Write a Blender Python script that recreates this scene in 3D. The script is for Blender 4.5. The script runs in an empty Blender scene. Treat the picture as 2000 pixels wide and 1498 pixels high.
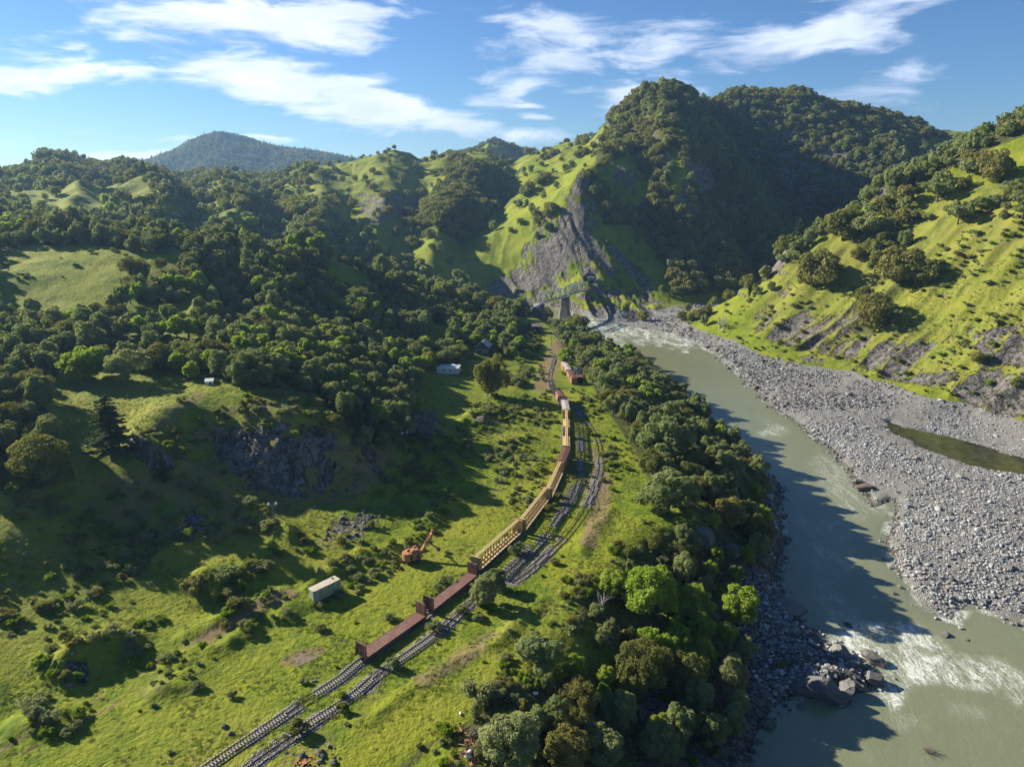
import bpy, bmesh, math, random
import numpy as np
from mathutils import Vector, Matrix

# ------------------------------------------------------------------ camera, sky, sun, exposure
scene = bpy.context.scene
COL = scene.collection
PITCH = 15.7            # degrees below the horizontal
CAM_H = 100.0           # metres above the rails
FPX = 1402.0            # focal length in pixels of the 2000 px wide frame
cam_data = bpy.data.cameras.new("camera")
cam = bpy.data.objects.new("camera", cam_data)
COL.objects.link(cam)
cam.location = (0, 0, CAM_H)
cam.rotation_euler = (math.radians(90 - PITCH), 0, 0)
cam_data.sensor_width = 36.0
cam_data.lens = 36.0 * FPX / 2000.0
cam_data.clip_start = 1.0
cam_data.clip_end = 60000.0
scene.camera = cam

SUN_EL = 25.0
SUN_AZ = math.degrees(math.atan2(-0.89, 0.46))      # clockwise from +Y
scene.view_settings.view_transform = 'Standard'
scene.view_settings.look = 'None'
scene.view_settings.gamma = 1.0
scene.view_settings.exposure = 1.25
scene.cycles.use_denoising = True
scene.cycles.use_adaptive_sampling = True
scene.cycles.adaptive_threshold = 0.02
scene.cycles.max_bounces = 6
scene.cycles.diffuse_bounces = 3
scene.cycles.glossy_bounces = 2
scene.cycles.transmission_bounces = 3
scene.cycles.volume_bounces = 0
scene.cycles.transparent_max_bounces = 6

world = bpy.data.worlds.new("World")
scene.world = world
world.use_nodes = True


class NT:
    """Small helper to write node trees."""
    def __init__(self, tree):
        self.t = tree
        tree.nodes.clear()

    def n(self, typ, **kw):
        nd = self.t.nodes.new(typ)
        for k, v in kw.items():
            setattr(nd, k, v)
        return nd

    def put(self, sock, val):
        if isinstance(val, bpy.types.NodeSocket):
            self.t.links.new(val, sock)
        elif val is not None:
            if sock.type == 'RGBA' and not hasattr(val, '__len__'):
                val = (val, val, val, 1)
            if sock.type == 'RGBA' and len(val) == 3:
                val = (*val, 1)
            sock.default_value = val

    def math(self, op, a, b=None, c=None, clamp=False):
        nd = self.n('ShaderNodeMath', operation=op, use_clamp=clamp)
        for i, v in enumerate((a, b, c)):
            self.put(nd.inputs[i], v)
        return nd.outputs[0]

    def vmath(self, op, a, b=None):
        nd = self.n('ShaderNodeVectorMath', operation=op)
        self.put(nd.inputs[0], a)
        if b is not None:
            if op == 'SCALE':
                self.put(nd.inputs[3], b)
            else:
                self.put(nd.inputs[1], b)
        return nd.outputs[1] if op in ('LENGTH', 'DOT_PRODUCT', 'DISTANCE') else nd.outputs[0]

    def noise(self, vec, scale, detail=4, rough=0.55, dist=0.0, out=0):
        nd = self.n('ShaderNodeTexNoise')
        self.put(nd.inputs['Vector'], vec)
        nd.inputs['Scale'].default_value = scale
        nd.inputs['Detail'].default_value = detail
        nd.inputs['Roughness'].default_value = rough
        nd.inputs['Distortion'].default_value = dist
        return nd.outputs[out]

    def mapr(self, v, a, b, c=0.0, d=1.0, smooth=True):
        nd = self.n('ShaderNodeMapRange')
        nd.interpolation_type = 'SMOOTHSTEP' if smooth else 'LINEAR'
        self.put(nd.inputs['Value'], v)
        for k, x in (('From Min', a), ('From Max', b), ('To Min', c), ('To Max', d)):
            self.put(nd.inputs[k], x)
        return nd.outputs[0]

    def mix(self, f, a, b, blend='MIX'):
        nd = self.n('ShaderNodeMix', data_type='RGBA', blend_type=blend)
        self.put(nd.inputs[0], f)
        self.put(nd.inputs[6], a)
        self.put(nd.inputs[7], b)
        return nd.outputs[2]

    def xyz(self, x, y, z):
        nd = self.n('ShaderNodeCombineXYZ')
        for i, v in enumerate((x, y, z)):
            self.put(nd.inputs[i], v)
        return nd.outputs[0]

    def sep(self, v):
        nd = self.n('ShaderNodeSeparateXYZ')
        self.put(nd.inputs[0], v)
        return nd.outputs


def build_world():
    w = NT(world.node_tree)
    sky = w.n('ShaderNodeTexSky', sky_type='NISHITA')
    sky.sun_disc = False
    sky.sun_elevation = math.radians(SUN_EL)
    sky.sun_rotation = math.radians(SUN_AZ)
    sky.altitude = 200
    sky.air_density = 1.0
    sky.dust_density = 0.1
    sky.ozone_density = 4.0
    blue = w.mix(1.0, sky.outputs[0], (0.47, 0.62, 0.80), 'MULTIPLY')
    tc = w.n('ShaderNodeTexCoord')
    d = tc.outputs['Generated']
    X, Y, Z = w.sep(d)
    az = w.math('ARCTAN2', X, Y)
    el = w.math('ARCSINE', Z)
    p = w.xyz(az, el, 0.0)
    # streaky cloud texture: the noise is stretched along the wind
    warp = w.noise(w.vmath('MULTIPLY', p, (6, 14, 1)), 1.0, 3, 0.5, out=1)
    pw = w.vmath('ADD', p, w.vmath('MULTIPLY', w.vmath('SUBTRACT', warp, (.5, .5, .5)), (0.10, 0.035, 0)))
    rot = w.n('ShaderNodeMapping')
    w.put(rot.inputs['Vector'], pw)
    rot.inputs['Rotation'].default_value = (0, 0, math.radians(-6))
    rot.inputs['Scale'].default_value = (7, 30, 1)
    fine = w.noise(rot.outputs[0], 1.0, 9, 0.6, 0.3)
    big = w.noise(w.vmath('MULTIPLY', pw, (5, 14, 1)), 1.0, 5, 0.55)
    # clouds standing in the sky: centre azimuth, elevation, half sizes, tilt (degrees), strength
    total = None
    for a, e, sa, se, tilt, k in CLOUDS:
        ca, sn = math.cos(math.radians(tilt)), math.sin(math.radians(tilt))
        da = w.math('SUBTRACT', w.sep(pw)[0], math.radians(a))
        de = w.math('SUBTRACT', w.sep(pw)[1], math.radians(e))
        u = w.math('ADD', w.math('MULTIPLY', da, ca), w.math('MULTIPLY', de, sn))
        v = w.math('SUBTRACT', w.math('MULTIPLY', de, ca), w.math('MULTIPLY', da, sn))
        u = w.math('DIVIDE', u, math.radians(sa))
        v = w.math('DIVIDE', v, math.radians(se))
        r = w.math('SQRT', w.math('ADD', w.math('MULTIPLY', u, u), w.math('MULTIPLY', v, v)))
        m = w.mapr(r, 1.75, 0.0, 0.0, k, smooth=False)
        total = m if total is None else w.math('MAXIMUM', total, m)
    dens = w.math('ADD', total, w.math('MULTIPLY', w.math('SUBTRACT', fine, 0.5), 2.2))
    dens = w.math('ADD', dens, w.math('MULTIPLY', w.math('SUBTRACT', big, 0.5), 0.9))
    gate = w.mapr(total, 0.0, 0.12)
    cover = w.math('MULTIPLY', w.mapr(dens, 0.22, 0.74), gate)
    shade = w.noise(w.vmath('MULTIPLY', pw, (9, 26, 1)), 1.0, 5, 0.55)
    lit = w.mix(w.mapr(shade, 0.35, 0.68), (3.9, 4.5, 5.6), (7.1, 7.6, 8.4))
    # clouds on the side of the sun are whiter
    sunny = w.mapr(az, 0.25, -0.35)
    lit = w.mix(w.math('MULTIPLY', sunny, 0.75), w.mix(0.35, lit, (4.4, 5.6, 8.2)), w.mix(0.5, lit, (9.4, 9.7, 10.1)))
    colr = w.mix(w.math('MULTIPLY', cover, 0.93), blue, lit)
    bg = w.n('ShaderNodeBackground')
    w.put(bg.inputs[0], colr)
    bg.inputs[1].default_value = 0.065
    out = w.n('ShaderNodeOutputWorld')
    w.t.links.new(bg.outputs[0], out.inputs[0])


def _sky(u, v, w_, h_, tilt, k):
    """a cloud given by its place and half size in the photograph -> azimuth and elevation"""
    t = math.radians(PITCH)
    x, y = (u - 1000) / FPX, -(v - 749) / FPX
    d = (x, math.cos(t) + y * math.sin(t), -math.sin(t) + y * math.cos(t))
    a = math.degrees(math.atan2(d[0], d[1]))
    e = math.degrees(math.atan2(d[2], math.hypot(d[0], d[1])))
    s = 57.3 / FPX * 0.9
    return a, e, w_ * s, h_ * s, tilt, k


CLOUDS = [_sky(*c) for c in [
    (520, 40, 260, 45, 2, .95), (330, 10, 90, 30, 20, .6), (700, 25, 120, 28, -4, .7),
    (60, 140, 170, 32, 0, .8), (240, 145, 90, 26, 0, .6), (560, 160, 170, 50, -12, 1.0),
    (700, 200, 190, 42, -14, 1.0), (860, 235, 130, 26, -10, .9), (430, 165, 100, 20, -5, .6),
    (1090, 100, 130, 70, 8, .8), (1240, 85, 130, 45, 8, .68), (980, 30, 140, 30, 8, .45), (1020, 170, 110, 30, 20, .7),
    (1400, 140, 180, 38, 14, .75), (1230, 190, 90, 24, 8, .6), (1640, 45, 200, 50, 14, .75), (1800, 10, 150, 30, 12, .6),
    (1720, 170, 190, 30, 12, .38), (1900, 190, 110, 18, 8, .22), (1050, 232, 40, 9, 0, 1.0), (1050, 265, 120, 18, 0, .7),
    (1040, 204, 34, 5, 0, .8), (150, 252, 60, 8, 0, .6), (240, 298, 130, 12, 4, .75), (60, 290, 120, 16, -6, .55),
    (310, 265, 50, 6, 0, .6), (530, 268, 60, 8, -6, .7), (130, 85, 40, 12, 10, .4), (20, 215, 60, 16, -8, .4),
    (130, 90, 170, 30, 0, .22)]]
build_world()

sun_data = bpy.data.lights.new("sun", 'SUN')
sun_data.energy = 5.0
sun_data.angle = math.radians(0.53)
sun_data.color = (1.0, 0.92, 0.76)
sun = bpy.data.objects.new("sun", sun_data)
COL.objects.link(sun)
S = Vector((-0.89 * math.cos(math.radians(SUN_EL)), 0.46 * math.cos(math.radians(SUN_EL)), math.sin(math.radians(SUN_EL)))).normalized()
sun.rotation_euler = S.to_track_quat('Z', 'Y').to_euler()
sun.location = (-300, 200, 400)

# ------------------------------------------------------------------ from the photograph to the ground
_t = math.radians(PITCH)
_c, _s = math.cos(_t), math.sin(_t)


def ray(u, v):
    """slopes dx/dY, dz/dY of the sight line through a pixel of the photograph"""
    x, y = (u - 1000) / FPX, -(v - 749) / FPX
    k = _c + y * _s
    return x / k, (-_s + y * _c) / k


def at(u, v, Y=None, z=None):
    """the point of the place seen at (u, v), Y metres north of the camera foot or at height z"""
    a, b = ray(u, v)
    if Y is None:
        Y = (z - CAM_H) / b
    return (a * Y, Y, CAM_H + b * Y)


def project(x, y, z):
    dz = z - CAM_H
    fwd = y * _c - dz * _s
    up = y * _s + dz * _c
    fwd = np.where(fwd < 1e-3, 1e-3, fwd)
    return 1000 + FPX * x / fwd, 749 - FPX * up / fwd


# ------------------------------------------------------------------ noise
def _hash(ix, iy, seed):
    h = (ix.astype(np.int64) * 374761393 + iy.astype(np.int64) * 668265263 + seed * 1442695041) & 0xFFFFFFFF
    h = ((h ^ (h >> 13)) * 1274126177) & 0xFFFFFFFF
    return ((h ^ (h >> 16)) & 0xFFFFFF) / float(0xFFFFFF)


def vnoise(x, y, seed=0):
    ix, iy = np.floor(x), np.floor(y)
    fx, fy = x - ix, y - iy
    fx = fx * fx * fx * (fx * (fx * 6 - 15) + 10)
    fy = fy * fy * fy * (fy * (fy * 6 - 15) + 10)
    a, b = _hash(ix, iy, seed), _hash(ix + 1, iy, seed)
    c, d = _hash(ix, iy + 1, seed), _hash(ix + 1, iy + 1, seed)
    return (a + (b - a) * fx) * (1 - fy) + (c + (d - c) * fx) * fy


def fbm(x, y, scale, octaves=4, seed=0, gain=0.5, ridged=False):
    out = np.zeros_like(x, dtype=float)
    amp, tot, f = 1.0, 0.0, 1.0 / scale
    for i in range(octaves):
        n = vnoise(x * f + 17.3 * i, y * f - 9.1 * i, seed + i * 7)
        n = 1 - np.abs(2 * n - 1) if ridged else 2 * n - 1
        out += amp * n
        tot += amp
        amp *= gain
        f *= 2.03
    return out / tot


def smooth(a, b, x):
    t = np.clip((x - a) / (b - a), 0, 1)
    return t * t * (3 - 2 * t)


def poly_dist(px, py, poly, reach=None):
    """signed distance to a polygon, negative inside; points further than reach are left far away"""
    P = np.array(poly, float)
    if reach is None and np.abs(P).max() > 400 or reach:
        e = reach or 90
        k = (px > P[:, 0].min() - e) & (px < P[:, 0].max() + e) & (py > P[:, 1].min() - e) & (py < P[:, 1].max() + e)
        out = np.full(px.shape, 1e3)
        if k.any():
            out[k] = _poly_dist(px[k], py[k], P)
        return out
    return _poly_dist(px, py, P)


def _poly_dist(px, py, P):
    Q = np.roll(P, -1, axis=0)
    best = np.full(px.shape, 1e18)
    inside = np.zeros(px.shape, bool)
    for (x0, y0), (x1, y1) in zip(P, Q):
        dx, dy = x1 - x0, y1 - y0
        L = dx * dx + dy * dy + 1e-12
        t = np.clip(((px - x0) * dx + (py - y0) * dy) / L, 0, 1)
        d = (px - x0 - t * dx) ** 2 + (py - y0 - t * dy) ** 2
        best = np.minimum(best, d)
        if y0 != y1:
            cr = ((y0 > py) != (y1 > py)) & (px < (x1 - x0) * (py - y0) / (y1 - y0) + x0)
            inside ^= cr
    d = np.sqrt(best)
    return np.where(inside, -d, d)


def line_dist(px, py, pts):
    P = np.array(pts, float)
    k = (px > P[:, 0].min() - 40) & (px < P[:, 0].max() + 40) & (py > P[:, 1].min() - 40) & (py < P[:, 1].max() + 40)
    out = np.full(px.shape, 1e3)
    if k.any():
        out[k] = _line_dist(px[k], py[k], P)
    return out


def _line_dist(px, py, P):
    best = np.full(px.shape, 1e18)
    for (x0, y0), (x1, y1) in zip(P[:-1], P[1:]):
        dx, dy = x1 - x0, y1 - y0
        L = dx * dx + dy * dy + 1e-12
        t = np.clip(((px - x0) * dx + (py - y0) * dy) / L, 0, 1)
        best = np.minimum(best, (px - x0 - t * dx) ** 2 + (py - y0 - t * dy) ** 2)
    return np.sqrt(best)


# ------------------------------------------------------------------ the lie of the land
WATER_Z = -20.0
YARD_Z = 0.0

# river shores at water level: right (bar) shore from near to far, then left shore from far to near
shore_r = [(2300, 1380), (2000, 1226), (1930, 1196), (1892, 1182), (1866, 1214), (1800, 1192), (1752, 1128), (1735, 1090), (1722, 1060),
           (1745, 1000), (1742, 982), (1700, 995), (1688, 965), (1640, 905), (1622, 880), (1560, 830), (1500, 790),
           (1450, 740), (1400, 695), (1350, 668), (1310, 650), (1245, 642), (1195, 634), (1150, 622), (1110, 608), (1075, 602), (1040, 598), (1000, 593), (940, 590)]
shore_l = [(940, 600), (1000, 604), (1040, 614), (1075, 632), (1110, 648), (1150, 662), (1200, 684), (1250, 715), (1290, 752), (1335, 770), (1345, 800), (1430, 850), (1480, 900),
           (1530, 950), (1530, 1000), (1532, 1060), (1520, 1140), (1560, 1200), (1600, 1238), (1640, 1262), (1690, 1285), (1722, 1318),
           (1712, 1352), (1640, 1362), (1560, 1366), (1500, 1400), (1478, 1440), (1474, 1498)]
RIVER = [at(u, v, z=WATER_Z)[:2] for u, v in shore_r] + [at(u, v, z=WATER_Z)[:2] for u, v in shore_l] + \
        [(48, 100), (40, 60), (20, 0), (0, -300), (150, -300), (150, 0), (170, 60), (215, 110)]
POND = [at(u, v, z=-19.2)[:2] for u, v in [(1735, 826), (1790, 842), (1870, 861), (1950, 885), (2040, 908), (2300, 968), (2300, 1000), (2040, 938), (1930, 917), (1850, 889), (1780, 860), (1735, 838)]]

CTRL = []


def cp(u, v, Y=None, z=None):
    CTRL.append(at(u, v, Y, z))


def cw(x, y, z):
    CTRL.append((x, y, z))


# railway yard and the meadow beside it
for u, v in [(0, 1498), (200, 1498), (420, 1498), (620, 1498), (760, 1490), (60, 1400), (300, 1380), (600, 1400), (850, 1400), (200, 1330), (450, 1300), (700, 1300),
             (900, 1300), (1020, 1210), (600, 1220), (800, 1180), (760, 1130), (950, 1080), (1100, 1130), (1180, 1090), (1080, 1040), (1000, 980), (1200, 1040), (1320, 1010), (1370, 1012),
             (1100, 960), (1230, 930), (1000, 900), (1130, 870), (1220, 870), (1060, 830), (1150, 800), (1180, 800), (1060, 760), (1130, 740), (1030, 720), (1100, 700), (1065, 660), (1040, 630), (1000, 612)]:
    cp(u, v, z=YARD_Z)
for x, y in [(-70, 90), (-40, 60), (-20, 100), (0, 40), (0, 90), (-90, 30), (-50, -100), (-5, -100)]:
    cw(x, y, 0)
# upper terrace left of the yard, and the foot of the quarry
for u, v, z in [(0, 1300, 3), (130, 1240, 3), (0, 1150, 7), (0, 1050, 14), (100, 1150, 5), (330, 1150, 3), (250, 1060, 7), (130, 1050, 10), (480, 1110, 3.5), (620, 1085, 2.5), (740, 1040, 2), (560, 1040, 4.5),
                (450, 1060, 5), (700, 990, 3.5), (830, 980, 1.5), (860, 920, 2), (790, 900, 4), (900, 850, 2), (950, 800, 2), (850, 800, 4),
                (540, 975, 6), (640, 950, 7), (730, 900, 8), (300, 1000, 9), (380, 960, 12), (180, 960, 14), (60, 960, 18),
                (450, 1020, 7), (950, 740, 2), (880, 740, 3), (850, 700, 5), (1000, 670, 2), (940, 690, 4)]:
    cp(u, v, z=z)
# quarry wall and the knoll
for u, v, Y in [(420, 900, 214), (520, 900, 212), (600, 880, 216), (680, 850, 228), (470, 840, 219), (560, 800, 226), (640, 800, 238), (340, 900, 206), (300, 870, 203)]:
    cp(u, v, Y=Y)
for u, v, z in [(300, 826, 27), (345, 800, 28.5), (390, 768, 30), (440, 750, 31), (520, 745, 30), (600, 752, 25), (680, 765, 17), (760, 800, 10), (820, 790, 5), (790, 840, 6),
                (220, 860, 22), (120, 900, 22), (60, 850, 26), (200, 790, 28), (100, 770, 29), (0, 800, 30), (30, 740, 33), (150, 730, 31), (260, 740, 30), (340, 745, 30)]:
    cp(u, v, z=z)
# hollow behind the knoll and the hills of the left
for u, v, Y in [(500, 690, 285), (640, 720, 300), (740, 730, 320), (340, 680, 290), (150, 670, 285), (0, 660, 300), (60, 620, 325), (200, 625, 330), (300, 600, 350),
                (0, 560, 360), (100, 590, 348), (230, 560, 365), (270, 495, 420), (150, 480, 430), (50, 480, 440), (-100, 520, 400), (-100, 700, 290), (200, 520, 395),
                (300, 540, 385), (420, 560, 400), (560, 590, 410), (650, 640, 400), (760, 670, 400), (840, 640, 440), (900, 640, 470),
                (350, 490, 450), (460, 490, 470), (560, 500, 490), (660, 520, 510), (720, 540, 530), (800, 560, 540), (870, 585, 550), (930, 600, 570), (970, 612, 575),
                (550, 545, 440), (700, 590, 460), (800, 610, 480), (120, 455, 470), (20, 450, 480), (240, 470, 470)]:
    cp(u, v, Y=Y)
# the valley behind the first ridge
for u, z, Y in [(350, 40, 560), (560, 30, 580), (700, 8, 640), (850, -8, 650), (940, -14, 660), (150, 50, 560), (0, 60, 570)]:
    a, b = ray(u, 480)
    cw(a * Y, Y, z)
# far left slopes up to the skyline
for u, v, Y in [(100, 425, 660), (250, 420, 680), (0, 430, 640), (180, 385, 820), (60, 380, 840), (320, 390, 800), (100, 345, 1000), (0, 335, 1050),
                (30, 318, 1150), (140, 315, 1180), (220, 322, 1180), (290, 338, 1180), (360, 352, 1150), (430, 352, 1150), (500, 346, 1180), (570, 338, 1230), (620, 325, 1280),
                (480, 430, 780), (450, 390, 900), (600, 440, 800), (560, 390, 960), (650, 360, 1100),
                (650, 312, 1300), (700, 297, 1320), (760, 296, 1320), (830, 290, 1320), (900, 287, 1330), (960, 296, 1380), (1000, 300, 1420), (1045, 291, 1450), (1100, 278, 1400), (1150, 264, 1330),
                (700, 350, 1120), (800, 340, 1150), (900, 340, 1150), (720, 420, 900), (820, 420, 930), (900, 400, 1000), (640, 490, 760), (740, 490, 790), (830, 500, 800), (860, 470, 850),
                (960, 400, 1060), (1000, 340, 1200), (1060, 330, 1150), (900, 540, 760), (890, 500, 800), (780, 380, 1050), (680, 520, 740)]:
    cp(u, v, Y=Y)
# the mountain with the bare cliff
for u, v, Y in [(1205, 232, 1180), (1215, 200, 1150), (1250, 178, 1120), (1310, 166, 1100), (1350, 176, 1120), (1385, 190, 1180), (1420, 176, 1310), (1460, 170, 1340), (1530, 186, 1330), (1570, 208, 1310), (1650, 222, 1300), (1750, 232, 1310), (1820, 242, 1400), (1870, 250, 1400),
                (1180, 255, 1180), (1130, 300, 1080), (1090, 340, 990), (1040, 380, 930), (1000, 410, 900), (950, 460, 850), (915, 510, 810), (940, 545, 775), (990, 570, 752),
                (1130, 352, 850), (1133, 378, 822), (1120, 420, 800), (1080, 440, 800), (1090, 490, 765), (1150, 480, 768), (1040, 500, 775), (1110, 540, 738), (1030, 560, 745), (1150, 540, 712), (1180, 500, 752),
                (1190, 400, 870), (1240, 330, 900), (1200, 300, 1010), (1250, 250, 1010), (1300, 215, 1040), (1350, 260, 1010),
                (1160, 560, 706), (1200, 560, 715), (1240, 540, 735), (1250, 500, 770), (1230, 440, 840), (1280, 590, 690), (1300, 560, 725), (1330, 520, 755), (1290, 420, 850),
                (1300, 340, 900), (1300, 280, 965), (1380, 440, 870), (1360, 370, 890), (1400, 320, 985), (1380, 490, 830), (1400, 550, 760), (1450, 500, 850), (1450, 400, 945),
                (1400, 240, 1180), (1450, 300, 1180), (1540, 360, 1165), (1620, 405, 1120), (1560, 450, 1000), (1500, 470, 900),
                (1500, 245, 1270), (1560, 275, 1225), (1610, 255, 1245), (1650, 315, 1165), (1700, 290, 1195), (1700, 350, 1110), (1780, 290, 1210), (1350, 590, 700), (1420, 585, 715), (1480, 560, 770), (1880, 280, 1340), (1950, 250, 1420), (2100, 230, 1450)]:
    cp(u, v, Y=Y)
# land beyond the skyline sinks away before the far mountains
for u in (-300, 0, 200, 400, 600, 800, 1000, 1200, 1400, 1600, 1800, 2100, 2400):
    a, b = ray(u, 340)
    cw(a * 2000, 2000, 60)
# distant mountain
for u, v in [(240, 322), (300, 312), (350, 290), (400, 262), (430, 256), (470, 268), (520, 284), (580, 294), (640, 303), (160, 330), (700, 320)]:
    cp(u, v, Y=3400)
for u, v in [(240, 400), (350, 400), (430, 390), (520, 395), (640, 390)]:
    cp(u, v, Y=2700)
for u, v in [(930, 290), (955, 277), (985, 284), (1010, 288), (1030, 300)]:
    cp(u, v, Y=2300)
for u in (-400, 0, 430, 900, 1300, 1700, 2400):
    a, b = ray(u, 355)
    cw(a * 5500, 5500, 100)
    cw(a * 16000, 16000, 100)
# right hill: a steep plane rising from the gravel bar
B0, BN = Vector((256, 334)), Vector((0.92, 0.39)).normalized()
HILL_SLOPE = 0.66


def hill_pt(u, v, slope=HILL_SLOPE, z0=-15.5):
    a, b = ray(u, v)
    # z0 + slope * ((aY - x0) nx + (Y - y0) ny) = H + bY
    Y = (CAM_H - z0 + slope * (B0.x * BN.x + B0.y * BN.y)) / (slope * (a * BN.x + BN.y) - b)
    return (a * Y, Y, CAM_H + b * Y)


for u, v in [(2000, 830), (1850, 788), (1750, 757), (1650, 728), (1560, 714), (1500, 702), (1440, 676), (1400, 660), (1350, 640)]:
    cp(u, v, z=-15.5)
for u, v in [(1400, 610), (1450, 590), (1500, 640), (1600, 650), (1550, 580), (1700, 680), (1800, 700), (1900, 740), (2000, 760), (1600, 560), (1700, 600), (1800, 620), (1900, 650), (2000, 650),
             (1500, 545), (1560, 490), (1620, 445), (1700, 500), (1800, 540), (1900, 550), (2000, 540), (1700, 400), (1780, 440), (1880, 440), (2000, 430), (1800, 350), (1900, 340), (2000, 320), (1850, 310), (1930, 270), (2000, 240),
             (2100, 500), (2100, 700), (2100, 300), (2200, 600), (2200, 400)]:
    CTRL.append(hill_pt(u, v))
# crest and the far side of the right hill
for u, v, dY, dz in [(1480, 548, 60, -25), (1560, 480, 90, -40), (1640, 410, 110, -50), (1740, 340, 130, -50), (1850, 285, 150, -40), (1960, 235, 170, -20)]:
    p = hill_pt(u, v)
    n = math.hypot(p[0], p[1])
    cw(p[0] * (1 + dY / n), p[1] * (1 + dY / n), p[2] + dz)
for x, y, z in [(420, 100, 60), (330, 0, 20), (260, 100, -14), (300, 230, 0), (380, 280, 60), (500, 200, 110), (600, 400, 180), (260, -200, -10), (500, -200, 80)]:
    cw(x, y, z)
# gravel bar
for u, v, z in [(1400, 690, -18.6), (1450, 720, -18), (1560, 770, -17.2), (1600, 820, -18), (1650, 770, -16.5), (1700, 880, -17.8), (1750, 950, -17.4), (1800, 1050, -17.6), (1800, 1140, -18.2), (1900, 1000, -17),
                (2000, 1100, -17.6), (2000, 980, -17), (1900, 800, -16.8), (1800, 800, -17), (1330, 650, -18.5), (1260, 625, -18.5), (1200, 622, -19), (1300, 625, -17)]:
    cp(u, v, z=z)
for x, y, z in [(215, 160, -17.5), (260, 200, -17), (230, 100, -18)]:
    cw(x, y, z)
# river bed and wooded left bank
for u, v in [(1250, 680), (1350, 750), (1480, 830), (1560, 900), (1640, 1000), (1640, 1150), (1750, 1250), (1650, 1300), (1900, 1350), (1650, 1450), (1850, 1250), (1150, 640), (1060, 606)]:
    cp(u, v, z=-21.5)
for x, y in [(90, 60), (80, 0), (70, -200)]:
    cw(x, y, -21.5)
for u, v, z in [(1440, 1010, -10), (1400, 1100, -11), (1300, 1150, -8), (1450, 1200, -16), (1250, 1270, -9), (1350, 1300, -14), (1150, 1330, -6), (1250, 1400, -13), (1050, 1420, -3), (1100, 1498, -7),
                (1350, 1430, -17), (1500, 1300, -17.5), (1600, 1320, -16.5), (1680, 1320, -15.8), (1400, 950, -6), (1350, 880, -6), (1300, 820, -5), (1440, 900, -14), (1250, 770, -5), (1200, 720, -5), (1150, 690, -5), (1270, 740, -16),
                (1110, 640, -8), (930, 1498, 0), (1030, 1330, 0), (1130, 1210, 0), (1240, 1090, -1), (1260, 900, 0), (1300, 940, 0), (1360, 985, 0), (1215, 820, 0), (1180, 760, 0)]:
    cp(u, v, z=z)
for x, y, z in [(20, 60, -4), (35, 60, -14), (10, 0, -6), (30, 20, -17), (-5, -60, -3)]:
    cw(x, y, z)

CT = np.array(CTRL)
CT[:, 2] -= np.where((CT[:, 1] > 1000) & (CT[:, 1] < 1500) & (CT[:, 2] > 95), 11.0, 0.0)     # what is seen there is the tree tops
CT[:, 2] -= np.where(np.abs(CT[:, 1] - 3400) < 1, 24.0, 0.0)


def _lp(x, y):
    r = np.sqrt(x * x + y * y)
    return np.arctan2(x, y), np.log(np.maximum(r, 20.0)) * 0.9


_ca, _cr = _lp(CT[:, 0], CT[:, 1])
_EPS = 0.02


def _ker(d2):
    return np.sqrt(d2 + _EPS * _EPS)


_K = _ker((_ca[:, None] - _ca[None, :]) ** 2 + (_cr[:, None] - _cr[None, :]) ** 2)
_n = len(CT)
_A = np.zeros((_n + 3, _n + 3))
_A[:_n, :_n] = _K + np.eye(_n) * -0.004
_A[:_n, _n] = 1
_A[:_n, _n + 1] = _ca
_A[:_n, _n + 2] = _cr
_A[_n:, :_n] = _A[:_n, _n:].T
# heights are fitted relative to the growing distance so that far hills do not swamp the near ground
_W = np.exp(_cr / 0.9)
_b = np.zeros(_n + 3)
_b[:_n] = CT[:, 2]
_sol = np.linalg.solve(_A, _b)


def base_height(x, y):
    a, r = _lp(x, y)
    out = np.zeros(x.shape)
    flat_a, flat_r = a.ravel(), r.ravel()
    res = np.empty(flat_a.shape)
    for i in range(0, len(flat_a), 20000):
        sa, sr = flat_a[i:i + 20000], flat_r[i:i + 20000]
        k = _ker((sa[:, None] - _ca[None, :]) ** 2 + (sr[:, None] - _cr[None, :]) ** 2)
        res[i:i + 20000] = k @ _sol[:_n] + _sol[_n] + _sol[_n + 1] * sa + _sol[_n + 2] * sr
    return res.reshape(x.shape)


def ground_poly(pts, z):
    return [at(u, v, z=z)[:2] for u, v in pts]


YARD = ground_poly([(0, 1420), (150, 1345), (300, 1300), (480, 1218), (640, 1148), (780, 1092), (860, 1020), (930, 930), (955, 860), (1000, 800), (1030, 740), (1022, 680), (1000, 622),
                    (1040, 612), (1085, 640), (1110, 700), (1140, 740), (1170, 790), (1200, 830), (1235, 880), (1258, 932), (1365, 1008), (1290, 1032), (1235, 1048), (1180, 1120), (1100, 1185),
                    (1035, 1285), (960, 1345), (870, 1420), (760, 1498)], 0.0) + [(-14, 90), (-18, 40), (-20, -100), (-140, -100), (-120, 60)]

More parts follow.
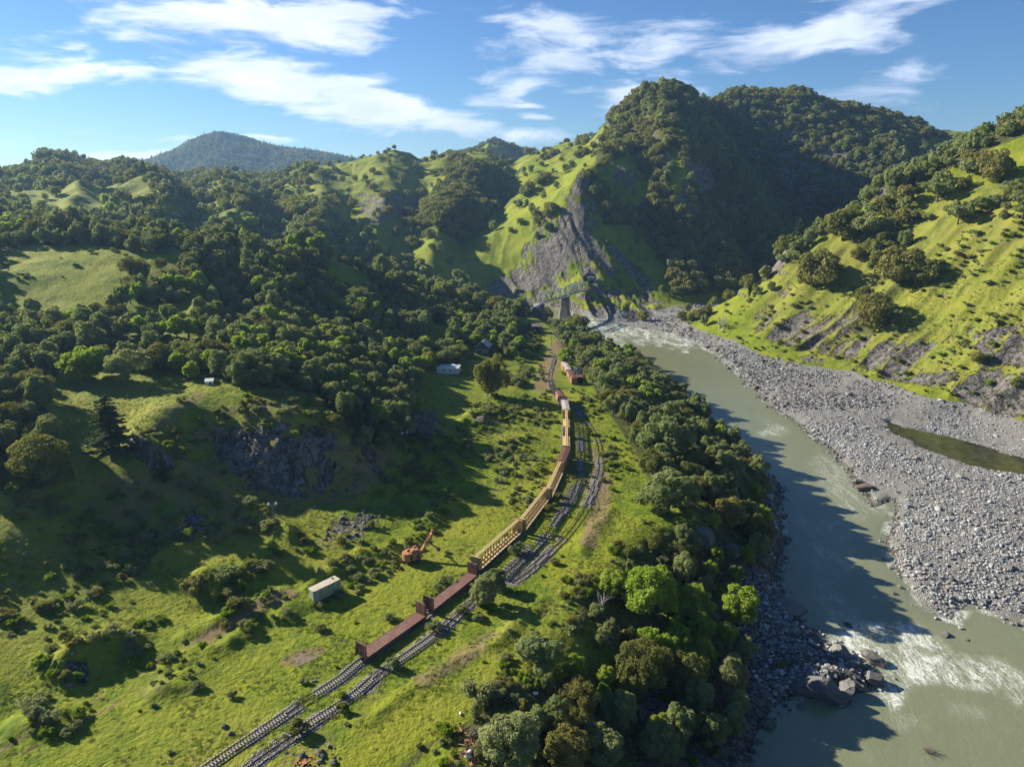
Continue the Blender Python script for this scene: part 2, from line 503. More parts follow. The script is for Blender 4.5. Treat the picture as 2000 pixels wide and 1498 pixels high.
# low banks, heaps and hollows of the old yard: centre pixel, z there, half length, half width (m), heading pixel offset, height
BERMS = [((330, 1300), (600, 1160), 1.3, 2.6), ((380, 1235), (560, 1160), 1.2, 3.2), ((600, 1150), (700, 1085), 1.2, 2.6), ((700, 1085), (800, 1062), 1.4, 2.0), ((820, 1050), (880, 960), 1.2, 3.0),
         ((470, 1230), (330, 1330), 1.1, 3.0), ((240, 1260), (150, 1290), 1.5, 4.0), ((560, 1115), (420, 1150), 1.2, 3.0), ((540, 1210), (620, 1165), 0.8, 2.0),
         ((1090, 1075), (1130, 1010), 0.5, 2.0), ((1060, 1160), (950, 1260), 1.0, 2.2), ((1130, 1070), (1190, 990), 0.9, 2.5), ((940, 1260), (700, 1400), 0.7, 2.0)]
MOUNDS = [(340, 1110, 3.5, 5), (400, 1140, 3.0, 5), (820, 850, 6.0, 7), (780, 835, 5.0, 6), (930, 815, 3.0, 5), (905, 830, 2.5, 4), (960, 800, 2.0, 5), (1020, 800, 1.6, 5), (1040, 850, 1.2, 6), (990, 850, 1.2, 6),
          (130, 1300, 2.5, 5), (60, 1400, 2.0, 5), (200, 1260, 2.0, 5), (1010, 900, .9, 5), (1050, 900, .9, 4), (950, 870, 1.5, 5), (870, 890, 2.2, 5), (320, 1340, 1.0, 3)]


# spurs and gullies of the far hills and of the quarry knoll: crest line seen in the photograph, height, half width in pixels
SPURS = [([(1296, 255), (1300, 290), (1340, 330), (1335, 400), (1380, 470), (1425, 540)], 17, 34), ([(1225, 280), (1195, 315), (1140, 362)], 9, 24), ([(1262, 290), (1240, 370), (1262, 440), (1300, 480)], -13, 26),
         ([(1398, 205), (1450, 300), (1540, 368), (1600, 420)], -24, 32), ([(1500, 240), (1560, 262), (1680, 335), (1730, 372)], 15, 38), ([(1410, 300), (1450, 380), (1480, 450), (1520, 500)], 15, 24), ([(1400, 420), (1440, 480), (1460, 540)], -9, 20),
         ([(1560, 215), (1650, 280), (1740, 330)], 9, 22), ([(1610, 240), (1700, 300)], -9, 18), ([(730, 340), (770, 380), (735, 450), (745, 520)], 12, 30), ([(820, 300), (830, 360), (800, 420)], -10, 24), ([(940, 335), (920, 370), (860, 440), (850, 510)], 15, 32),
         ([(1000, 320), (970, 400), (900, 470)], -13, 22), ([(600, 345), (640, 420), (600, 480)], 12, 28), ([(430, 360), (470, 420), (440, 470)], 11, 28), ([(520, 360), (540, 430), (520, 480)], -10, 24), ([(250, 340), (330, 400), (300, 440)], 11, 28),
         ([(90, 330), (160, 390), (130, 440)], 9, 26), ([(350, 350), (380, 420)], -9, 22), ([(330, 490), (400, 560), (380, 620)], 5, 26), ([(480, 500), (560, 570), (540, 640)], 6, 28), ([(620, 510), (700, 580), (690, 660)], 6, 26), ([(440, 530), (470, 600), (450, 650)], -5, 24),
         ([(268, 862), (380, 930), (470, 990), (560, 1045)], 3.2, 15)]


def warp_xy(x, y, s, a, seed):
    return x + a * fbm(x, y, s, 3, seed), y + a * fbm(x, y, s, 3, seed + 50)


CLIFF_PX = [(1132, 368), (1150, 420), (1165, 470), (1210, 500), (1260, 545), (1300, 590), (1240, 625), (1150, 612), (1060, 602), (990, 596), (950, 560), (1000, 525), (1060, 470), (1095, 420)]
SCAR_PX = [(1131, 372), (1145, 430), (1160, 500), (1150, 520), (1110, 515), (1060, 560), (1010, 580), (1050, 510), (1085, 460), (1105, 425)]
QUARRY_PX = [(430, 845), (520, 830), (600, 845), (700, 880), (740, 930), (650, 975), (560, 985), (480, 960), (440, 900)]


def terrain_height(x, y):
    """height of the ground and the masks that colour it"""
    r = np.hypot(x, y)
    h = base_height(x, y)
    u, v = project(x, y, h)
    # hill relief grows with distance and with height above the yard
    far = smooth(230, 700, r)
    wx, wy = warp_xy(x, y, 90, 22, 3)
    rid = fbm(wx, wy, 130, 5, 11, 0.5, ridged=True) - 0.55
    spur = fbm(wx * .8 + 40, wy * 1.0, 210, 3, 12, 0.5, ridged=True) - 0.5
    h = h + far * smooth(-19, 25, h) * (rid * np.clip(r * 0.017, 0, 24) + spur * smooth(430, 800, r) * 18 * smooth(0, 60, h))
    for line, amp, wid in SPURS:
        d = line_dist(u + 8 * fbm(x, y, 60, 2, 14), v, line)
        h = h + amp * np.exp(-(d / wid) ** 1.7)
    med = fbm(x, y, 28, 5, 21)
    h = h + med * (0.25 + 1.7 * smooth(2, 22, h) * smooth(140, 300, r))
    # right hill: gullies running straight down
    along = (x - B0.x) * (-BN.y) + (y - B0.y) * BN.x
    up = (x - B0.x) * BN.x + (y - B0.y) * BN.y
    onhill = smooth(-5, 12, up) * smooth(0.30, 0.36, np.arctan2(x, y)) * smooth(700, 600, r)
    g = fbm(along + 6 * fbm(x, y, 30, 3, 5), up * 0.22, 17, 4, 31, 0.5, ridged=True)
    g2 = fbm(along + 4 * fbm(x, y, 20, 3, 6), up * 0.18, 42, 3, 37, 0.5, ridged=True)
    h = h + onhill * ((g - 0.6) * 6.0 * (1.2 - 0.6 * smooth(40, 150, up)) + (g2 - .6) * 10)
    # the bare cliff: sharp ribs and gullies
    cl = smooth(14, -6, poly_dist(u, v, CLIFF_PX)) * smooth(600, 650, r)
    sc = smooth(8, -4, poly_dist(u, v, SCAR_PX)) * smooth(600, 650, r)
    rib = fbm(x * 1.0 + 0.55 * (h + 20) + 5 * fbm(x, y, 25, 3, 8), y * 0.25, 16, 5, 41, 0.6, ridged=True)
    h = h + cl * (rib - 0.6) * 9.0
    # quarry face
    qd = poly_dist(u, v, QUARRY_PX)
    qu = smooth(40, -10, qd) * smooth(195, 205, r) * smooth(290, 262, r)
    h = h + qu * (fbm(x, y, 14, 5, 51, 0.6, ridged=True) - 0.6) * 3.2
    # the yard is level
    sdy = poly_dist(x, y, YARD, 60)
    lev = smooth(5, -5, sdy)
    h = h * (1 - lev) + lev * (0.12 * fbm(x, y, 14, 3, 61))
    h = h + 0.10 * fbm(x, y, 2.6, 3, 63) * smooth(400, 150, r) + 0.3 * fbm(x, y, 9, 3, 64) * smooth(600, 200, r) * (1 - 0.7 * lev)
    for (a, b, hh, w) in BERMS:
        pa, pb = at(*a, z=1.0), at(*b, z=1.0)
        ph, pw = warp_xy(x, y, 9, 2.2, 71)
        d = line_dist(ph, pw, [pa[:2], pb[:2]])
        h = h + hh * np.exp(-(d / w) ** 2) * (0.7 + 0.5 * fbm(x, y, 6, 2, 77))
    for (a, b, hh, w) in MOUNDS:
        c = at(a, b, z=2.0)
        mx, my = warp_xy(x, y, 7, 2.0, 73)
        h = h + hh * np.exp(-((mx - c[0]) ** 2 + (my - c[1]) ** 2) / (w * w))
    # level ground under the buildings
    for (px_, py_, pz_, pr_) in PADS:
        k = smooth(pr_ * 1.6, pr_, np.hypot(x - px_, y - py_))
        h = h * (1 - k) + pz_ * k
    # tracks lie on a slightly raised bed of ballast
    bal = np.full(x.shape, 1e9)
    for pts in TRACK_LINES:
        bal = np.minimum(bal, line_dist(x, y, pts))
    k = smooth(4.2, 1.9, bal)
    h = h * (1 - k) + k * 0.02
    # river and its shores
    sx, sy = warp_xy(x, y, 9, 2.2, 81)
    sd = poly_dist(sx, sy, RIVER, 60)
    h = np.where(sd > 0, np.maximum(h, WATER_Z + 0.35 + 0.0 * h), h)
    w = smooth(0, 5.0, sd)
    h = np.where(sd > 0, (WATER_Z - 0.3) * (1 - w) + h * w, np.minimum(h, WATER_Z - 0.3 + np.maximum(sd * 0.25, -3)))
    isbar = smooth(0, 6, sd) * smooth(-14.2, -15.6, h) * smooth(-.02, .1, np.arctan2(x, y) - 0.16) * (x > 60)
    sp = poly_dist(x, y, POND)
    pk = smooth(4.0, -2.0, sp + 4.5 * fbm(x, y, 9, 4, 84))
    h = h * (1 - pk) + pk * (-19.9)
    lump = fbm(x, y, 2.4, 4, 91, 0.6)
    h = h + isbar * (0.45 * lump + 0.5 * fbm(x, y, 12, 3, 92))
    # rocky promontory and bank on the left shore
    lb = smooth(22, 2, sd) * smooth(0.3, 1.5, sd) * (1 - isbar) * smooth(420, 330, r) * (np.arctan2(x, y) < 0.55)
    h = h + lb * 1.6 * (fbm(x, y, 5, 4, 95, 0.6, ridged=True) - 0.45)
    h = np.where((sd > 1.0) & (isbar < .5), np.maximum(h, WATER_Z + 0.1), h)
    return h, dict(sd=sd, base=lb, bar=isbar, cliff=cl, scar=sc, quarry=qu, bal=bal, lb=lb, onhill=onhill, up=up, g=g, rib=rib, lev=lev, pond=pk, sdy=sdy)


PADS = [(*at(1153.5, 558, z=0)[:2], -.6, 5.0), (*at(1143, 565.5, z=0)[:2], -2.5, 5.0)]

# track centre lines (pixels of the photograph at rail height) -> metres
def spline(pts, step):
    P = [np.array(p, float) for p in pts]
    P = [2 * P[0] - P[1]] + P + [2 * P[-1] - P[-2]]
    out = []
    for i in range(1, len(P) - 2):
        n = max(2, int(np.linalg.norm(P[i + 1] - P[i]) / step))
        for k in range(n):
            t = k / n
            out.append(0.5 * ((2 * P[i]) + (-P[i - 1] + P[i + 1]) * t + (2 * P[i - 1] - 5 * P[i] + 4 * P[i + 1] - P[i + 2]) * t * t + (-P[i - 1] + 3 * P[i] - 3 * P[i + 1] + P[i + 2]) * t ** 3))
    out.append(P[-2])
    return np.array(out)


# the standing cars: kind, near end and far end in the photograph, height of the line seen
CARS = [("flat", (708, 1279), (821, 1200), 1.3), ("flat", (839, 1186), (922, 1121), 1.3), ("beam", (929, 1087), (1012, 1015), 4.7), ("beam", (1018, 1013), (1066, 953), 4.7), ("beam", (1070, 952), (1094, 902), 4.7),
        ("box_red", (1095.5, 900), (1106.5, 873), 4.7), ("beam", (1106.5, 870), (1106.5, 833.5), 4.7), ("beam", (1106.5, 832), (1106.3, 801), 4.7), ("box_yellow", (1106, 799), (1102.5, 780.5), 4.7), ("box_rust", (1102, 778), (1091, 762), 4.7),
        ("flat_far", (1087, 768), (1078, 752), 1.3)]
TRACK_A = [(-62.0, 92.0)] + [at(u, v, z=.35)[:2] for u, v in [(402, 1498), (510, 1425), (585, 1374), (665, 1322)]] + \
    [at(*p, z=zz)[:2] for _, a_, b_, zz in CARS for p in (a_, b_)] + [at(u, v, z=.35)[:2] for u, v in [(1073, 735), (1080, 710), (1086, 690)]]
TRACK_B = [(-54.5, 88.0)] + [at(u, v, z=.35)[:2] for u, v in [(482, 1498), (545, 1452), (620, 1402), (690, 1356), (735, 1318), (776, 1290), (850, 1238), (908, 1186), (965, 1138), (1025, 1084), (1070, 1038), (1103, 991), (1124, 949), (1133, 905), (1135, 870), (1132, 832)]]
TRACK_C = [at(u, v, z=.35)[:2] for u, v in [(1002, 1134), (1036, 1111), (1085, 1064), (1112, 1036), (1142, 994), (1162, 949), (1172, 904), (1168, 865), (1155, 838), (1143, 822), (1133, 808), (1124, 790)]]
TRACK_LINES = [[tuple(p) for p in spline(t, 8.0)] for t in (TRACK_A, TRACK_B, TRACK_C)]

# ------------------------------------------------------------------ the ground sheet: rings that get coarser with distance
_az = np.concatenate([np.radians(np.linspace(-180, -46, 60)), np.radians(np.linspace(-44, 44, 1000)), np.radians(np.linspace(46, 180, 60))[:-1]])
_rr = np.concatenate([np.linspace(4, 88, 22), np.geomspace(90, 620, 520), np.geomspace(624, 1600, 260)[1:], np.geomspace(1606, 5000, 150)[1:], np.geomspace(5100, 20000, 12)])
NA, NR = len(_az), len(_rr)
AZ, RR = np.meshgrid(_az, _rr)          # NR x NA
GX, GY = RR * np.sin(AZ), RR * np.cos(AZ)
GZ, MASK = terrain_height(GX, GY)
GU, GV = project(GX, GY, GZ)


def height_at(x, y):
    """height of the finished ground sheet at a place"""
    x, y = np.asarray(x, float), np.asarray(y, float)
    a, r = np.arctan2(x, y), np.hypot(x, y)
    i = np.clip(np.searchsorted(_az, a) - 1, 0, NA - 2)
    j = np.clip(np.searchsorted(_rr, r) - 1, 0, NR - 2)
    fa = np.clip((a - _az[i]) / (_az[i + 1] - _az[i]), 0, 1)
    fr = np.clip((r - _rr[j]) / (_rr[j + 1] - _rr[j]), 0, 1)
    return (GZ[j, i] * (1 - fa) + GZ[j, i + 1] * fa) * (1 - fr) + (GZ[j + 1, i] * (1 - fa) + GZ[j + 1, i + 1] * fa) * fr


def sample(M, x, y):
    a, r = np.arctan2(x, y), np.hypot(x, y)
    i = np.clip(np.searchsorted(_az, a), 0, NA - 1)
    j = np.clip(np.searchsorted(_rr, r), 0, NR - 1)
    return M[j, i]


def hit(u, v):
    """the first place where the sight line through a pixel meets the ground"""
    a, b = ray(u, v)
    Y = np.geomspace(85, 6000, 4000)
    x, z = a * Y, CAM_H + b * Y
    g = height_at(x, Y)
    k = np.argmax(z <= g)
    if z[k] > g[k]:
        k = len(Y) - 1
    return float(x[k]), float(Y[k]), float(g[k])


# slope for colouring
_gy, _gx = np.gradient(GZ)
_dr = np.gradient(_rr)[:, None]
_da = np.gradient(_az)[None, :] * RR
SLOPE = np.hypot(_gy / _dr, _gx / np.maximum(np.abs(_da), 1e-6))

# masks painted by place: rock, bare dry soil, loose gravel, dry grass / brush
M = MASK
_n1 = fbm(GX, GY, 18, 4, 101)
_n2 = fbm(GX, GY, 5, 4, 103)
rock = 0.0 * GX
rock = np.maximum(rock, M['cliff'] * smooth(0.72, 0.50, M['rib'] + 0.22 * _n1 + 0.10 * _n2))
rock = np.maximum(rock, M['scar'] * smooth(-.35, .1, _n1 + 0.2))
rock = np.maximum(rock, M['quarry'] * smooth(0.45, 0.9, SLOPE + .3 * _n2) * (.25 + .75 * smooth(-.12, .12, fbm(GX, GY, 9, 3, 107) + .05)))
low = smooth(60, 8, M['up'])
rock = np.maximum(rock, M['onhill'] * smooth(0.30, 0.52, (1 - M['g']) * 0.5 + 0.55 * low * (0.5 + 0.5 * _n1) + 0.35 * smooth(.75, 1.2, SLOPE) * (.4 + low)))
rock = np.maximum(rock, smooth(1.0, 1.45, SLOPE + .4 * _n1) * smooth(180, 220, RR) * 0.85)
rock = np.maximum(rock, M['lb'] * 0.8)
for pts, w_ in [([(700, 370), (790, 370), (800, 430), (720, 440), (700, 410)], .9), ([(1500, 690), (1600, 690), (1640, 720), (1540, 715)], .7), ([(1880, 640), (2010, 630), (2010, 720), (1920, 710)], .85),
                ([(1650, 540), (1700, 560), (1660, 620), (1590, 650)], .35), ([(360, 1000), (420, 980), (430, 1040), (330, 1050)], .8), ([(440, 830), (540, 860), (520, 940), (450, 930)], .9),
                ([(770, 800), (850, 800), (870, 840), (800, 860)], .8), ([(80, 1290), (180, 1280), (170, 1340), (80, 1350)], .7), ([(1370, 1010), (1410, 1030), (1400, 1100), (1350, 1080)], .9),
                ([(330, 1230), (350, 1240), (300, 1270), (260, 1260)], .5), ([(640, 1005), (760, 1000), (700, 1060), (630, 1060)], .6)]:
    rock = np.maximum(rock, w_ * smooth(14, -10, poly_dist(GU, GV, pts) + 18 * _n2) * smooth(-.4, .1, _n2))
LEFT_BANK = [(900, 1498), (860, 1200), (1000, 700), (1040, 612)] + shore_l[2:] + [(1474, 1700), (900, 1700)]
leftb = smooth(6, -2, poly_dist(GU, GV, LEFT_BANK)) * (GX < 200)
gravel = np.maximum(M['bar'], smooth(3, 0, M['sd']) * (GZ < -16)) * (1 - leftb)
gravel = np.maximum(gravel, smooth(3.0, 1.2, M['bal'] + 1.0 * _n2) * 0.75 * smooth(-.4, .3, _n1 + _n2 + .15))
gravel = np.maximum(gravel, smooth(-14, -16.5, GZ + 1.5 * _n1) * (RR < 800) * (GX > 60) * (1 - leftb))
rock = np.maximum(rock, leftb * smooth(-9, -15, GZ + 2.5 * _n1) * .75)
dirt = smooth(0.0, 0.5, _n1 - 0.15) * 0.55 * smooth(200, 120, RR)
for pts, w_, k_ in [([(1150, 1060), (1172, 1000), (1180, 940), (1160, 880)], 3.0, .9), ([(700, 950), (740, 900), (760, 860), (750, 840)], 3.5, .75), ([(700, 950), (620, 985), (540, 1000)], 3.0, .5),
                    ([(420, 900), (380, 940), (440, 1000), (520, 1040)], 3.0, .6), ([(270, 860), (330, 820), (390, 770)], 3.0, .6), ([(400, 1250), (480, 1200), (560, 1160)], 2.5, .8),
                    ([(1060, 760), (1070, 720), (1085, 690), (1090, 670)], 6.0, .8), ([(560, 1290), (620, 1270)], 2.0, 1.0), ([(960, 1240), (880, 1300), (830, 1330)], 2.5, .7), ([(1140, 960), (1165, 905)], 2.0, .9),
                    ([(960, 980), (1000, 900), (1010, 860)], 1.2, .5), ([(680, 1290), (900, 1150)], 1.5, .2), ([(0, 1470), (300, 1300), (560, 1155)], 0.35, .9), ([(20, 1490), (330, 1310)], 0.25, .8)]:
    ps = [hit(a, b)[:2] for a, b in pts]
    dirt = np.maximum(dirt, k_ * smooth(1.5, 0.5, (line_dist(GX, GY, ps) + 1.2 * _n2) / w_))
for pts, k_ in [([(330, 870), (430, 780), (560, 768), (700, 850), (770, 900), (700, 990), (560, 1000), (520, 1050), (330, 1065), (180, 1050), (140, 960), (260, 900)], .62), ([(470, 1110), (560, 1060), (700, 1010), (760, 1010), (640, 1110), (560, 1130)], .5), ([(0, 1050), (140, 1000), (160, 1250), (0, 1290)], .4)]:
    dirt = np.maximum(dirt, k_ * smooth(20, -20, poly_dist(GU, GV, pts) + 20 * _n1) * smooth(-.7, .2, _n2 + .3 * _n1))
dry = smooth(350, 250, RR * (1 - M['onhill'])) * smooth(-.1, .5, fbm(GX, GY, 45, 4, 111) + 0.3 * M['onhill'] - .1)
dirt = np.clip(np.maximum(dirt, 0.6 * M['quarry']), 0, 1)


def grid_mesh(name, X, Y, Z, wrap):
    nr, na = X.shape
    me = bpy.data.meshes.new(name)
    co = np.stack([X, Y, Z], -1).reshape(-1, 3)
    me.vertices.add(nr * na)
    me.vertices.foreach_set("co", co.ravel().astype(np.float32))
    idx = np.arange(nr * na).reshape(nr, na)
    if wrap:
        nxt = np.roll(idx, -1, axis=1)
        a, b, c, d = idx[:-1], idx[1:], nxt[1:], nxt[:-1]
    else:
        a, b, c, d = idx[:-1, :-1], idx[1:, :-1], idx[1:, 1:], idx[:-1, 1:]
    q = np.stack([a, b, c, d], -1).reshape(-1, 4)
    me.loops.add(q.size)
    me.loops.foreach_set("vertex_index", q.ravel().astype(np.int32))
    me.polygons.add(len(q))
    me.polygons.foreach_set("loop_start", (np.arange(len(q)) * 4).astype(np.int32))
    me.polygons.foreach_set("loop_total", np.full(len(q), 4, np.int32))
    me.polygons.foreach_set("use_smooth", np.ones(len(q), bool))
    me.update()
    me.validate()
    return me


def set_attr(me, name, arr):
    at_ = me.color_attributes.new(name, 'FLOAT_COLOR', 'POINT')
    at_.data.foreach_set("color", arr.reshape(-1).astype(np.float32))


def tag(o, label=None, cat=None, group=None, kind=None):
    for k, v in (('label', label), ('category', cat), ('group', group), ('kind', kind)):
        if v is not None:
            o[k] = v
    return o


def link(name, me, parent=None, loc=None, rotz=None, mats=()):
    o = bpy.data.objects.new(name, me)
    COL.objects.link(o)
    if parent is not None:
        o.parent = parent
    if loc is not None:
        o.location = loc
    if rotz is not None:
        o.rotation_euler = (0, 0, rotz)
    for m in mats:
        me.materials.append(m)
    return o


def new_mat(name):
    m = bpy.data.materials.new(name)
    m.use_nodes = True
    return m, NT(m.node_tree)


def finish(nt, color, rough=0.9, normal=None, spec=0.3, metal=0.0):
    b = nt.n('ShaderNodeBsdfPrincipled')
    nt.put(b.inputs['Base Color'], color)
    nt.put(b.inputs['Roughness'], rough)
    nt.put(b.inputs['Metallic'], metal)
    nt.put(b.inputs['Specular IOR Level'], spec)
    if normal is not None:
        nt.put(b.inputs['Normal'], normal)
    o = nt.n('ShaderNodeOutputMaterial')
    nt.t.links.new(b.outputs[0], o.inputs[0])
    return b


def bump(nt, height, strength=0.5, dist=0.3, normal=None):
    b = nt.n('ShaderNodeBump')
    b.inputs['Strength'].default_value = strength
    b.inputs['Distance'].default_value = dist
    nt.put(b.inputs['Height'], height)
    if normal is not None:
        nt.put(b.inputs['Normal'], normal)
    return b.outputs[0]


def ground_material():
    m, t = new_mat("ground_cover")
    pos = t.n('ShaderNodeNewGeometry').outputs['Position']
    at1 = t.n('ShaderNodeAttribute', attribute_name="cover")
    cr, cg, cb = t.n('ShaderNodeSeparateColor'), None, None
    t.put(cr.inputs[0], at1.outputs['Color'])
    rockm, dirtm, gravm = cr.outputs[0], cr.outputs[1], cr.outputs[2]
    drym = at1.outputs['Alpha']
    n_s = t.noise(pos, 1.3, 6, 0.65)
    n_m = t.noise(pos, 0.22, 5, 0.6, 0.4)
    n_l = t.noise(pos, 0.035, 4, 0.55, 0.5)
    n_xl = t.noise(pos, 0.009, 3, 0.5)
    # grass: young yellow green, deeper green in the damp patches, straw where it dries
    g = t.mix(t.mapr(n_m, 0.32, 0.68), (0.080, 0.132, 0.006), (0.185, 0.225, 0.010))
    g = t.mix(t.mapr(n_l, 0.35, 0.7), g, (0.225, 0.232, 0.018))
    g = t.mix(t.math('MULTIPLY', t.mapr(n_s, 0.45, 0.75), 0.6), g, (0.040, 0.075, 0.007))
    straw = t.mix(t.mapr(n_s, 0.3, 0.7), (0.17, 0.15, 0.045), (0.27, 0.22, 0.08))
    dm = t.math('MULTIPLY', drym, t.mapr(n_m, 0.35, 0.7))
    g = t.mix(t.math('MULTIPLY', dm, 0.5), g, straw)
    at2 = t.n('ShaderNodeAttribute', attribute_name="floor")
    fl = t.sep(at2.outputs['Vector'])
    # the hill over the river is drier and yellower
    g = t.mix(t.math('MULTIPLY', fl[1], t.mapr(n_m, .3, .7, .2, .72)), g, t.mix(n_s, (0.120, 0.120, 0.026), (0.245, 0.225, 0.062)))
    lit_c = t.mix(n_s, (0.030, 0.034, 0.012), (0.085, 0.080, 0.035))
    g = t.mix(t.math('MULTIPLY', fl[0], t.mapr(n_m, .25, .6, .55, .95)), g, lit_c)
    # soil
    soil = t.mix(n_s, (0.13, 0.085, 0.045), (0.26, 0.185, 0.10))
    d = t.mapr(t.math('ADD', dirtm, t.math('MULTIPLY', t.math('SUBTRACT', n_s, 0.5), 0.8)), 0.25, 0.85)
    c = t.mix(t.math('MULTIPLY', d, 0.85), g, soil)
    # gravel and river stones
    vo = t.n('ShaderNodeTexVoronoi')
    t.put(vo.inputs['Vector'], pos)
    vo.inputs['Scale'].default_value = 3.2
    vc = t.sep(vo.outputs['Color'])[0]
    gr = t.mix(vc, (0.15, 0.148, 0.14), (0.34, 0.338, 0.325))
    gr = t.mix(t.mapr(n_m, .3, .7), gr, t.mix(vc, (0.20, 0.192, 0.175), (0.31, 0.30, 0.275)))
    gr = t.mix(t.math('MULTIPLY', fl[2], 0.8), gr, t.mix(vc, (0.095, 0.088, 0.078), (0.24, 0.225, 0.205)))
    gmask = t.mapr(t.math('ADD', gravm, t.math('MULTIPLY', t.math('SUBTRACT', n_s, 0.5), 0.5)), 0.3, 0.6)
    c = t.mix(gmask, c, gr)
    # rock
    sp = t.vmath('MULTIPLY', pos, (1, 1, 0.35))
    rn = t.noise(sp, 0.35, 9, 0.7, 0.6)
    rk = t.mix(t.mapr(rn, 0.33, 0.66), (0.054, 0.051, 0.046), (0.285, 0.265, 0.232))
    crk = t.math('ABSOLUTE', t.math('SUBTRACT', t.noise(t.vmath('MULTIPLY', pos, (1, 1, .25)), 0.16, 7, 0.6, 0.8), 0.5))
    rk = t.mix(t.mapr(crk, 0.035, 0.0), rk, (0.032, 0.030, 0.026))
    rk = t.mix(t.math('MULTIPLY', t.mapr(n_xl, .45, .65), 0.4), rk, (0.24, 0.20, 0.15))
    rmask = t.mapr(t.math('ADD', rockm, t.math('MULTIPLY', t.math('SUBTRACT', t.noise(pos, 0.5, 6, .65), 0.5), 0.9)), 0.4, 0.62)
    c = t.mix(rmask, c, rk)
    tuft = t.noise(pos, 0.75, 5, 0.62)
    hgt = t.math('ADD', t.math('MULTIPLY', tuft, 1.0), t.math('MULTIPLY', rn, t.math('MULTIPLY', rmask, 5.0)))
    hgt = t.math('ADD', hgt, t.math('MULTIPLY', t.math('MULTIPLY', vo.outputs['Distance'], gmask), -0.9))
    nrm = bump(t, hgt, 0.9, 0.75)
    finish(t, c, 0.92, nrm, 0.15)
    return m


ground_me = grid_mesh("ground", GX, GY, GZ, True)
_cov = np.zeros(GX.shape)
set_attr(ground_me, "cover", np.stack([rock, dirt, gravel, dry], -1))
ground = tag(link("ground", ground_me, mats=[ground_material()]), kind='structure')

# ------------------------------------------------------------------ river
FOAM = [  # pixel outlines of broken water, strength
    ([(1600, 1270), (1680, 1220), (1790, 1230), (1860, 1280), (1960, 1310), (1950, 1345), (1850, 1330), (1760, 1320), (1720, 1290), (1650, 1290)], .74),
    ([(1700, 1310), (1775, 1330), (1750, 1375), (1720, 1355)], .6), ([(1560, 1010), (1640, 1010), (1680, 1070), (1640, 1150), (1700, 1230), (1640, 1250), (1590, 1160), (1590, 1100)], .24),
    ([(1600, 880), (1650, 920), (1700, 1000), (1690, 1020), (1610, 960), (1580, 900)], .30), ([(1110, 618), (1180, 628), (1240, 640), (1320, 660), (1260, 662), (1160, 648), (1120, 634)], .8),
    ([(1130, 645), (1200, 650), (1220, 680), (1150, 664)], .6), ([(1300, 650), (1350, 668), (1340, 676), (1290, 662)], .85), ([(1490, 838), (1530, 844), (1520, 852), (1490, 850)], .5), ([(1700, 1400), (1800, 1390), (1800, 1420), (1710, 1430)], .2),
    ([(1850, 1370), (1930, 1385), (1920, 1400), (1850, 1390)], .2), ([(1960, 1300), (2010, 1330), (2010, 1380), (1960, 1350)], .5), ([(1700, 980), (1735, 975), (1730, 1000), (1690, 1000)], .4)]


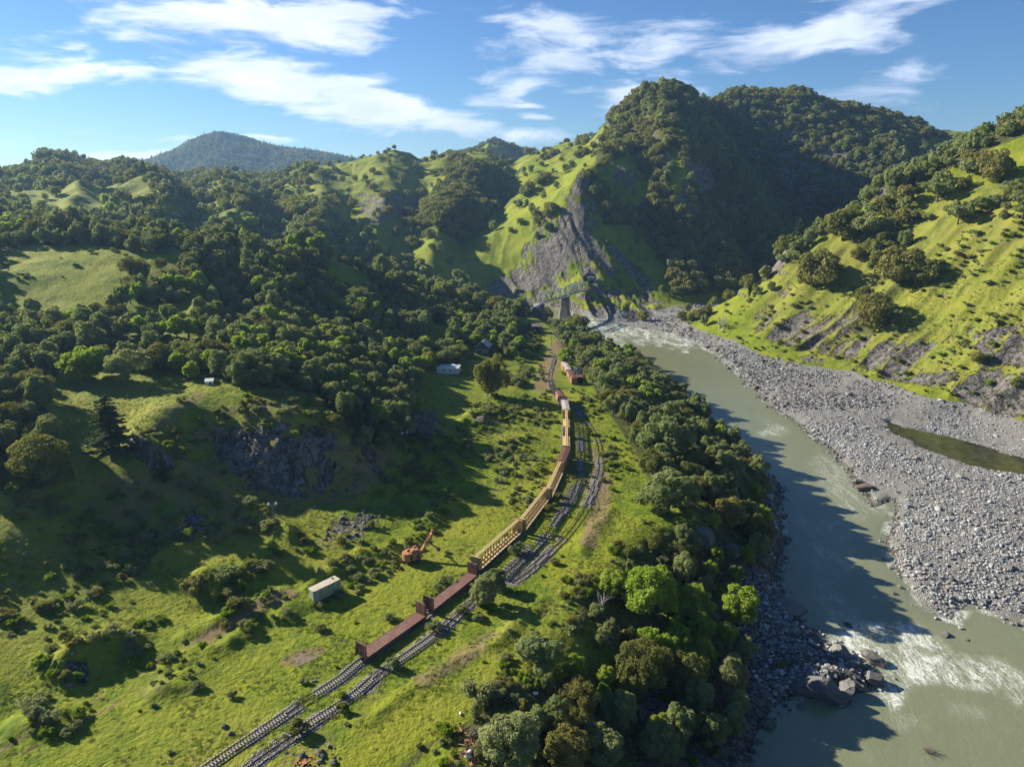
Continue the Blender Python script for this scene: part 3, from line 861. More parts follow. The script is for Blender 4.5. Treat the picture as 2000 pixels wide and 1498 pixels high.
def build_river():
    az = np.radians(np.concatenate([np.linspace(-12, -6.2, 12), np.linspace(-6, 50, 540), np.linspace(51, 88, 38)]))
    rr = np.concatenate([np.linspace(35, 98, 30), np.geomspace(100, 1150, 600)])
    A, R_ = np.meshgrid(az, rr)
    X, Y = R_ * np.sin(A), R_ * np.cos(A)
    sdr = poly_dist(X, Y, RIVER, 60)
    U, V = project(X, Y, np.full(X.shape, WATER_Z))
    foam = np.zeros(X.shape)
    for pts, k in FOAM:
        foam = np.maximum(foam, k * smooth(26, -14, poly_dist(U, V, pts) + 14 * fbm(X, Y, 7, 3, 201)))
    foam = np.maximum(foam, .55 * smooth(-3.0, -0.5, sdr) * smooth(-.1, .5, fbm(X, Y, 9, 3, 207)))
    n = fbm(X, Y, 5, 5, 203, 0.6, ridged=True)
    Z = WATER_Z + 0.06 * fbm(X, Y, 8, 4, 205) + foam * 0.75 * (n - 0.5)
    me = grid_mesh("river", X, Y, Z, False)
    set_attr(me, "flow", np.stack([foam, smooth(-6, 0, sdr), 0 * foam, 1 + 0 * foam], -1))
    m, t = new_mat("silty_water")
    pos = t.n('ShaderNodeNewGeometry').outputs['Position']
    fa = t.n('ShaderNodeAttribute', attribute_name="flow")
    sc = t.n('ShaderNodeSeparateColor')
    t.put(sc.inputs[0], fa.outputs['Color'])
    f = sc.outputs[0]
    # streaks drawn out along the current
    rot = t.n('ShaderNodeMapping')
    t.put(rot.inputs['Vector'], pos)
    rot.inputs['Rotation'].default_value = (0, 0, math.radians(30))
    rot.inputs['Scale'].default_value = (1.0, 0.34, 1)
    wv = t.noise(rot.outputs[0], 0.55, 7, 0.62, 1.6)
    fil = t.math('ABSOLUTE', t.math('SUBTRACT', wv, 0.5))
    fil2 = t.math('ABSOLUTE', t.math('SUBTRACT', t.noise(rot.outputs[0], 1.3, 6, .6, 2.0), 0.5))
    line = t.math('MAXIMUM', t.mapr(fil, 0.06, 0.0), t.math('MULTIPLY', t.mapr(fil2, 0.05, 0.0), .8))
    patch = t.mapr(t.noise(rot.outputs[0], 0.16, 5, 0.6, 1.0), 0.35, 0.7)
    dense = t.mapr(t.noise(rot.outputs[0], 1.7, 8, 0.72, 1.6), 0.47, 0.56)
    amt = t.math('MULTIPLY', line, t.math('MULTIPLY', t.mapr(f, 0.05, 0.6), t.math('ADD', patch, 0.25)), clamp=True)
    amt = t.math('MAXIMUM', amt, t.math('MULTIPLY', dense, t.mapr(t.math('ADD', f, t.math('MULTIPLY', t.math('SUBTRACT', patch, .5), .5)), 0.62, 1.1)), clamp=True)
    wisp = t.math('MULTIPLY', t.mapr(fil2, 0.025, 0.0), t.math('MULTIPLY', patch, 0.10))
    amt = t.math('MAXIMUM', amt, wisp, clamp=True)
    murk = t.mix(t.noise(pos, 0.03, 4), (0.158, 0.172, 0.092), (0.195, 0.207, 0.116))
    murk = t.mix(t.math('MULTIPLY', sc.outputs[1], 0.25), murk, (0.12, 0.115, 0.075))
    col = t.mix(amt, murk, (0.74, 0.76, 0.72))
    h = t.math('ADD', t.noise(pos, 0.9, 5, 0.55), t.math('MULTIPLY', wv, t.math('ADD', 0.4, t.math('MULTIPLY', f, 5.0))))
    nrm = bump(t, h, 0.35, 0.22)
    finish(t, col, t.mix(amt, (.16, .16, .16), (.7, .7, .7)), nrm, 0.5)
    return tag(link("river", me, mats=[m]), kind='structure')


build_river()


def build_pond():
    me = bpy.data.meshes.new("pond")
    bm = bmesh.new()
    P = np.array(POND)
    c = P.mean(0)
    vs = [bm.verts.new((*(c + (p - c) * 1.0 + (p - c) / np.linalg.norm(p - c) * 4), -18.95)) for p in P]
    bm.faces.new(vs)
    bm.to_mesh(me)
    bm.free()
    m, t = new_mat("still_water")
    pos = t.n('ShaderNodeNewGeometry').outputs['Position']
    col = t.mix(t.mapr(t.noise(pos, .25, 5, .6), .35, .65), (0.020, 0.022, 0.014), (0.052, 0.054, 0.030))
    finish(t, col, 0.12, bump(t, t.noise(pos, 1.5, 3), 0.1, 0.1), 0.5)
    tag(link("backwater_pool", me, mats=[m]), kind='structure')


build_pond()

# ------------------------------------------------------------------ plants
def leaf_material(name, dark, light, warm, trans=0.25):
    m, t = new_mat(name)
    a = t.n('ShaderNodeAttribute', attribute_name="tint")
    oi = t.n('ShaderNodeObjectInfo')
    s = t.sep(a.outputs['Color'])
    k = t.math('ADD', t.math('MULTIPLY', s[0], 0.75), t.math('MULTIPLY', oi.outputs['Random'], 0.35), clamp=True)
    c = t.mix(k, dark, light)
    c = t.mix(t.math('MULTIPLY', t.mapr(t.math('FRACT', t.math('MULTIPLY', oi.outputs['Random'], 7.31)), 0.4, 1.0), 0.5), c, warm)
    d = t.n('ShaderNodeBsdfDiffuse')
    t.put(d.inputs[0], c)
    tr = t.n('ShaderNodeBsdfTranslucent')
    t.put(tr.inputs[0], t.mix(0.5, c, (light[0] * 1.5, light[1] * 1.5, light[2] * .8)))
    mx = t.n('ShaderNodeMixShader')
    mx.inputs[0].default_value = trans
    t.t.links.new(d.outputs[0], mx.inputs[1])
    t.t.links.new(tr.outputs[0], mx.inputs[2])
    o = t.n('ShaderNodeOutputMaterial')
    t.t.links.new(mx.outputs[0], o.inputs[0])
    return m


def bark_material():
    m, t = new_mat("bark")
    pos = t.n('ShaderNodeTexCoord').outputs['Object']
    n = t.noise(t.vmath('MULTIPLY', pos, (6, 6, 1.2)), 1.0, 5)
    finish(t, t.mix(n, (0.045, 0.036, 0.028), (0.15, 0.125, 0.10)), 0.9, None, 0.1)
    return m


BARK = bark_material()
DEADWOOD, _dw = new_mat("dead_wood")
finish(_dw, (0.30, 0.27, 0.24), .9)
LEAF = {
    'oak': leaf_material("live_oak_leaves", (0.070, 0.086, 0.024), (0.250, 0.258, 0.078), (0.275, 0.225, 0.080), .38),
    'bay': leaf_material("bay_leaves", (0.095, 0.130, 0.044), (0.290, 0.335, 0.140), (0.320, 0.310, 0.145), .42),
    'maple': leaf_material("young_maple_leaves", (0.140, 0.215, 0.026), (0.340, 0.440, 0.075), (0.350, 0.380, 0.075), .5),
    'fir': leaf_material("fir_needles", (0.046, 0.068, 0.026), (0.130, 0.160, 0.060), (0.120, 0.130, 0.052), .2),
    'brush': leaf_material("brush_leaves", (0.095, 0.125, 0.050), (0.270, 0.300, 0.140), (0.250, 0.240, 0.110), .38),
    'herb': leaf_material("herb_leaves", (0.085, 0.155, 0.014), (0.210, 0.290, 0.034), (0.24, 0.24, 0.06), .45),
}


def mesh_np(name, V, F, tint=None, mats=(), matidx=None, smooth_=False):
    """F: (n,4) quads"""
    me = bpy.data.meshes.new(name)
    me.vertices.add(len(V))
    me.vertices.foreach_set("co", np.asarray(V, np.float32).ravel())
    F = np.asarray(F, np.int32)
    me.loops.add(F.size)
    me.loops.foreach_set("vertex_index", F.ravel())
    me.polygons.add(len(F))
    me.polygons.foreach_set("loop_start", (np.arange(len(F)) * F.shape[1]).astype(np.int32))
    me.polygons.foreach_set("loop_total", np.full(len(F), F.shape[1], np.int32))
    if matidx is not None:
        me.polygons.foreach_set("material_index", np.asarray(matidx, np.int32))
    if smooth_:
        me.polygons.foreach_set("use_smooth", np.ones(len(F), bool))
    me.update()
    if tint is not None:
        a = me.color_attributes.new("tint", 'FLOAT_COLOR', 'POINT')
        c = np.ones((len(V), 4), np.float32)
        c[:, 0] = c[:, 1] = c[:, 2] = tint
        a.data.foreach_set("color", c.ravel())
    for m in mats:
        me.materials.append(m)
    return me


def unit(v):
    return v / np.maximum(np.linalg.norm(v, axis=-1, keepdims=True), 1e-9)


def leaves(pos, nrm, size, rng, asp=0.75):
    """one bent quad of leaves at each position"""
    n = len(pos)
    r = unit(rng.normal(size=(n, 3)))
    a = unit(np.cross(nrm, r))
    b = np.cross(nrm, a)
    s = (size * rng.uniform(0.6, 1.35, n))[:, None] if np.isscalar(size) else (size * rng.uniform(0.6, 1.35, n))[:, None]
    off = np.array([(-1, -.6), (.8, -1), (1, .7), (-.7, 1)])
    V = np.stack([pos + a * s * o[0] * .5 + b * s * asp * o[1] * .5 for o in off], 1).reshape(-1, 3)
    F = np.arange(4 * n).reshape(n, 4)
    return V, F


def tube(pts, rad, sides=6):
    """tapered tube through points"""
    pts = np.array(pts, float)
    V, F = [], []
    for i, p in enumerate(pts):
        d = pts[min(i + 1, len(pts) - 1)] - pts[max(i - 1, 0)]
        d = d / (np.linalg.norm(d) + 1e-9)
        u_ = np.cross(d, (0.31, 0.95, 0.05))
        u_ /= np.linalg.norm(u_) + 1e-9
        w_ = np.cross(d, u_)
        for k in range(sides):
            a = 2 * math.pi * k / sides
            V.append(p + rad[i] * (math.cos(a) * u_ + math.sin(a) * w_))
    for i in range(len(pts) - 1):
        for k in range(sides):
            k2 = (k + 1) % sides
            F.append((i * sides + k, i * sides + k2, (i + 1) * sides + k2, (i + 1) * sides + k))
    return V, F


def merge(parts):
    V, F, o = [], [], 0
    for v, f in parts:
        V.append(np.asarray(v, float))
        F.append(np.asarray(f, int) + o)
        o += len(v)
    return np.concatenate(V), np.concatenate(F)


def broadleaf(seed, H, W, nclump, nleaf, leaf, trunk=0.22, flat=0.8, loose=0.0, multi=1):
    """crown of foliage clumps on limbs: returns crown (V,F,tint) and trunk (V,F); H height, W crown width"""
    rng = np.random.default_rng(seed)
    cz, rz, rx = H * (trunk + 1) / 2, H * (1 - trunk) / 2, W / 2
    cen, rad = [], []
    lob = rng.uniform(0.62, 1.2, 7)
    for i in range(nclump):
        g = 2.399963 * i + rng.normal() * .25
        zz = 1 - 1.88 * (i + .5) / nclump + rng.normal() * .06
        zz = max(-0.92, min(0.98, zz))
        rr_ = math.sqrt(max(0, 1 - zz * zz))
        f = lob[int((g % 6.283) / 6.284 * 7)] * rng.uniform(0.62, 0.86)
        cr = rng.uniform(0.17, 0.38) * (0.85 + .3 * rng.random())
        cen.append((rr_ * math.cos(g) * rx * f, rr_ * math.sin(g) * rx * f, cz + zz * rz * min(f + .06, .86) * (1 if zz > 0 else flat)))
        rad.append(cr)
    k = max(2, nclump // 6)
    for i in range(k):
        cen.append((rng.normal() * rx * .22, rng.normal() * rx * .22, cz + rng.normal() * rz * .25))
        rad.append(.42)
    cen, rad = np.array(cen), np.array(rad)
    w = rad ** 2
    idx = rng.choice(len(cen), nleaf, p=w / w.sum())
    d = rng.normal(size=(nleaf, 3))
    out = (cen[idx] - (0, 0, cz - rz * .3)) / (rx, rx, rz)
    d = unit(unit(d) + 0.55 * unit(out))
    rr_ = rng.uniform(0.75 - 0.35 * loose, 1.08, nleaf) ** 0.7
    scl = np.array([rx, rx, (rx + rz) / 2 * .85])
    wob = 1 + 0.18 * np.sin(d[:, 0] * 5 + idx) * np.cos(d[:, 1] * 6 + 2 * idx)
    pos = cen[idx] + d * (rad[idx] * rr_ * wob)[:, None] * scl
    nrm = unit(d + (0.55 + .5 * loose) * rng.normal(size=(nleaf, 3)) + (0, 0, .15))
    V, F = leaves(pos, nrm, leaf, rng)
    ctint = rng.random(len(cen)) * .6
    tint = np.repeat(np.clip(ctint[idx] + rng.random(nleaf) * .4, 0, 1), 4)
    parts = []
    r0 = 0.028 * H + .05
    base = np.array([0, 0, -0.3])
    fork = np.array([rng.normal() * .03 * H, rng.normal() * .03 * H, H * (trunk + .1)])
    stems = multi
    for s in range(stems):
        a = rng.uniform(0, 6.28)
        o = np.array([math.cos(a), math.sin(a), 0]) * (r0 * 1.5 if stems > 1 else 0)
        fk = fork + (o * 6 if stems > 1 else 0)
        parts.append(tube([base + o, base + o + (fk - base) * .5 + rng.normal(size=3) * .02 * H, fk], [r0 * 1.3, r0, r0 * .8], 7))
        order = rng.permutation(nclump)[:max(4, min(9, nclump // 3))]
        for j in order:
            c = cen[j]
            mid = (fk + c) / 2 + rng.normal(size=3) * .03 * H + (0, 0, .03 * H)
            parts.append(tube([fk - (0, 0, .1), mid, c], [r0 * .6, r0 * .34, r0 * .1], 5))
    TV, TF = merge(parts)
    return (V, F, tint), (TV, TF)


def conifer(seed, H, W, nbr, nleaf, leaf, droop=0.25):
    rng = np.random.default_rng(seed)
    t = np.sort(rng.uniform(0.06, 1.0, nbr)) ** 0.9
    az = 2.399963 * np.arange(nbr) + rng.normal(size=nbr) * .3
    L = W / 2 * (1 - t) ** 0.75 * rng.uniform(0.75, 1.15, nbr) + 0.15
    idx = rng.choice(nbr, nleaf, p=(L ** 1.3) / (L ** 1.3).sum())
    s = rng.uniform(0.08, 1.0, nleaf) ** 0.75
    zt = t[idx] * H * 0.97
    lat = rng.normal(size=nleaf) * 0.16 * L[idx] * (1.15 - s)
    ca, sa = np.cos(az[idx]), np.sin(az[idx])
    x = ca * s * L[idx] - sa * lat
    y = sa * s * L[idx] + ca * lat
    z = zt + L[idx] * (-droop * s + 0.33 * droop * s ** 3) + rng.normal(size=nleaf) * .05
    pos = np.stack([x, y, z], -1)
    nrm = unit(np.stack([ca * .35, sa * .35, np.ones(nleaf)], -1) + .5 * rng.normal(size=(nleaf, 3)))
    V, F = leaves(pos, nrm, leaf, rng, .55)
    br = rng.random(nbr)
    tint = np.repeat(np.clip(.6 * br[idx] * .6 + .5 * s * rng.random(nleaf), 0, 1), 4)
    parts = [tube([(0, 0, -.3), (0, 0, H * .5), (0, 0, H)], [.02 * H + .05, .012 * H, .01], 7)]
    for j in range(0, nbr, 3):
        c = np.array([math.cos(az[j]), math.sin(az[j]), 0])
        parts.append(tube([(0, 0, t[j] * H * .97), c * L[j] * .9 + (0, 0, t[j] * H * .97 - droop * L[j] * .7)], [.05, .015], 4))
    TV, TF = merge(parts)
    return (V, F, tint), (TV, TF)


def bush(seed, R, H, nclump, nleaf, leaf, loose=.3):
    rng = np.random.default_rng(seed)
    a = rng.uniform(0, 6.28, nclump)
    q = np.sqrt(rng.random(nclump))
    cen = np.stack([np.cos(a) * q * R * .68, np.sin(a) * q * R * .68, H * (.38 + .3 * (1 - q ** 2) * rng.random(nclump))], -1)
    rad = rng.uniform(.28, .5, nclump) * R * .9
    idx = rng.integers(0, nclump, nleaf)
    d = unit(rng.normal(size=(nleaf, 3)) + (0, 0, .5))
    pos = cen[idx] + d * (rad[idx] * rng.uniform(.6 - .3 * loose, 1.1 + .15 * loose, nleaf))[:, None] * (1, 1, H / R * .8)
    pos[:, 2] = np.abs(pos[:, 2])
    nrm = unit(d + (.6 + loose) * rng.normal(size=(nleaf, 3)))
    V, F = leaves(pos, nrm, leaf, rng)
    ct = rng.random(nclump) * .5
    tint = np.repeat(np.clip(ct[idx] + .5 * rng.random(nleaf), 0, 1), 4)
    parts = []
    for j in range(min(6, nclump)):
        parts.append(tube([(0, 0, -.1), cen[j] * (.5, .5, .6), cen[j]], [.05 * R, .03 * R, .01 * R], 4))
    return (V, F, tint), merge(parts)


# every kind of plant: builder at three levels of detail (near, middle, far)
SPEC = {
    'oak': [lambda s, k: broadleaf(s, 9.5, 11.5, 30, k[0], k[1], .08, .95), 4],
    'bay': [lambda s, k: broadleaf(s + 50, 11.5, 8.5, 26, k[0], k[1], .09, 1.0, .15), 4],
    'maple': [lambda s, k: broadleaf(s + 90, 10.0, 8.5, 24, k[0], k[1], .2, .8, .75), 3],
    'savanna': [lambda s, k: broadleaf(s + 130, 8.5, 10.5, 17, int(k[0] * .7), k[1], .3, .6, .7), 3],
    'fir': [lambda s, k: conifer(s + 170, 16, 6.5, 90, k[0], k[1]), 3],
}
LOD = [(13000, 0.34), (3600, 0.58), (700, 1.15)]
MATKEY = {'oak': 'oak', 'bay': 'bay', 'maple': 'maple', 'savanna': 'bay', 'fir': 'fir'}
PROTO = {}     # (kind, variant, lod) -> (crown mesh, trunk mesh, joined mesh)


def make_proto(kind, var, lod):
    key = (kind, var, lod)
    if key in PROTO:
        return PROTO[key]
    (V, F, t), (TV, TF) = SPEC[kind][0](var * 7 + 3, LOD[lod])
    mat = LEAF[MATKEY[kind]]
    crown = mesh_np("crown", V, F, t, [mat]) if lod == 0 else None
    trunk = mesh_np("trunk", TV, TF, None, [BARK], smooth_=True) if lod == 0 else None
    if lod == 2:
        TV, TF = TV[:21], TF[:14]
    JV, JF = merge([(V, F), (TV, TF)])
    joined = mesh_np(kind + "_tree", JV, JF, np.concatenate([t, np.full(len(TV), .5)]), [mat, BARK],
                     np.concatenate([np.zeros(len(F)), np.ones(len(TF))]))
    PROTO[key] = (crown, trunk, joined)
    return PROTO[key]


# where trees stand: outlines seen in the photograph with the share of ground under crowns, kinds and size
COVER = [
    # (outline, cover, (oak, bay, maple, savanna, fir), scale)
    ([(-200, 240), (700, 240), (700, 460), (-200, 460)], .36, (.55, .25, .15, .03, .02), .84),
    ([(60, 430), (120, 382), (150, 358), (290, 362), (325, 388), (220, 395), (140, 428)], .10, (.8, .2, 0, 0, 0), .8),
    ([(300, 400), (420, 390), (410, 425), (320, 425)], .12, (.8, .2, 0, 0, 0), .8), ([(150, 300), (300, 330), (250, 350), (100, 345)], .5, (.7, .2, 0, 0, .1), .9),
    ([(0, 295), (190, 295), (190, 318), (0, 322)], .9, (.4, .2, 0, 0, .4), 1.1),
    ([(600, 280), (1100, 270), (1100, 520), (600, 520)], .15, (.6, .3, .1, 0, 0), .95),
    ([(630, 322), (700, 296), (950, 286), (1000, 300), (960, 330), (880, 345), (800, 385), (720, 410), (660, 400), (690, 362), (650, 352)], .07, (.8, .2, 0, 0, 0), .8),
    ([(880, 306), (960, 330), (1000, 360), (975, 400), (930, 460), (880, 500), (800, 505), (790, 440), (840, 400), (870, 350)], .92, (.75, .2, .05, 0, 0), 1.0),
    ([(600, 490), (700, 440), (850, 445), (900, 480), (900, 560), (600, 520)], .14, (.6, .3, .1, 0, 0), .9),
    ([(560, 400), (640, 400), (620, 480), (560, 470)], .6, (.6, .3, .1, 0, 0), 1.0),
    # the mountain
    ([(1180, 140), (2010, 140), (2010, 660), (1180, 660)], .80, (.58, .28, .08, 0, .02), .95),
    ([(1090, 300), (1250, 240), (1300, 330), (1190, 420), (1140, 370), (1150, 330)], .66, (.7, .2, .1, 0, 0), .9),
    ([(905, 545), (960, 450), (1040, 378), (1110, 318), (1170, 288), (1155, 340), (1130, 372), (1100, 430), (1050, 480), (1000, 520), (940, 575)], .055, (.4, .4, .2, 0, 0), .85),
    ([(1040, 420), (1090, 400), (1100, 440), (1060, 490), (1040, 470)], .55, (.5, .5, 0, 0, 0), .9),
    ([(985, 306), (1100, 274), (1190, 245), (1160, 290), (1070, 335), (1000, 340)], .12, (.8, .2, 0, 0, 0), .9),
    ([(1165, 330), (1230, 300), (1275, 380), (1240, 420), (1190, 415)], .18, (.7, .3, 0, 0, 0), .8),
    ([(1320, 290), (1400, 340), (1370, 440), (1320, 400), (1300, 330)], .35, (.7, .3, 0, 0, 0), .8),
    ([(1180, 440), (1260, 440), (1300, 520), (1320, 600), (1220, 600), (1180, 520)], .16, (.3, .7, 0, 0, 0), .55),
    (CLIFF_PX, .02, (.3, .7, 0, 0, 0), .4),
    ([(1290, 585), (1500, 560), (1440, 600), (1320, 625)], .12, (0, .6, .4, 0, 0), .6),
    ([(1330, 215), (1350, 225), (1330, 250), (1300, 230)], .1, (.8, .2, 0, 0, 0), .8), ([(1660, 225), (1700, 220), (1690, 245), (1655, 240)], .1, (.8, .2, 0, 0, 0), .8),
    ([(1840, 262), (1900, 238), (1990, 225), (1900, 290), (1830, 310), (1790, 285)], .15, (.7, .3, 0, 0, 0), .8),
    # right hill
    ([(1395, 610), (1480, 548), (1560, 480), (1640, 418), (1720, 360), (1850, 290), (2010, 215), (2010, 900), (1300, 660)], .022, (.4, .4, 0, .2, 0), .7),
    ([(1480, 552), (1560, 476), (1640, 408), (1740, 340), (1830, 292), (1920, 248), (2010, 208), (2010, 262), (1900, 306), (1820, 350), (1740, 378), (1680, 405), (1600, 462), (1540, 520), (1500, 556)], .85, (.2, .4, 0, .4, 0), .9),
    ([(1610, 490), (1650, 420), (1740, 385), (1850, 350), (1860, 400), (1790, 450), (1700, 470), (1640, 515)], .42, (.3, .2, 0, .5, 0), .9),
    ([(1680, 480), (1800, 475), (1790, 560), (1730, 580), (1690, 530)], .55, (.5, .5, 0, 0, 0), .95),
    ([(1860, 320), (1950, 310), (1970, 380), (1880, 380)], .5, (.6, 0, 0, .4, 0), 1.1), ([(1900, 400), (2010, 370), (2010, 440), (1920, 430)], .35, (.3, .2, 0, .5, 0), .9),
    ([(1500, 545), (1600, 495), (1630, 550), (1540, 600), (1450, 620), (1410, 600)], .38, (.6, .4, 0, 0, 0), .9),
    ([(1670, 590), (1722, 600), (1710, 655), (1660, 650)], .8, (.7, .3, 0, 0, 0), 1.0),
    ([(1580, 500), (1680, 460), (1700, 500), (1620, 560)], .45, (.6, .3, 0, .1, 0), .9),
    # left ridge and hollows
    ([(-300, 410), (600, 430), (1010, 600), (1060, 640), (1020, 690), (960, 720), (900, 700), (820, 740), (800, 860), (700, 840), (620, 770), (400, 745), (130, 735), (-300, 760)], .60, (.34, .36, .26, 0, .04), .90),
    ([(-10, 505), (60, 480), (200, 480), (280, 497), (272, 560), (240, 600), (200, 640), (120, 625), (-10, 612)], .012, (.5, .5, 0, 0, 0), .7),
    ([(270, 495), (360, 500), (330, 560), (260, 590), (240, 560)], .3, (.6, .4, 0, 0, 0), .9),
    ([(180, 610), (400, 590), (430, 612), (290, 645), (200, 655)], .25, (.5, .5, 0, 0, 0), .8),
    ([(640, 505), (745, 515), (725, 565), (690, 585), (655, 560)], .12, (.5, .3, .2, 0, 0), .8),
    ([(835, 625), (880, 640), (860, 720), (840, 740), (830, 690)], .06, (.5, .5, 0, 0, 0), .7),
    ([(840, 700), (1010, 700), (1060, 745), (1060, 780), (820, 760)], .04, (.5, .5, 0, 0, 0), .8),
    ([(-100, 700), (70, 700), (130, 735), (60, 760), (-100, 770)], .75, (.4, .4, .2, 0, 0), .9),
    ([(120, 700), (340, 745), (420, 752), (400, 772), (300, 830), (200, 860), (130, 860), (90, 800), (110, 745)], .0, (1, 0, 0, 0, 0), .7),
    ([(-100, 780), (80, 780), (120, 860), (150, 940), (40, 960), (-100, 960)], .78, (.5, .4, .1, 0, 0), .95),
    ([(620, 765), (700, 800), (780, 860), (740, 900), (700, 870), (640, 820)], .75, (.5, .3, .1, 0, .1), .75),
    # along the river bank
    ([(1080, 640), (1130, 655), (1200, 690), (1250, 715), (1290, 752), (1332, 778), (1345, 800), (1430, 855), (1500, 930), (1500, 985), (1440, 1000), (1390, 1015), (1370, 1005), (1262, 935), (1240, 880), (1190, 810), (1150, 740), (1125, 690), (1090, 670)],
     .88, (.36, .40, .22, 0, .02), .92),
    ([(1370, 1020), (1440, 1010), (1500, 1000), (1500, 1140), (1530, 1200), (1560, 1260), (1500, 1330), (1450, 1400), (1400, 1500), (700, 1500), (760, 1470), (880, 1435), (970, 1365), (1045, 1300), (1110, 1200), (1190, 1130), (1245, 1058)],
     .74, (.34, .30, .34, 0, .02), .80),
    ([(1490, 1000), (1545, 940), (1540, 1180), (1600, 1240), (1720, 1300), (1700, 1350), (1560, 1370), (1480, 1420), (1470, 1500), (1390, 1500), (1450, 1400), (1510, 1300), (1560, 1260), (1500, 1160)], .12, (.1, .5, .4, 0, 0), .4),
    ([(1070, 1230), (1140, 1240), (1150, 1300), (1090, 1330), (1060, 1310)], .15, (.4, .3, .3, 0, 0), .5),
    ([(860, 1440), (960, 1430), (980, 1500), (800, 1500)], .35, (.4, .3, .3, 0, 0), .5),
]


def in_poly(u, v, poly):
    return poly_dist(u, v, poly, 5) < 0


def cover_at(u, v):
    n = len(u)
    c = np.zeros(n)
    z = np.full(n, -1)
    for i, (poly, k, _, _) in enumerate(COVER):
        q = in_poly(u, v, poly)
        c[q] = k
        z[q] = i
    return c, z


rng = np.random.default_rng(77)

# single trees that stand out: foot pixel, crown width and height in pixels, kind, label
SINGLE = [
    (222, 898, 112, 142, 'fir', "big broad spruce on the sunny meadow slope left of the quarry"), (320, 944, 34, 78, 'fir', "narrow dark fir on the shaded slope below the big spruce"),
    (700, 842, 40, 68, 'fir', "tall grey green fir among trees at the quarry's right edge"), (733, 868, 26, 56, 'fir', "thin young fir right of the quarry, lowest of the three"), (676, 800, 36, 62, 'fir', "fir peeking over the trees above the quarry"),
    (172, 742, 92, 72, 'maple', "bright yellow green tree with leaning trunk at the meadow's upper edge"), (250, 746, 80, 66, 'savanna', "open limbed tree beside the bright leaning tree on the knoll meadow"),
    (80, 930, 112, 92, 'oak', "large round oak at the left meadow edge below the sunny patch"), (958, 772, 66, 84, 'oak', "tall rounded olive oak right of the mobile home"), (890, 712, 66, 46, 'bay', "spreading pale green tree behind the mobile home"), (866, 696, 50, 40, 'bay', "smaller pale tree behind the mobile home roof"),
    (942, 1180, 56, 62, 'bay', "silvery green bushy tree leaning on the flatcar coupled ahead of the buff cars"), (970, 1150, 44, 50, 'bay', "silvery bushy tree right of the first buff car end"),
    (1045, 1296, 84, 66, 'bay', "round leafy tree alone on the grass above the scrap heap"), (1440, 1222, 84, 92, 'maple', "bright round maple standing alone on the dark river bank"),
    (1258, 1205, 112, 104, 'maple', "largest bright green maple on the bank below the grassy shelf"), (1345, 1212, 82, 76, 'maple', "bright maple right of the largest one on the bank"), (1195, 1160, 62, 56, 'maple', "small bright leafy tree at the shelf edge"),
    (1248, 1345, 118, 112, 'oak', "large olive green oak in the middle of the dark bank"), (1335, 1350, 92, 92, 'oak', "dark oak right of the large olive one on the bank"), (1205, 1420, 80, 84, 'bay', "pale grey green tree below the large olive oak"),
    (1300, 998, 104, 96, 'bay', "big grey green tree at the tip of the sunny grass shelf"), (1290, 900, 112, 104, 'bay', "big leafy tree behind the grey green one at the shelf"), (1425, 1030, 66, 66, 'oak', "dark rounded oak at the cliff corner of the shelf"),
    (1225, 706, 34, 36, 'maple', "small bright tree overhanging the water below the bridge"), (1128, 655, 56, 42, 'oak', "rounded olive oak in front of the tall bridge pier"), (1062, 626, 42, 30, 'oak', "oak beside the short bridge pier"), (1104, 715, 36, 36, 'maple', "bright green dome shaped tree beside the grounded boxcars"),
    (1592, 560, 100, 76, 'oak', "broad dark oak clump on the crest of the hill across the river"), (1700, 640, 76, 70, 'oak', "dense dark oak alone low on the hill across the river"), (1752, 555, 96, 80, 'oak', "wide dark oak in the middle of the hill across the river"),
    (1800, 560, 60, 56, 'oak', "smaller oak right of the wide one in the middle of the hill"), (1646, 470, 84, 70, 'oak', "dark oak near the crest above the hill clump"), (1945, 356, 64, 62, 'oak', "large dark oak high on the bare slope at the right edge"),
    (1870, 440, 60, 50, 'savanna', "open branched oak on the bright slope"), (1560, 480, 44, 56, 'fir', "lone dark fir on the ridge line across the river"), (1690, 470, 66, 54, 'savanna', "pale open oak on the upper hill across the river"), (1830, 395, 64, 50, 'savanna', "open oak on the crest of the bright slope"),
    (910, 290, 14, 15, 'savanna', "tiny lone tree on the central skyline"), (1000, 1490, 120, 110, 'bay', "large pale tree at the bottom edge below the scrap heap"), (1105, 1498, 110, 100, 'oak', "oak at the bottom edge right of the scrap heap"), (1180, 1490, 90, 90, 'bay', "pale round tree at the bottom edge under the dark rock"),
    (1290, 1480, 90, 88, 'bay', "sunlit pale crown at the bottom edge near the cove"),
]
CLEAR = [(942, 690, 13), (944, 712, 11), (946, 728, 9), (880, 735, 11), (880, 760, 10), (1048, 655, 7), (1050, 672, 7), (1030, 610, 9), (1016, 622, 8), (1050, 604, 7), (1060, 620, 7), (409, 752, 5), (400, 775, 6), (1131, 752, 4), (1127, 741, 5), (1112, 735, 6)]
MAN = []
for u_, v_, wpx, hpx, kd_, lb_ in SINGLE:
    x_, y_, z_ = hit(u_, v_)
    dep = y_ * _c - (z_ - CAM_H) * _s
    MAN.append((x_, y_, z_, wpx * dep / FPX, hpx * dep / FPX, kd_, lb_))
MANXY = np.array([(m[0], m[1], m[3]) for m in MAN])


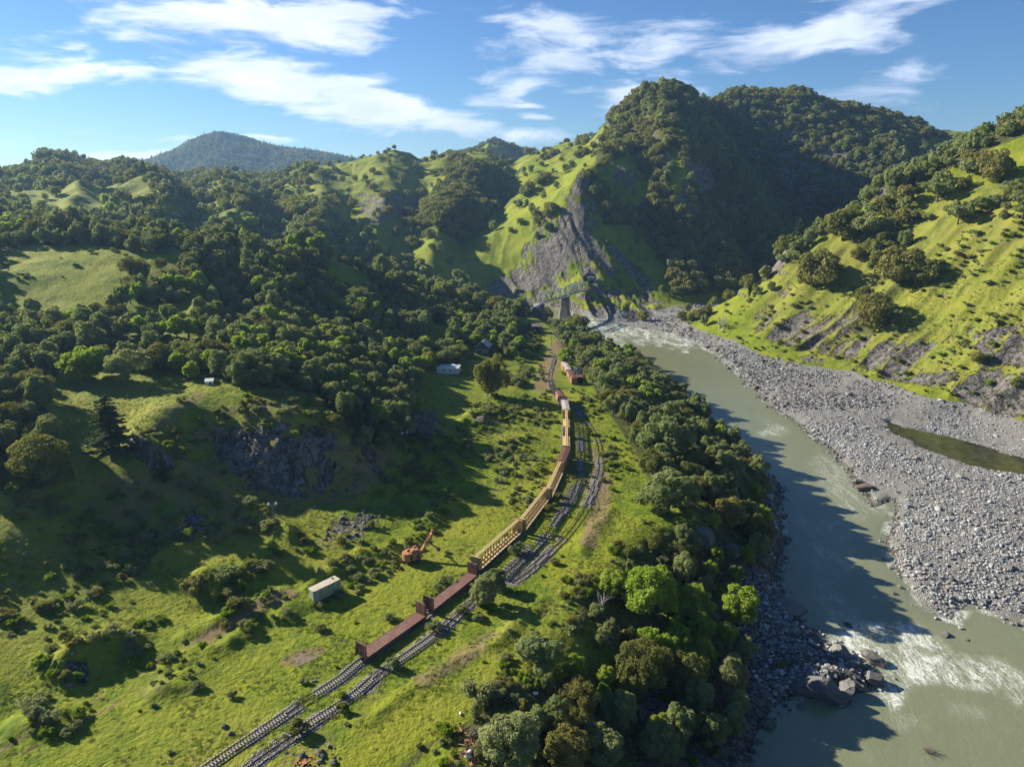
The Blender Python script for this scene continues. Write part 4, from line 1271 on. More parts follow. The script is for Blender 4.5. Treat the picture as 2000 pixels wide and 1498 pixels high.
def scatter(r0, r1, a0, a1, cell):
    """jittered points over a sector of the ground"""
    X, Y = np.meshgrid(np.arange(-float(r1), r1, cell), np.arange(0.0, r1, cell * .87))
    X[1::2] += cell / 2
    X = X + rng.uniform(-.38, .38, X.shape) * cell
    Y = Y + rng.uniform(-.38, .38, Y.shape) * cell
    r, a = np.hypot(X, Y), np.degrees(np.arctan2(X, Y))
    k = (r > r0) & (r < r1) & (a > a0) & (a < a1)
    return X[k], Y[k]


TREES = []     # x, y, z, scale, rot, kind, variant, zone


def fill(r0, r1, a0, a1, cell, minr, seedk):
    x, y = scatter(r0, r1, a0, a1, cell)
    z = height_at(x, y)
    wob = 12 * fbm(x, y, 26, 3, 301 + seedk) * np.clip(400 / np.hypot(x, y), .2, 1.6)
    u, v = project(x, y, z)
    c, zone = cover_at(u + wob, v + wob * .6)
    clump = fbm(x, y, 32, 4, 303) * .5 + .5
    ok = (c > .9) | (clump * .9 + .1 * rng.random(len(x)) > 1 - np.clip(c, 0, 1) ** .8 * .75 - .13) | (rng.random(len(x)) < c * .30)
    ok &= (c > 0) & (rng.random(len(x)) < .97)
    ok &= (z > WATER_Z + 1.0) & (sample(M['sd'], x, y) > 2.5) & (sample(M['bar'], x, y) < .3) & (sample(M['sdy'], x, y) > 2.0)
    ok &= (sample(M['bal'], x, y) > 5)
    for cu_, cv_, cr_ in CLEAR:
        px_, py_, _z = hit(cu_, cv_)
        ok &= np.hypot(x - px_, y - py_) > cr_
    for mx_, my_, mw_ in MANXY:
        ok &= np.hypot(x - mx_, y - my_) > mw_ * .55
    kinds = ['oak', 'bay', 'maple', 'savanna', 'fir']
    TRACKR = np.where(v > 1010, 0, 999)
    patch = vnoise(x / 17.0, y / 17.0, 305)
    for i in np.nonzero(ok)[0]:
        mixk = COVER[zone[i]][2]
        q = (patch[i] * .55 + rng.random() * .45) * sum(mixk)
        acc = 0
        for kd, w_ in zip(kinds, mixk):
            acc += w_
            if q <= acc:
                break
        s = COVER[zone[i]][3] * rng.uniform(.5, 1.22) * cell / minr
        if x[i] > -25 and math.hypot(x[i], y[i]) < 240 and z[i] < 1.5 and TRACKR[i] < 200:
            s = min(s, max(.28, (1.6 - z[i]) / 9.5))
        if kd == 'fir':
            s *= rng.uniform(.5, .9)
        TREES.append((x[i], y[i], z[i], s, rng.uniform(0, 6.28), kd, int(rng.integers(0, SPEC[kd][1])), int(zone[i])))


fill(105, 520, -50, 50, 6.3, 6.8, 1)
fill(520, 1520, -46, 46, 8.8, 6.9, 2)
x, y = scatter(2250, 3900, -38, -8, 17)
z = height_at(x, y)
for i in range(len(x)):
    if z[i] > 110:
        TREES.append((x[i], y[i], z[i], rng.uniform(1.5, 2.1), rng.uniform(0, 6.28), 'oak' if rng.random() < .85 else 'fir', int(rng.integers(0, 3)), 0))
x, y = scatter(2150, 2500, -6, 4, 14)
z = height_at(x, y)
for i in range(len(x)):
    if z[i] > 160 and rng.random() < .6:
        TREES.append((x[i], y[i], z[i], rng.uniform(1., 1.6), rng.uniform(0, 6.28), 'oak', int(rng.integers(0, 3)), 0))
print("trees", len(TREES))

T = np.array([t[:5] for t in TREES])
TU, TV_ = project(T[:, 0], T[:, 1], T[:, 2] + 5 * T[:, 3])
TD = np.hypot(T[:, 0], T[:, 1])


def open_view(x, y, z, n=48):
    """whether nothing of the ground stands between the camera and a point"""
    ok = np.ones(len(x), bool)
    for k in np.linspace(0.25, 0.985, n):
        ok &= height_at(x * k, y * k) < CAM_H + (z - CAM_H) * k + 0.5
    return ok


inframe = (TU > -10) & (TU < 2010) & (TV_ > -10) & (TV_ < 1510) & open_view(T[:, 0], T[:, 1], T[:, 2] + 7 * T[:, 3])
size = np.array([{'oak': 10.5, 'bay': 10, 'maple': 9.2, 'savanna': 9.5, 'fir': 10}[t[5]] for t in TREES]) * T[:, 3]
apparent = np.where(inframe, size / TD, 0)
order = np.argsort(-apparent)
INDIV = set(order[:255].tolist())

ORD = "leftmost second third fourth fifth sixth seventh eighth ninth tenth".split()
BANDS = {1: [""], 2: ["upper ", "lower "], 3: ["upper ", "middle ", "lower "], 4: ["highest ", "upper ", "lower ", "lowest "], 5: ["highest ", "upper ", "middle ", "lower ", "lowest "],
         6: ["topmost ", "highest ", "upper ", "lower ", "lowest ", "bottom "]}


def single_out(items):
    """items: (object, u, v, plural words, place): number the look-alikes of one group from left to right in bands"""
    by = {}
    for it in items:
        by.setdefault((it[3], it[4]), []).append(it)
    for (what, where), L in by.items():
        if len(L) == 1 or len(L) > 60:
            continue
        nb = min(6, -(-len(L) // 9))
        L.sort(key=lambda q: q[2])
        per = -(-len(L) // nb)
        for b in range(nb):
            part = sorted(L[b * per:(b + 1) * per], key=lambda q: q[1])
            for k, it in enumerate(part):
                o_ = ORD[k] if k < 10 else ("rightmost" if k == len(part) - 1 else "tenth")
                if k == len(part) - 1 and k > 0:
                    o_ = "rightmost"
                pos = o_ if o_.endswith("most") else o_ + " from left"
                it[0]["label"] = f"{pos} of the {BANDS[nb][b]}{what} {where}" if len(part) > 1 else f"single one of the {BANDS[nb][b]}{what} {where}"




def place_words(u, v):
    for poly, w_ in PLACE_WORDS:
        if poly_dist(np.array([float(u)]), np.array([float(v)]), poly, 5)[0] < 0:
            return w_
    return "on the wooded slopes"


PLACE_WORDS = [
    ([(1370, 900), (1560, 900), (1560, 1240), (1370, 1240)], "on the rocky river bend bank"),
    ([(1040, 1000), (1400, 1000), (1400, 1240), (1040, 1240)], "on the bank below the grassy shelf"),
    ([(1240, 1220), (1760, 1220), (1760, 1498), (1240, 1498)], "behind the rocky point"),
    ([(900, 1220), (1250, 1220), (1250, 1498), (900, 1498)], "near the scrap heap"),
    ([(500, 1300), (905, 1300), (905, 1498), (500, 1498)], "beside the two weedy tracks"),
    ([(1180, 780), (1560, 780), (1560, 1010), (1180, 1010)], "in the grove between meadow and river"),
    ([(1060, 600), (1350, 600), (1350, 800), (1060, 800)], "in the riverside wood below the bridge"),
    ([(800, 600), (1070, 600), (1070, 760), (800, 760)], "around the mobile home"),
    ([(-50, 760), (180, 760), (180, 1000), (-50, 1000)], "at the left meadow edge"),
    ([(80, 600), (420, 600), (420, 770), (80, 770)], "behind the sunny knoll meadow"),
    ([(420, 600), (800, 600), (800, 880), (420, 880)], "above the dark quarry face"),
    ([(-50, 560), (420, 560), (420, 640), (-50, 640)], "in the hollow under the upper pasture"),
    ([(-50, 400), (420, 400), (420, 560), (-50, 560)], "on the ridge above the upper pasture"),
    ([(420, 400), (1060, 400), (1060, 640), (420, 640)], "on the ridge left of the bridge"),
    ([(1380, 200), (2010, 200), (2010, 900), (1380, 900)], "on the hill across the river"),
]
LOOK = {'oak': "dark round live oak", 'bay': "grey green bay tree", 'maple': "bright yellow green maple", 'savanna': "open branched oak with bare limbs", 'fir': "dark pointed fir"}
CATN = {'oak': 'tree', 'bay': 'tree', 'maple': 'tree', 'savanna': 'tree', 'fir': 'conifer'}
NAME = {'oak': 'oak_tree', 'bay': 'bay_tree', 'maple': 'maple_tree', 'savanna': 'oak_tree', 'fir': 'fir_tree'}


def plant_tree(x, y, z, s, rot, kind, var, near, label, group, sx=1.0, mats=None):
    crown, trunk, joined = make_proto(kind, var, 0 if near else 1)
    if near:
        e = bpy.data.objects.new(NAME[kind], None)
        COL.objects.link(e)
        link('crown', crown, e)
        link('trunk', trunk, e)
    else:
        e = link(NAME[kind], joined)
    e.location = (x, y, z - .15)
    e.rotation_euler = (0, 0, rot)
    e.scale = (s * sx, s * sx, s)
    tag(e, label, CATN[kind], group)
    return e


DIMS = {'oak': (11.5, 9.5), 'bay': (8.5, 11.5), 'maple': (8.5, 10.0), 'savanna': (10.5, 8.5), 'fir': (6.5, 16.0)}
for k_, (x, y, z, w_, h_, kd, lb) in enumerate(MAN):
    s_ = h_ / DIMS[kd][1]
    z -= .07 * h_ if kd != 'fir' else 0
    plant_tree(x, y, z, s_, 2.1 * k_, kd, k_ % SPEC[kd][1], math.hypot(x, y) < 480, lb, None, sx=(w_ / DIMS[kd][0]) / s_)
for k_, (u_, v_, h_, lb) in enumerate([(1306, 1205, 64, "leafless pale tree between the bright maples on the bank"), (1192, 1462, 56, "bare twisted tree beside the dark pointed rock"), (1178, 1185, 46, "dead grey sapling at the shelf edge"), (1404, 645, 40, "bare thin tree at the foot of the hill across the river"), (930, 1440, 40, "bare shrubby tree sticking out of the scrap heap brush")]):
    x, y, z = hit(u_, v_)
    dep = y * _c - (z - CAM_H) * _s
    (_V, _F, _t2), (TV, TF) = broadleaf(300 + k_, 7.0, 6.0, 26, 10, .3, .12, .9, .5, 2)
    parts_ = [(TV, TF)]
    r_ = np.random.default_rng(k_)
    for _ in range(70):
        p0 = TV[r_.integers(len(TV) // 3, len(TV))]
        dv = unit(np.array([p0[0], p0[1], 2.0]) + r_.normal(size=3) * 1.6) * r_.uniform(.5, 1.4)
        parts_.append(tube([p0, p0 + dv * .5 + r_.normal(size=3) * .08, p0 + dv], [.035, .022, .008], 4))
    BV, BF = merge(parts_)
    o = link("bare_tree", mesh_np("bare_tree", BV, BF, None, [DEADWOOD]), None, (x, y, z - .2), k_ * 1.3)
    k2 = h_ * dep / FPX / 7.0
    o.scale = (k2, k2, k2)
    tag(o, lb, "tree")
TREE_ITEMS = []
PLU = {'oak': "round oaks", 'bay': "grey bays", 'maple': "bright maples", 'savanna': "open oaks", 'fir': "pointed firs"}
for i in sorted(INDIV):
    x, y, z, s, rot, kd, var, zo = TREES[i]
    w_ = place_words(TU[i], TV_[i])
    big = "tall " if s > .95 else ("small " if s < .6 else "")
    o = plant_tree(x, y, z, s, rot, kd, var, TD[i] < 300, f"{big}{LOOK[kd]} {w_}", f"{big}{kd}s {w_}")
    TREE_ITEMS.append((o, TU[i], TV_[i], big + PLU[kd], w_))
single_out(TREE_ITEMS)


def scatter_object(name, pts, protos, label=None):
    """one object that stands the given small meshes on its points; pts: x y z scale rot protoindex"""
    pts = np.asarray(pts, float)
    me = bpy.data.meshes.new(name)
    me.vertices.add(len(pts))
    me.vertices.foreach_set("co", pts[:, :3].astype(np.float32).ravel())
    for an, typ, arr in (("size", 'FLOAT_VECTOR', None), ("turn", 'FLOAT_VECTOR', None), ("which", 'INT', None)):
        a = me.attributes.new(an, typ, 'POINT')
        if an == "size":
            sxy = pts[:, 3] * (pts[:, 6] if pts.shape[1] > 6 else 1)
            a.data.foreach_set("vector", np.stack([sxy, sxy, pts[:, 3]], -1).astype(np.float32).ravel())
        elif an == "turn":
            z0 = np.zeros(len(pts))
            tx = pts[:, 7] if pts.shape[1] > 7 else z0
            a.data.foreach_set("vector", np.stack([tx, z0, pts[:, 4]], -1).astype(np.float32).ravel())
        else:
            a.data.foreach_set("value", pts[:, 5].astype(np.int32))
    coll = bpy.data.collections.new(name + "_shapes")
    for k, p in enumerate(protos):
        po = bpy.data.objects.new(f"{name}_shape_{k:02d}", p)
        coll.objects.link(po)
    ng = bpy.data.node_groups.new(name + "_spread", 'GeometryNodeTree')
    ng.interface.new_socket("Geometry", in_out='INPUT', socket_type='NodeSocketGeometry')
    ng.interface.new_socket("Geometry", in_out='OUTPUT', socket_type='NodeSocketGeometry')
    N, L = ng.nodes, ng.links
    gi, go = N.new('NodeGroupInput'), N.new('NodeGroupOutput')
    ci = N.new('GeometryNodeCollectionInfo')
    ci.inputs[0].default_value = coll
    ci.inputs['Separate Children'].default_value = True
    ci.inputs['Reset Children'].default_value = True
    ip = N.new('GeometryNodeInstanceOnPoints')
    ip.inputs['Pick Instance'].default_value = True
    m2p = N.new('GeometryNodeMeshToPoints')

    def named(n, t):
        a = N.new('GeometryNodeInputNamedAttribute')
        a.data_type = t
        a.inputs['Name'].default_value = n
        return a.outputs['Attribute']
    L.new(gi.outputs[0], m2p.inputs[0])
    L.new(m2p.outputs[0], ip.inputs['Points'])
    L.new(ci.outputs[0], ip.inputs['Instance'])
    L.new(named("which", 'INT'), ip.inputs['Instance Index'])
    L.new(named("size", 'FLOAT_VECTOR'), ip.inputs['Scale'])
    e2r = N.new('FunctionNodeEulerToRotation')
    L.new(named("turn", 'FLOAT_VECTOR'), e2r.inputs[0])
    L.new(e2r.outputs[0], ip.inputs['Rotation'])
    L.new(ip.outputs[0], go.inputs[0])
    o = link(name, me)
    md = o.modifiers.new("spread", 'NODES')
    md.node_group = ng
    tag(o, label, None, None, 'stuff')
    return o


KEYS = [(k, v) for k in SPEC for v in range(SPEC[k][1])]
rest = [i for i in range(len(TREES)) if i not in INDIV]
for nm, lo, hi, lod, lb in (("forest", 0, 620, 1, "mixed oak and bay forest on the nearer slopes and banks"), ("far_forest", 620, 1e9, 2, "dense oak forest covering the far hills and mountain")):
    pp = [(TREES[i][0], TREES[i][1], TREES[i][2] - .15, TREES[i][3], TREES[i][4], KEYS.index((TREES[i][5], TREES[i][6]))) for i in rest if lo <= TD[i] < hi]
    scatter_object(nm, pp, [make_proto(k, v, lod)[2] for k, v in KEYS], lb)
    print(nm, len(pp))


# ------------------------------------------------------------------ shrubs, weeds and forest floor
BUSH = {
    'brush': (LEAF['brush'], lambda s, n, l: bush(s, 1.25, 1.5, 9, n, l, .6)),
    'green': (LEAF['herb'], lambda s, n, l: bush(s + 20, 1.2, 1.35, 8, n, l, .5)),
    'dark': (LEAF['oak'], lambda s, n, l: bush(s + 40, 1.3, 1.6, 8, n, l, .3)),
}
BKEYS = [(k, v) for k in BUSH for v in range(3)]
BPROTO = {}
for lod, (n, l) in enumerate(((1500, .17), (320, .36))):
    for k, v in BKEYS:
        (V, F, t), (TV, TF) = BUSH[k][1](v * 5 + 2, n, l)
        JV, JF = merge([(V, F), (TV, TF)])
        BPROTO[(k, v, lod)] = mesh_np("shrub", JV, JF, np.concatenate([t, np.full(len(TV), .5)]), [BUSH[k][0], BARK], np.concatenate([np.zeros(len(F)), np.ones(len(TF))]))

# outline, cover, (brush, green, dark), size
SHRUBS = [
    ([(965, 640), (1048, 640), (1056, 700), (1056, 752), (985, 765), (955, 730)], .85, (.3, .35, .35), 1.9),
    ([(930, 780), (1060, 762), (1092, 830), (1088, 890), (1060, 960), (1010, 1005), (975, 950), (940, 880), (900, 830)], .50, (.6, .3, .1), 1.15),
    ([(1105, 745), (1170, 780), (1235, 880), (1255, 935), (1190, 940), (1160, 860), (1125, 800)], .45, (.5, .4, .1), 1.15),
    ([(1040, 690), (1110, 690), (1170, 780), (1130, 790), (1100, 740), (1040, 760)], .34, (.5, .5, 0), 1.1),
    ([(1255, 1020), (1330, 1020), (1260, 1060), (1195, 1130), (1110, 1200), (1045, 1300), (960, 1365), (870, 1440), (700, 1510), (760, 1480), (850, 1410), (930, 1350), (1010, 1270), (1080, 1180), (1170, 1100), (1210, 1050)], .55, (.35, .3, .35), 1.25),
    ([(470, 1110), (540, 1060), (600, 1040), (660, 1040), (640, 1080), (560, 1110), (490, 1130)], .75, (.2, .4, .4), 1.6),
    ([(640, 1080), (690, 1030), (780, 970), (860, 900), (900, 870), (940, 880), (880, 950), (800, 1010), (720, 1060)], .32, (.6, .3, .1), 1.1),
    ([(720, 960), (760, 880), (800, 850), (860, 830), (930, 820), (950, 870), (900, 900), (800, 960)], .6, (.5, .4, .1), 1.3),
    ([(590, 1190), (600, 1150), (670, 1150), (700, 1105), (790, 1070), (810, 1090), (790, 1110), (720, 1150), (640, 1200)], .62, (.7, .15, .15), 1.2),
    ([(80, 1290), (150, 1260), (250, 1220), (330, 1200), (330, 1240), (250, 1300), (120, 1350)], .6, (.5, .3, .2), 1.2),
    ([(0, 1400), (90, 1360), (180, 1370), (160, 1430), (60, 1440), (0, 1460)], .6, (.3, .4, .3), 1.4),
    ([(260, 1385), (330, 1330), (390, 1320), (400, 1345), (300, 1400)], .35, (.8, .2, 0), 1.0),
    ([(330, 1180), (420, 1150), (500, 1160), (440, 1220), (350, 1250)], .5, (.4, .3, .3), 1.4),
    ([(360, 1170), (400, 1120), (460, 1110), (480, 1150), (420, 1180)], .7, (.2, .4, .4), 1.7),
    (QUARRY_PX, .10, (.5, .3, .2), 1.0),
    ([(280, 850), (440, 770), (600, 770), (700, 830), (700, 880), (600, 840), (430, 840), (340, 900)], .45, (.3, .2, .5), 1.3),
    ([(0, 960), (330, 920), (560, 1000), (520, 1050), (330, 1060), (130, 1280), (0, 1290)], .4, (.4, .2, .4), 1.3),
    ([(1840, 480), (2010, 420), (2010, 820), (1800, 770), (1700, 720), (1760, 620)], .6, (.6, .2, .2), 1.25),
    ([(1400, 600), (1500, 560), (1900, 560), (1800, 780), (1400, 680)], .26, (.5, .2, .3), 1.2),
    ([(1340, 640), (1420, 650), (1560, 700), (1760, 745), (2010, 815), (2010, 850), (1750, 775), (1400, 690)], .30, (.6, .4, 0), .9),
    ([(900, 1370), (1080, 1330), (1120, 1498), (820, 1498)], .35, (.5, .4, .1), 1.3),
    ([(1040, 1220), (1090, 1230), (1150, 1300), (1080, 1330), (1000, 1300)], .10, (.4, .5, .1), 1.0),
]
SH = []


def fill_shrubs(r0, r1, cell, s0):
    x, y = scatter(r0, r1, -50, 46, cell)
    z = height_at(x, y)
    u, v = project(x, y, z)
    n = len(x)
    c = np.full(n, 0.0)
    zz = np.full(n, -1)
    wob = 10 * fbm(x, y, 14, 3, 331)
    tc_, tz = cover_at(u + wob, v + wob)
    c = np.where(tc_ > .3, .36 * tc_, np.where(tz >= 0, .06, 0))
    base = (x > -200) & (np.hypot(x, y) < 420)
    c = np.where(base & (c < .02), .014, c)
    for i, (poly, k, _, _) in enumerate(SHRUBS):
        q = in_poly(u + wob, v + wob, poly)
        c[q] = k
        zz[q] = i
    for (a, b, hh, w) in BERMS[:9]:
        d = line_dist(x, y, [at(*a, z=1.0)[:2], at(*b, z=1.0)[:2]])
        c = np.maximum(c, .75 * smooth(w + 1.8, w * .4, d))
    bal = sample(M['bal'], x, y)
    c = np.maximum(c, .10 * smooth(1.0, 2.2, bal) * smooth(6.5, 4.0, bal))
    sdr = sample(M['sd'], x, y)
    c = np.maximum(c, .12 * (x < 60) * 0)
    cl = fbm(x, y, 11, 4, 333) * .5 + .5
    ok = (rng.random(n) < 1.35 * c * np.clip((cl - .25) * 2.4, 0.02, 2.0)) & (sdr > 1.5) & (sample(M['bar'], x, y) < .4) & (z > WATER_Z + .6) & (bal > 1.5)
    dA = np.full(n, 99.)
    for pts in TRACK_LINES[:1]:
        dA = np.minimum(dA, line_dist(x, y, pts))
    ok &= dA > 2.6
    for i in np.nonzero(ok)[0]:
        mixk = SHRUBS[zz[i]][2] if zz[i] >= 0 else (.5, .3, .2)
        sc = SHRUBS[zz[i]][3] if zz[i] >= 0 else (.95 if tc_[i] < .3 else 1.35)
        q, acc = rng.random(), 0
        for kd, w_ in zip(BUSH, mixk):
            acc += w_
            if q <= acc:
                break
        s = s0 * sc * (0.35 + 1.0 * rng.random() ** 2.2)
        SH.append((x[i], y[i], z[i], s, rng.uniform(0, 6.28), BKEYS.index((kd, int(rng.integers(0, 3)))), rng.uniform(.9, 1.35)))


fill_shrubs(100, 330, 2.1, 1.0)
fill_shrubs(330, 620, 4.2, 1.35)
MANSH = [(766, 1304, 36, 'brush', "grey green bush between the tracks by the near flatcar"), (848, 1232, 34, 'brush', "grey bush right of the gap between the two brown flatcars"), (588, 1432, 46, 'dark', "dark round bush on the middle track near the bottom"),
         (668, 1362, 22, 'green', "small bright bush left of the middle track"), (668, 1392, 30, 'dark', "dark bush right of the middle track with a shadow"), (1150, 848, 22, 'dark', "round bush where the outer track begins"),
         (900, 1200, 30, 'brush', "grey bush in front of the silvery trees"), (1010, 1080, 34, 'brush', "bush growing over the middle track beside the first buff car"), (872, 1140, 30, 'brush', "pale bush on the meadow side of the second flatcar"), (858, 1150, 26, 'brush', "smaller pale bush left of the second flatcar"),
         (985, 1050, 20, 'green', "green bush at the foot of the buff car side"), (480, 1225, 26, 'brush', "bush on the low bank left of the trailer"), (380, 1165, 62, 'dark', "big dark thicket bush on the left terrace"), (930, 1370, 70, 'brush', "large tangled bush above the scrap heap"),
         (1525, 1302, 22, 'green', "bright yellow green sapling on the rocky point path"), (1618, 1238, 16, 'green', "bright small bush at the water's edge upstream of the rapids"), (455, 1360, 24, 'brush', "pale bush at the shadow's end on the lower meadow"), (390, 1345, 22, 'brush', "pale bush beside the rubble on the lower meadow")]
for u_, v_, w_, kd, lb in MANSH:
    x, y, z = hit(u_, v_)
    dep = y * _c - (z - CAM_H) * _s
    s_ = w_ * dep / FPX / 2.5
    o = link("shrub", BPROTO[(kd, 0 if w_ % 4 else 1, 0)], None, (x, y, z), u_ * .37)
    o.scale = (s_, s_, s_ * 1.15)
    tag(o, lb, "bush")

SHA = np.array(SH)
su, sv = project(SHA[:, 0], SHA[:, 1], SHA[:, 2] + .5)
sdist = np.hypot(SHA[:, 0], SHA[:, 1])
vis = (su > 0) & (su < 2000) & (sv > 0) & (sv < 1498)
tc2, _z2 = cover_at(su, sv)
app = np.where(vis & (tc2 < .5), SHA[:, 3] / sdist, 0)
top = set(np.argsort(-app)[:260].tolist())
SHRUB_WORDS = [
    ([(880, 740), (1100, 740), (1100, 1010), (880, 1010)], "left of the standing cars"), ([(1040, 640), (1280, 640), (1280, 960), (1040, 960)], "right of the farthest cars"),
    ([(1000, 960), (1400, 960), (1400, 1240), (1000, 1240)], "along the edge of the grassy shelf"), ([(440, 900), (900, 900), (900, 1130), (440, 1130)], "on the bank between quarry and excavator"),
    ([(560, 1040), (900, 1040), (900, 1230), (560, 1230)], "in the brush around the cream trailer"), ([(-10, 1130), (560, 1130), (560, 1498), (-10, 1498)], "on the lower left meadow"),
    ([(560, 1200), (900, 1200), (900, 1498), (560, 1498)], "beside the tracks at the bottom"), ([(850, 1180), (1150, 1180), (1150, 1498), (850, 1498)], "near the scrap heap"),
    ([(1140, 1180), (1800, 1180), (1800, 1498), (1140, 1498)], "on the rocky river bank"), ([(1300, 400), (2010, 400), (2010, 900), (1300, 900)], "on the hillside across the river"),
    ([(-10, 700), (450, 700), (450, 1140), (-10, 1140)], "on the slope around the big spruce"), ([(400, 740), (860, 740), (860, 1000), (400, 1000)], "on the quarry slope")]
BL = {'brush': "grey green bush", 'green': "fresh green bush", 'dark': "dark thick bush"}
BUSH_ITEMS = []
for i in sorted(top):
    x, y, z, s, rot, pk_, sxy = SH[i]
    kd, v = BKEYS[pk_]
    w_ = "on the open ground"
    for poly, ww in SHRUB_WORDS:
        if poly_dist(np.array([su[i]]), np.array([sv[i]]), poly, 5)[0] < 0:
            w_ = ww
            break
    sz = "large " if s > 1.35 else ("small " if s < .9 else "")
    o = link("shrub", BPROTO[(kd, v, 0)], None, (x, y, z - .05), rot)
    o.scale = (s * sxy, s * sxy, s)
    tag(o, f"{sz}{BL[kd]} {w_}", "bush", f"{sz}{kd} bushes {w_}")
    BUSH_ITEMS.append((o, su[i], sv[i], sz + {'brush': "grey", 'green': "green", 'dark': "dark"}[kd] + " bushes", w_))
single_out(BUSH_ITEMS)
rest_s = [i for i in range(len(SH)) if i not in top]
scatter_object("undergrowth", [(SH[i][0], SH[i][1], SH[i][2] - .05, SH[i][3], SH[i][4], SH[i][5], SH[i][6]) for i in rest_s], [BPROTO[(k, v, 1)] for k, v in BKEYS], "low brush and saplings on the slopes and forest floor")

# weeds and grass tufts
DRYWEED = leaf_material("dry_weed", (0.13, 0.115, 0.04), (0.30, 0.26, 0.11), (0.22, 0.19, 0.07), .3)
WP = []
for v in range(4):
    r_ = np.random.default_rng(900 + v)
    n = 46
    a_ = r_.uniform(0, 6.28, n)
    q_ = np.sqrt(r_.random(n)) * .55
    pos = np.stack([np.cos(a_) * q_, np.sin(a_) * q_, r_.uniform(.02, .34, n) * (1 - q_)], -1)
    V, F = leaves(pos, unit(np.stack([np.cos(a_), np.sin(a_), .6 + 0 * a_], -1) + .4 * r_.normal(size=(n, 3))), .2, r_, .5)
    WP.append(mesh_np("weed", V, F, np.repeat(r_.random(n), 4), [LEAF['herb'] if v < 2 else (DRYWEED if v == 2 else LEAF['brush'])]))
x, y = scatter(100, 300, -46, 40, 1.15)
z = height_at(x, y)
cl = fbm(x, y, 7, 4, 351) * .5 + .5
okw = (rng.random(len(x)) < np.clip((cl - .38) * 2.6, 0, 1) ** 1.3) & (sample(M['sd'], x, y) > 3) & (sample(M['bar'], x, y) < .3) & (sample(gravel, x, y) < .5) & (sample(rock, x, y) < .5)
x2, y2 = scatter(300, 560, 5, 46, 1.9)
z2 = height_at(x2, y2)
cl2 = fbm(x2, y2, 8, 4, 352) * .5 + .5
ok2 = (rng.random(len(x2)) < np.clip((cl2 - .35) * 2.4, 0, 1)) & (sample(M['onhill'], x2, y2) > .5) & (sample(rock, x2, y2) < .6)
# grass grows over the unused middle and outer tracks
_bm = np.minimum(line_dist(x, y, TRACK_LINES[1]), line_dist(x, y, TRACK_LINES[2]))
okw |= (_bm < 3.0) & (rng.random(len(x)) < .42) & (cl > .42)
x, y, z, okw = np.r_[x, x2], np.r_[y, y2], np.r_[z, z2], np.r_[okw, ok2]
P_ = [(x[i], y[i], z[i], rng.uniform(.35, 1.15) * (1.7 if math.hypot(x[i], y[i]) > 300 else 1), rng.uniform(0, 6.28), int(rng.integers(0, 4))) for i in np.nonzero(okw)[0]]
print("weeds", len(P_), "shrubs", len(SH))
scatter_object("grass_tufts", P_, WP, "tufts of tall grass and weeds in the meadow")

# the ground under the trees is leaf litter: colour it by where the crowns stand
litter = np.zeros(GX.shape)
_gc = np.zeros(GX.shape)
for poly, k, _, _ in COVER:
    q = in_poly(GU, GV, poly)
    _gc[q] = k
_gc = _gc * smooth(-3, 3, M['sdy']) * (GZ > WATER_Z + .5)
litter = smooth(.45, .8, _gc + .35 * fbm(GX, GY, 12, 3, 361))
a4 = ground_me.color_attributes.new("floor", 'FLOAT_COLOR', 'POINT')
a4.data.foreach_set("color", np.stack([litter, M['onhill'], smooth(6, 4, M['bal']), 0 * litter + 1], -1).reshape(-1).astype(np.float32))

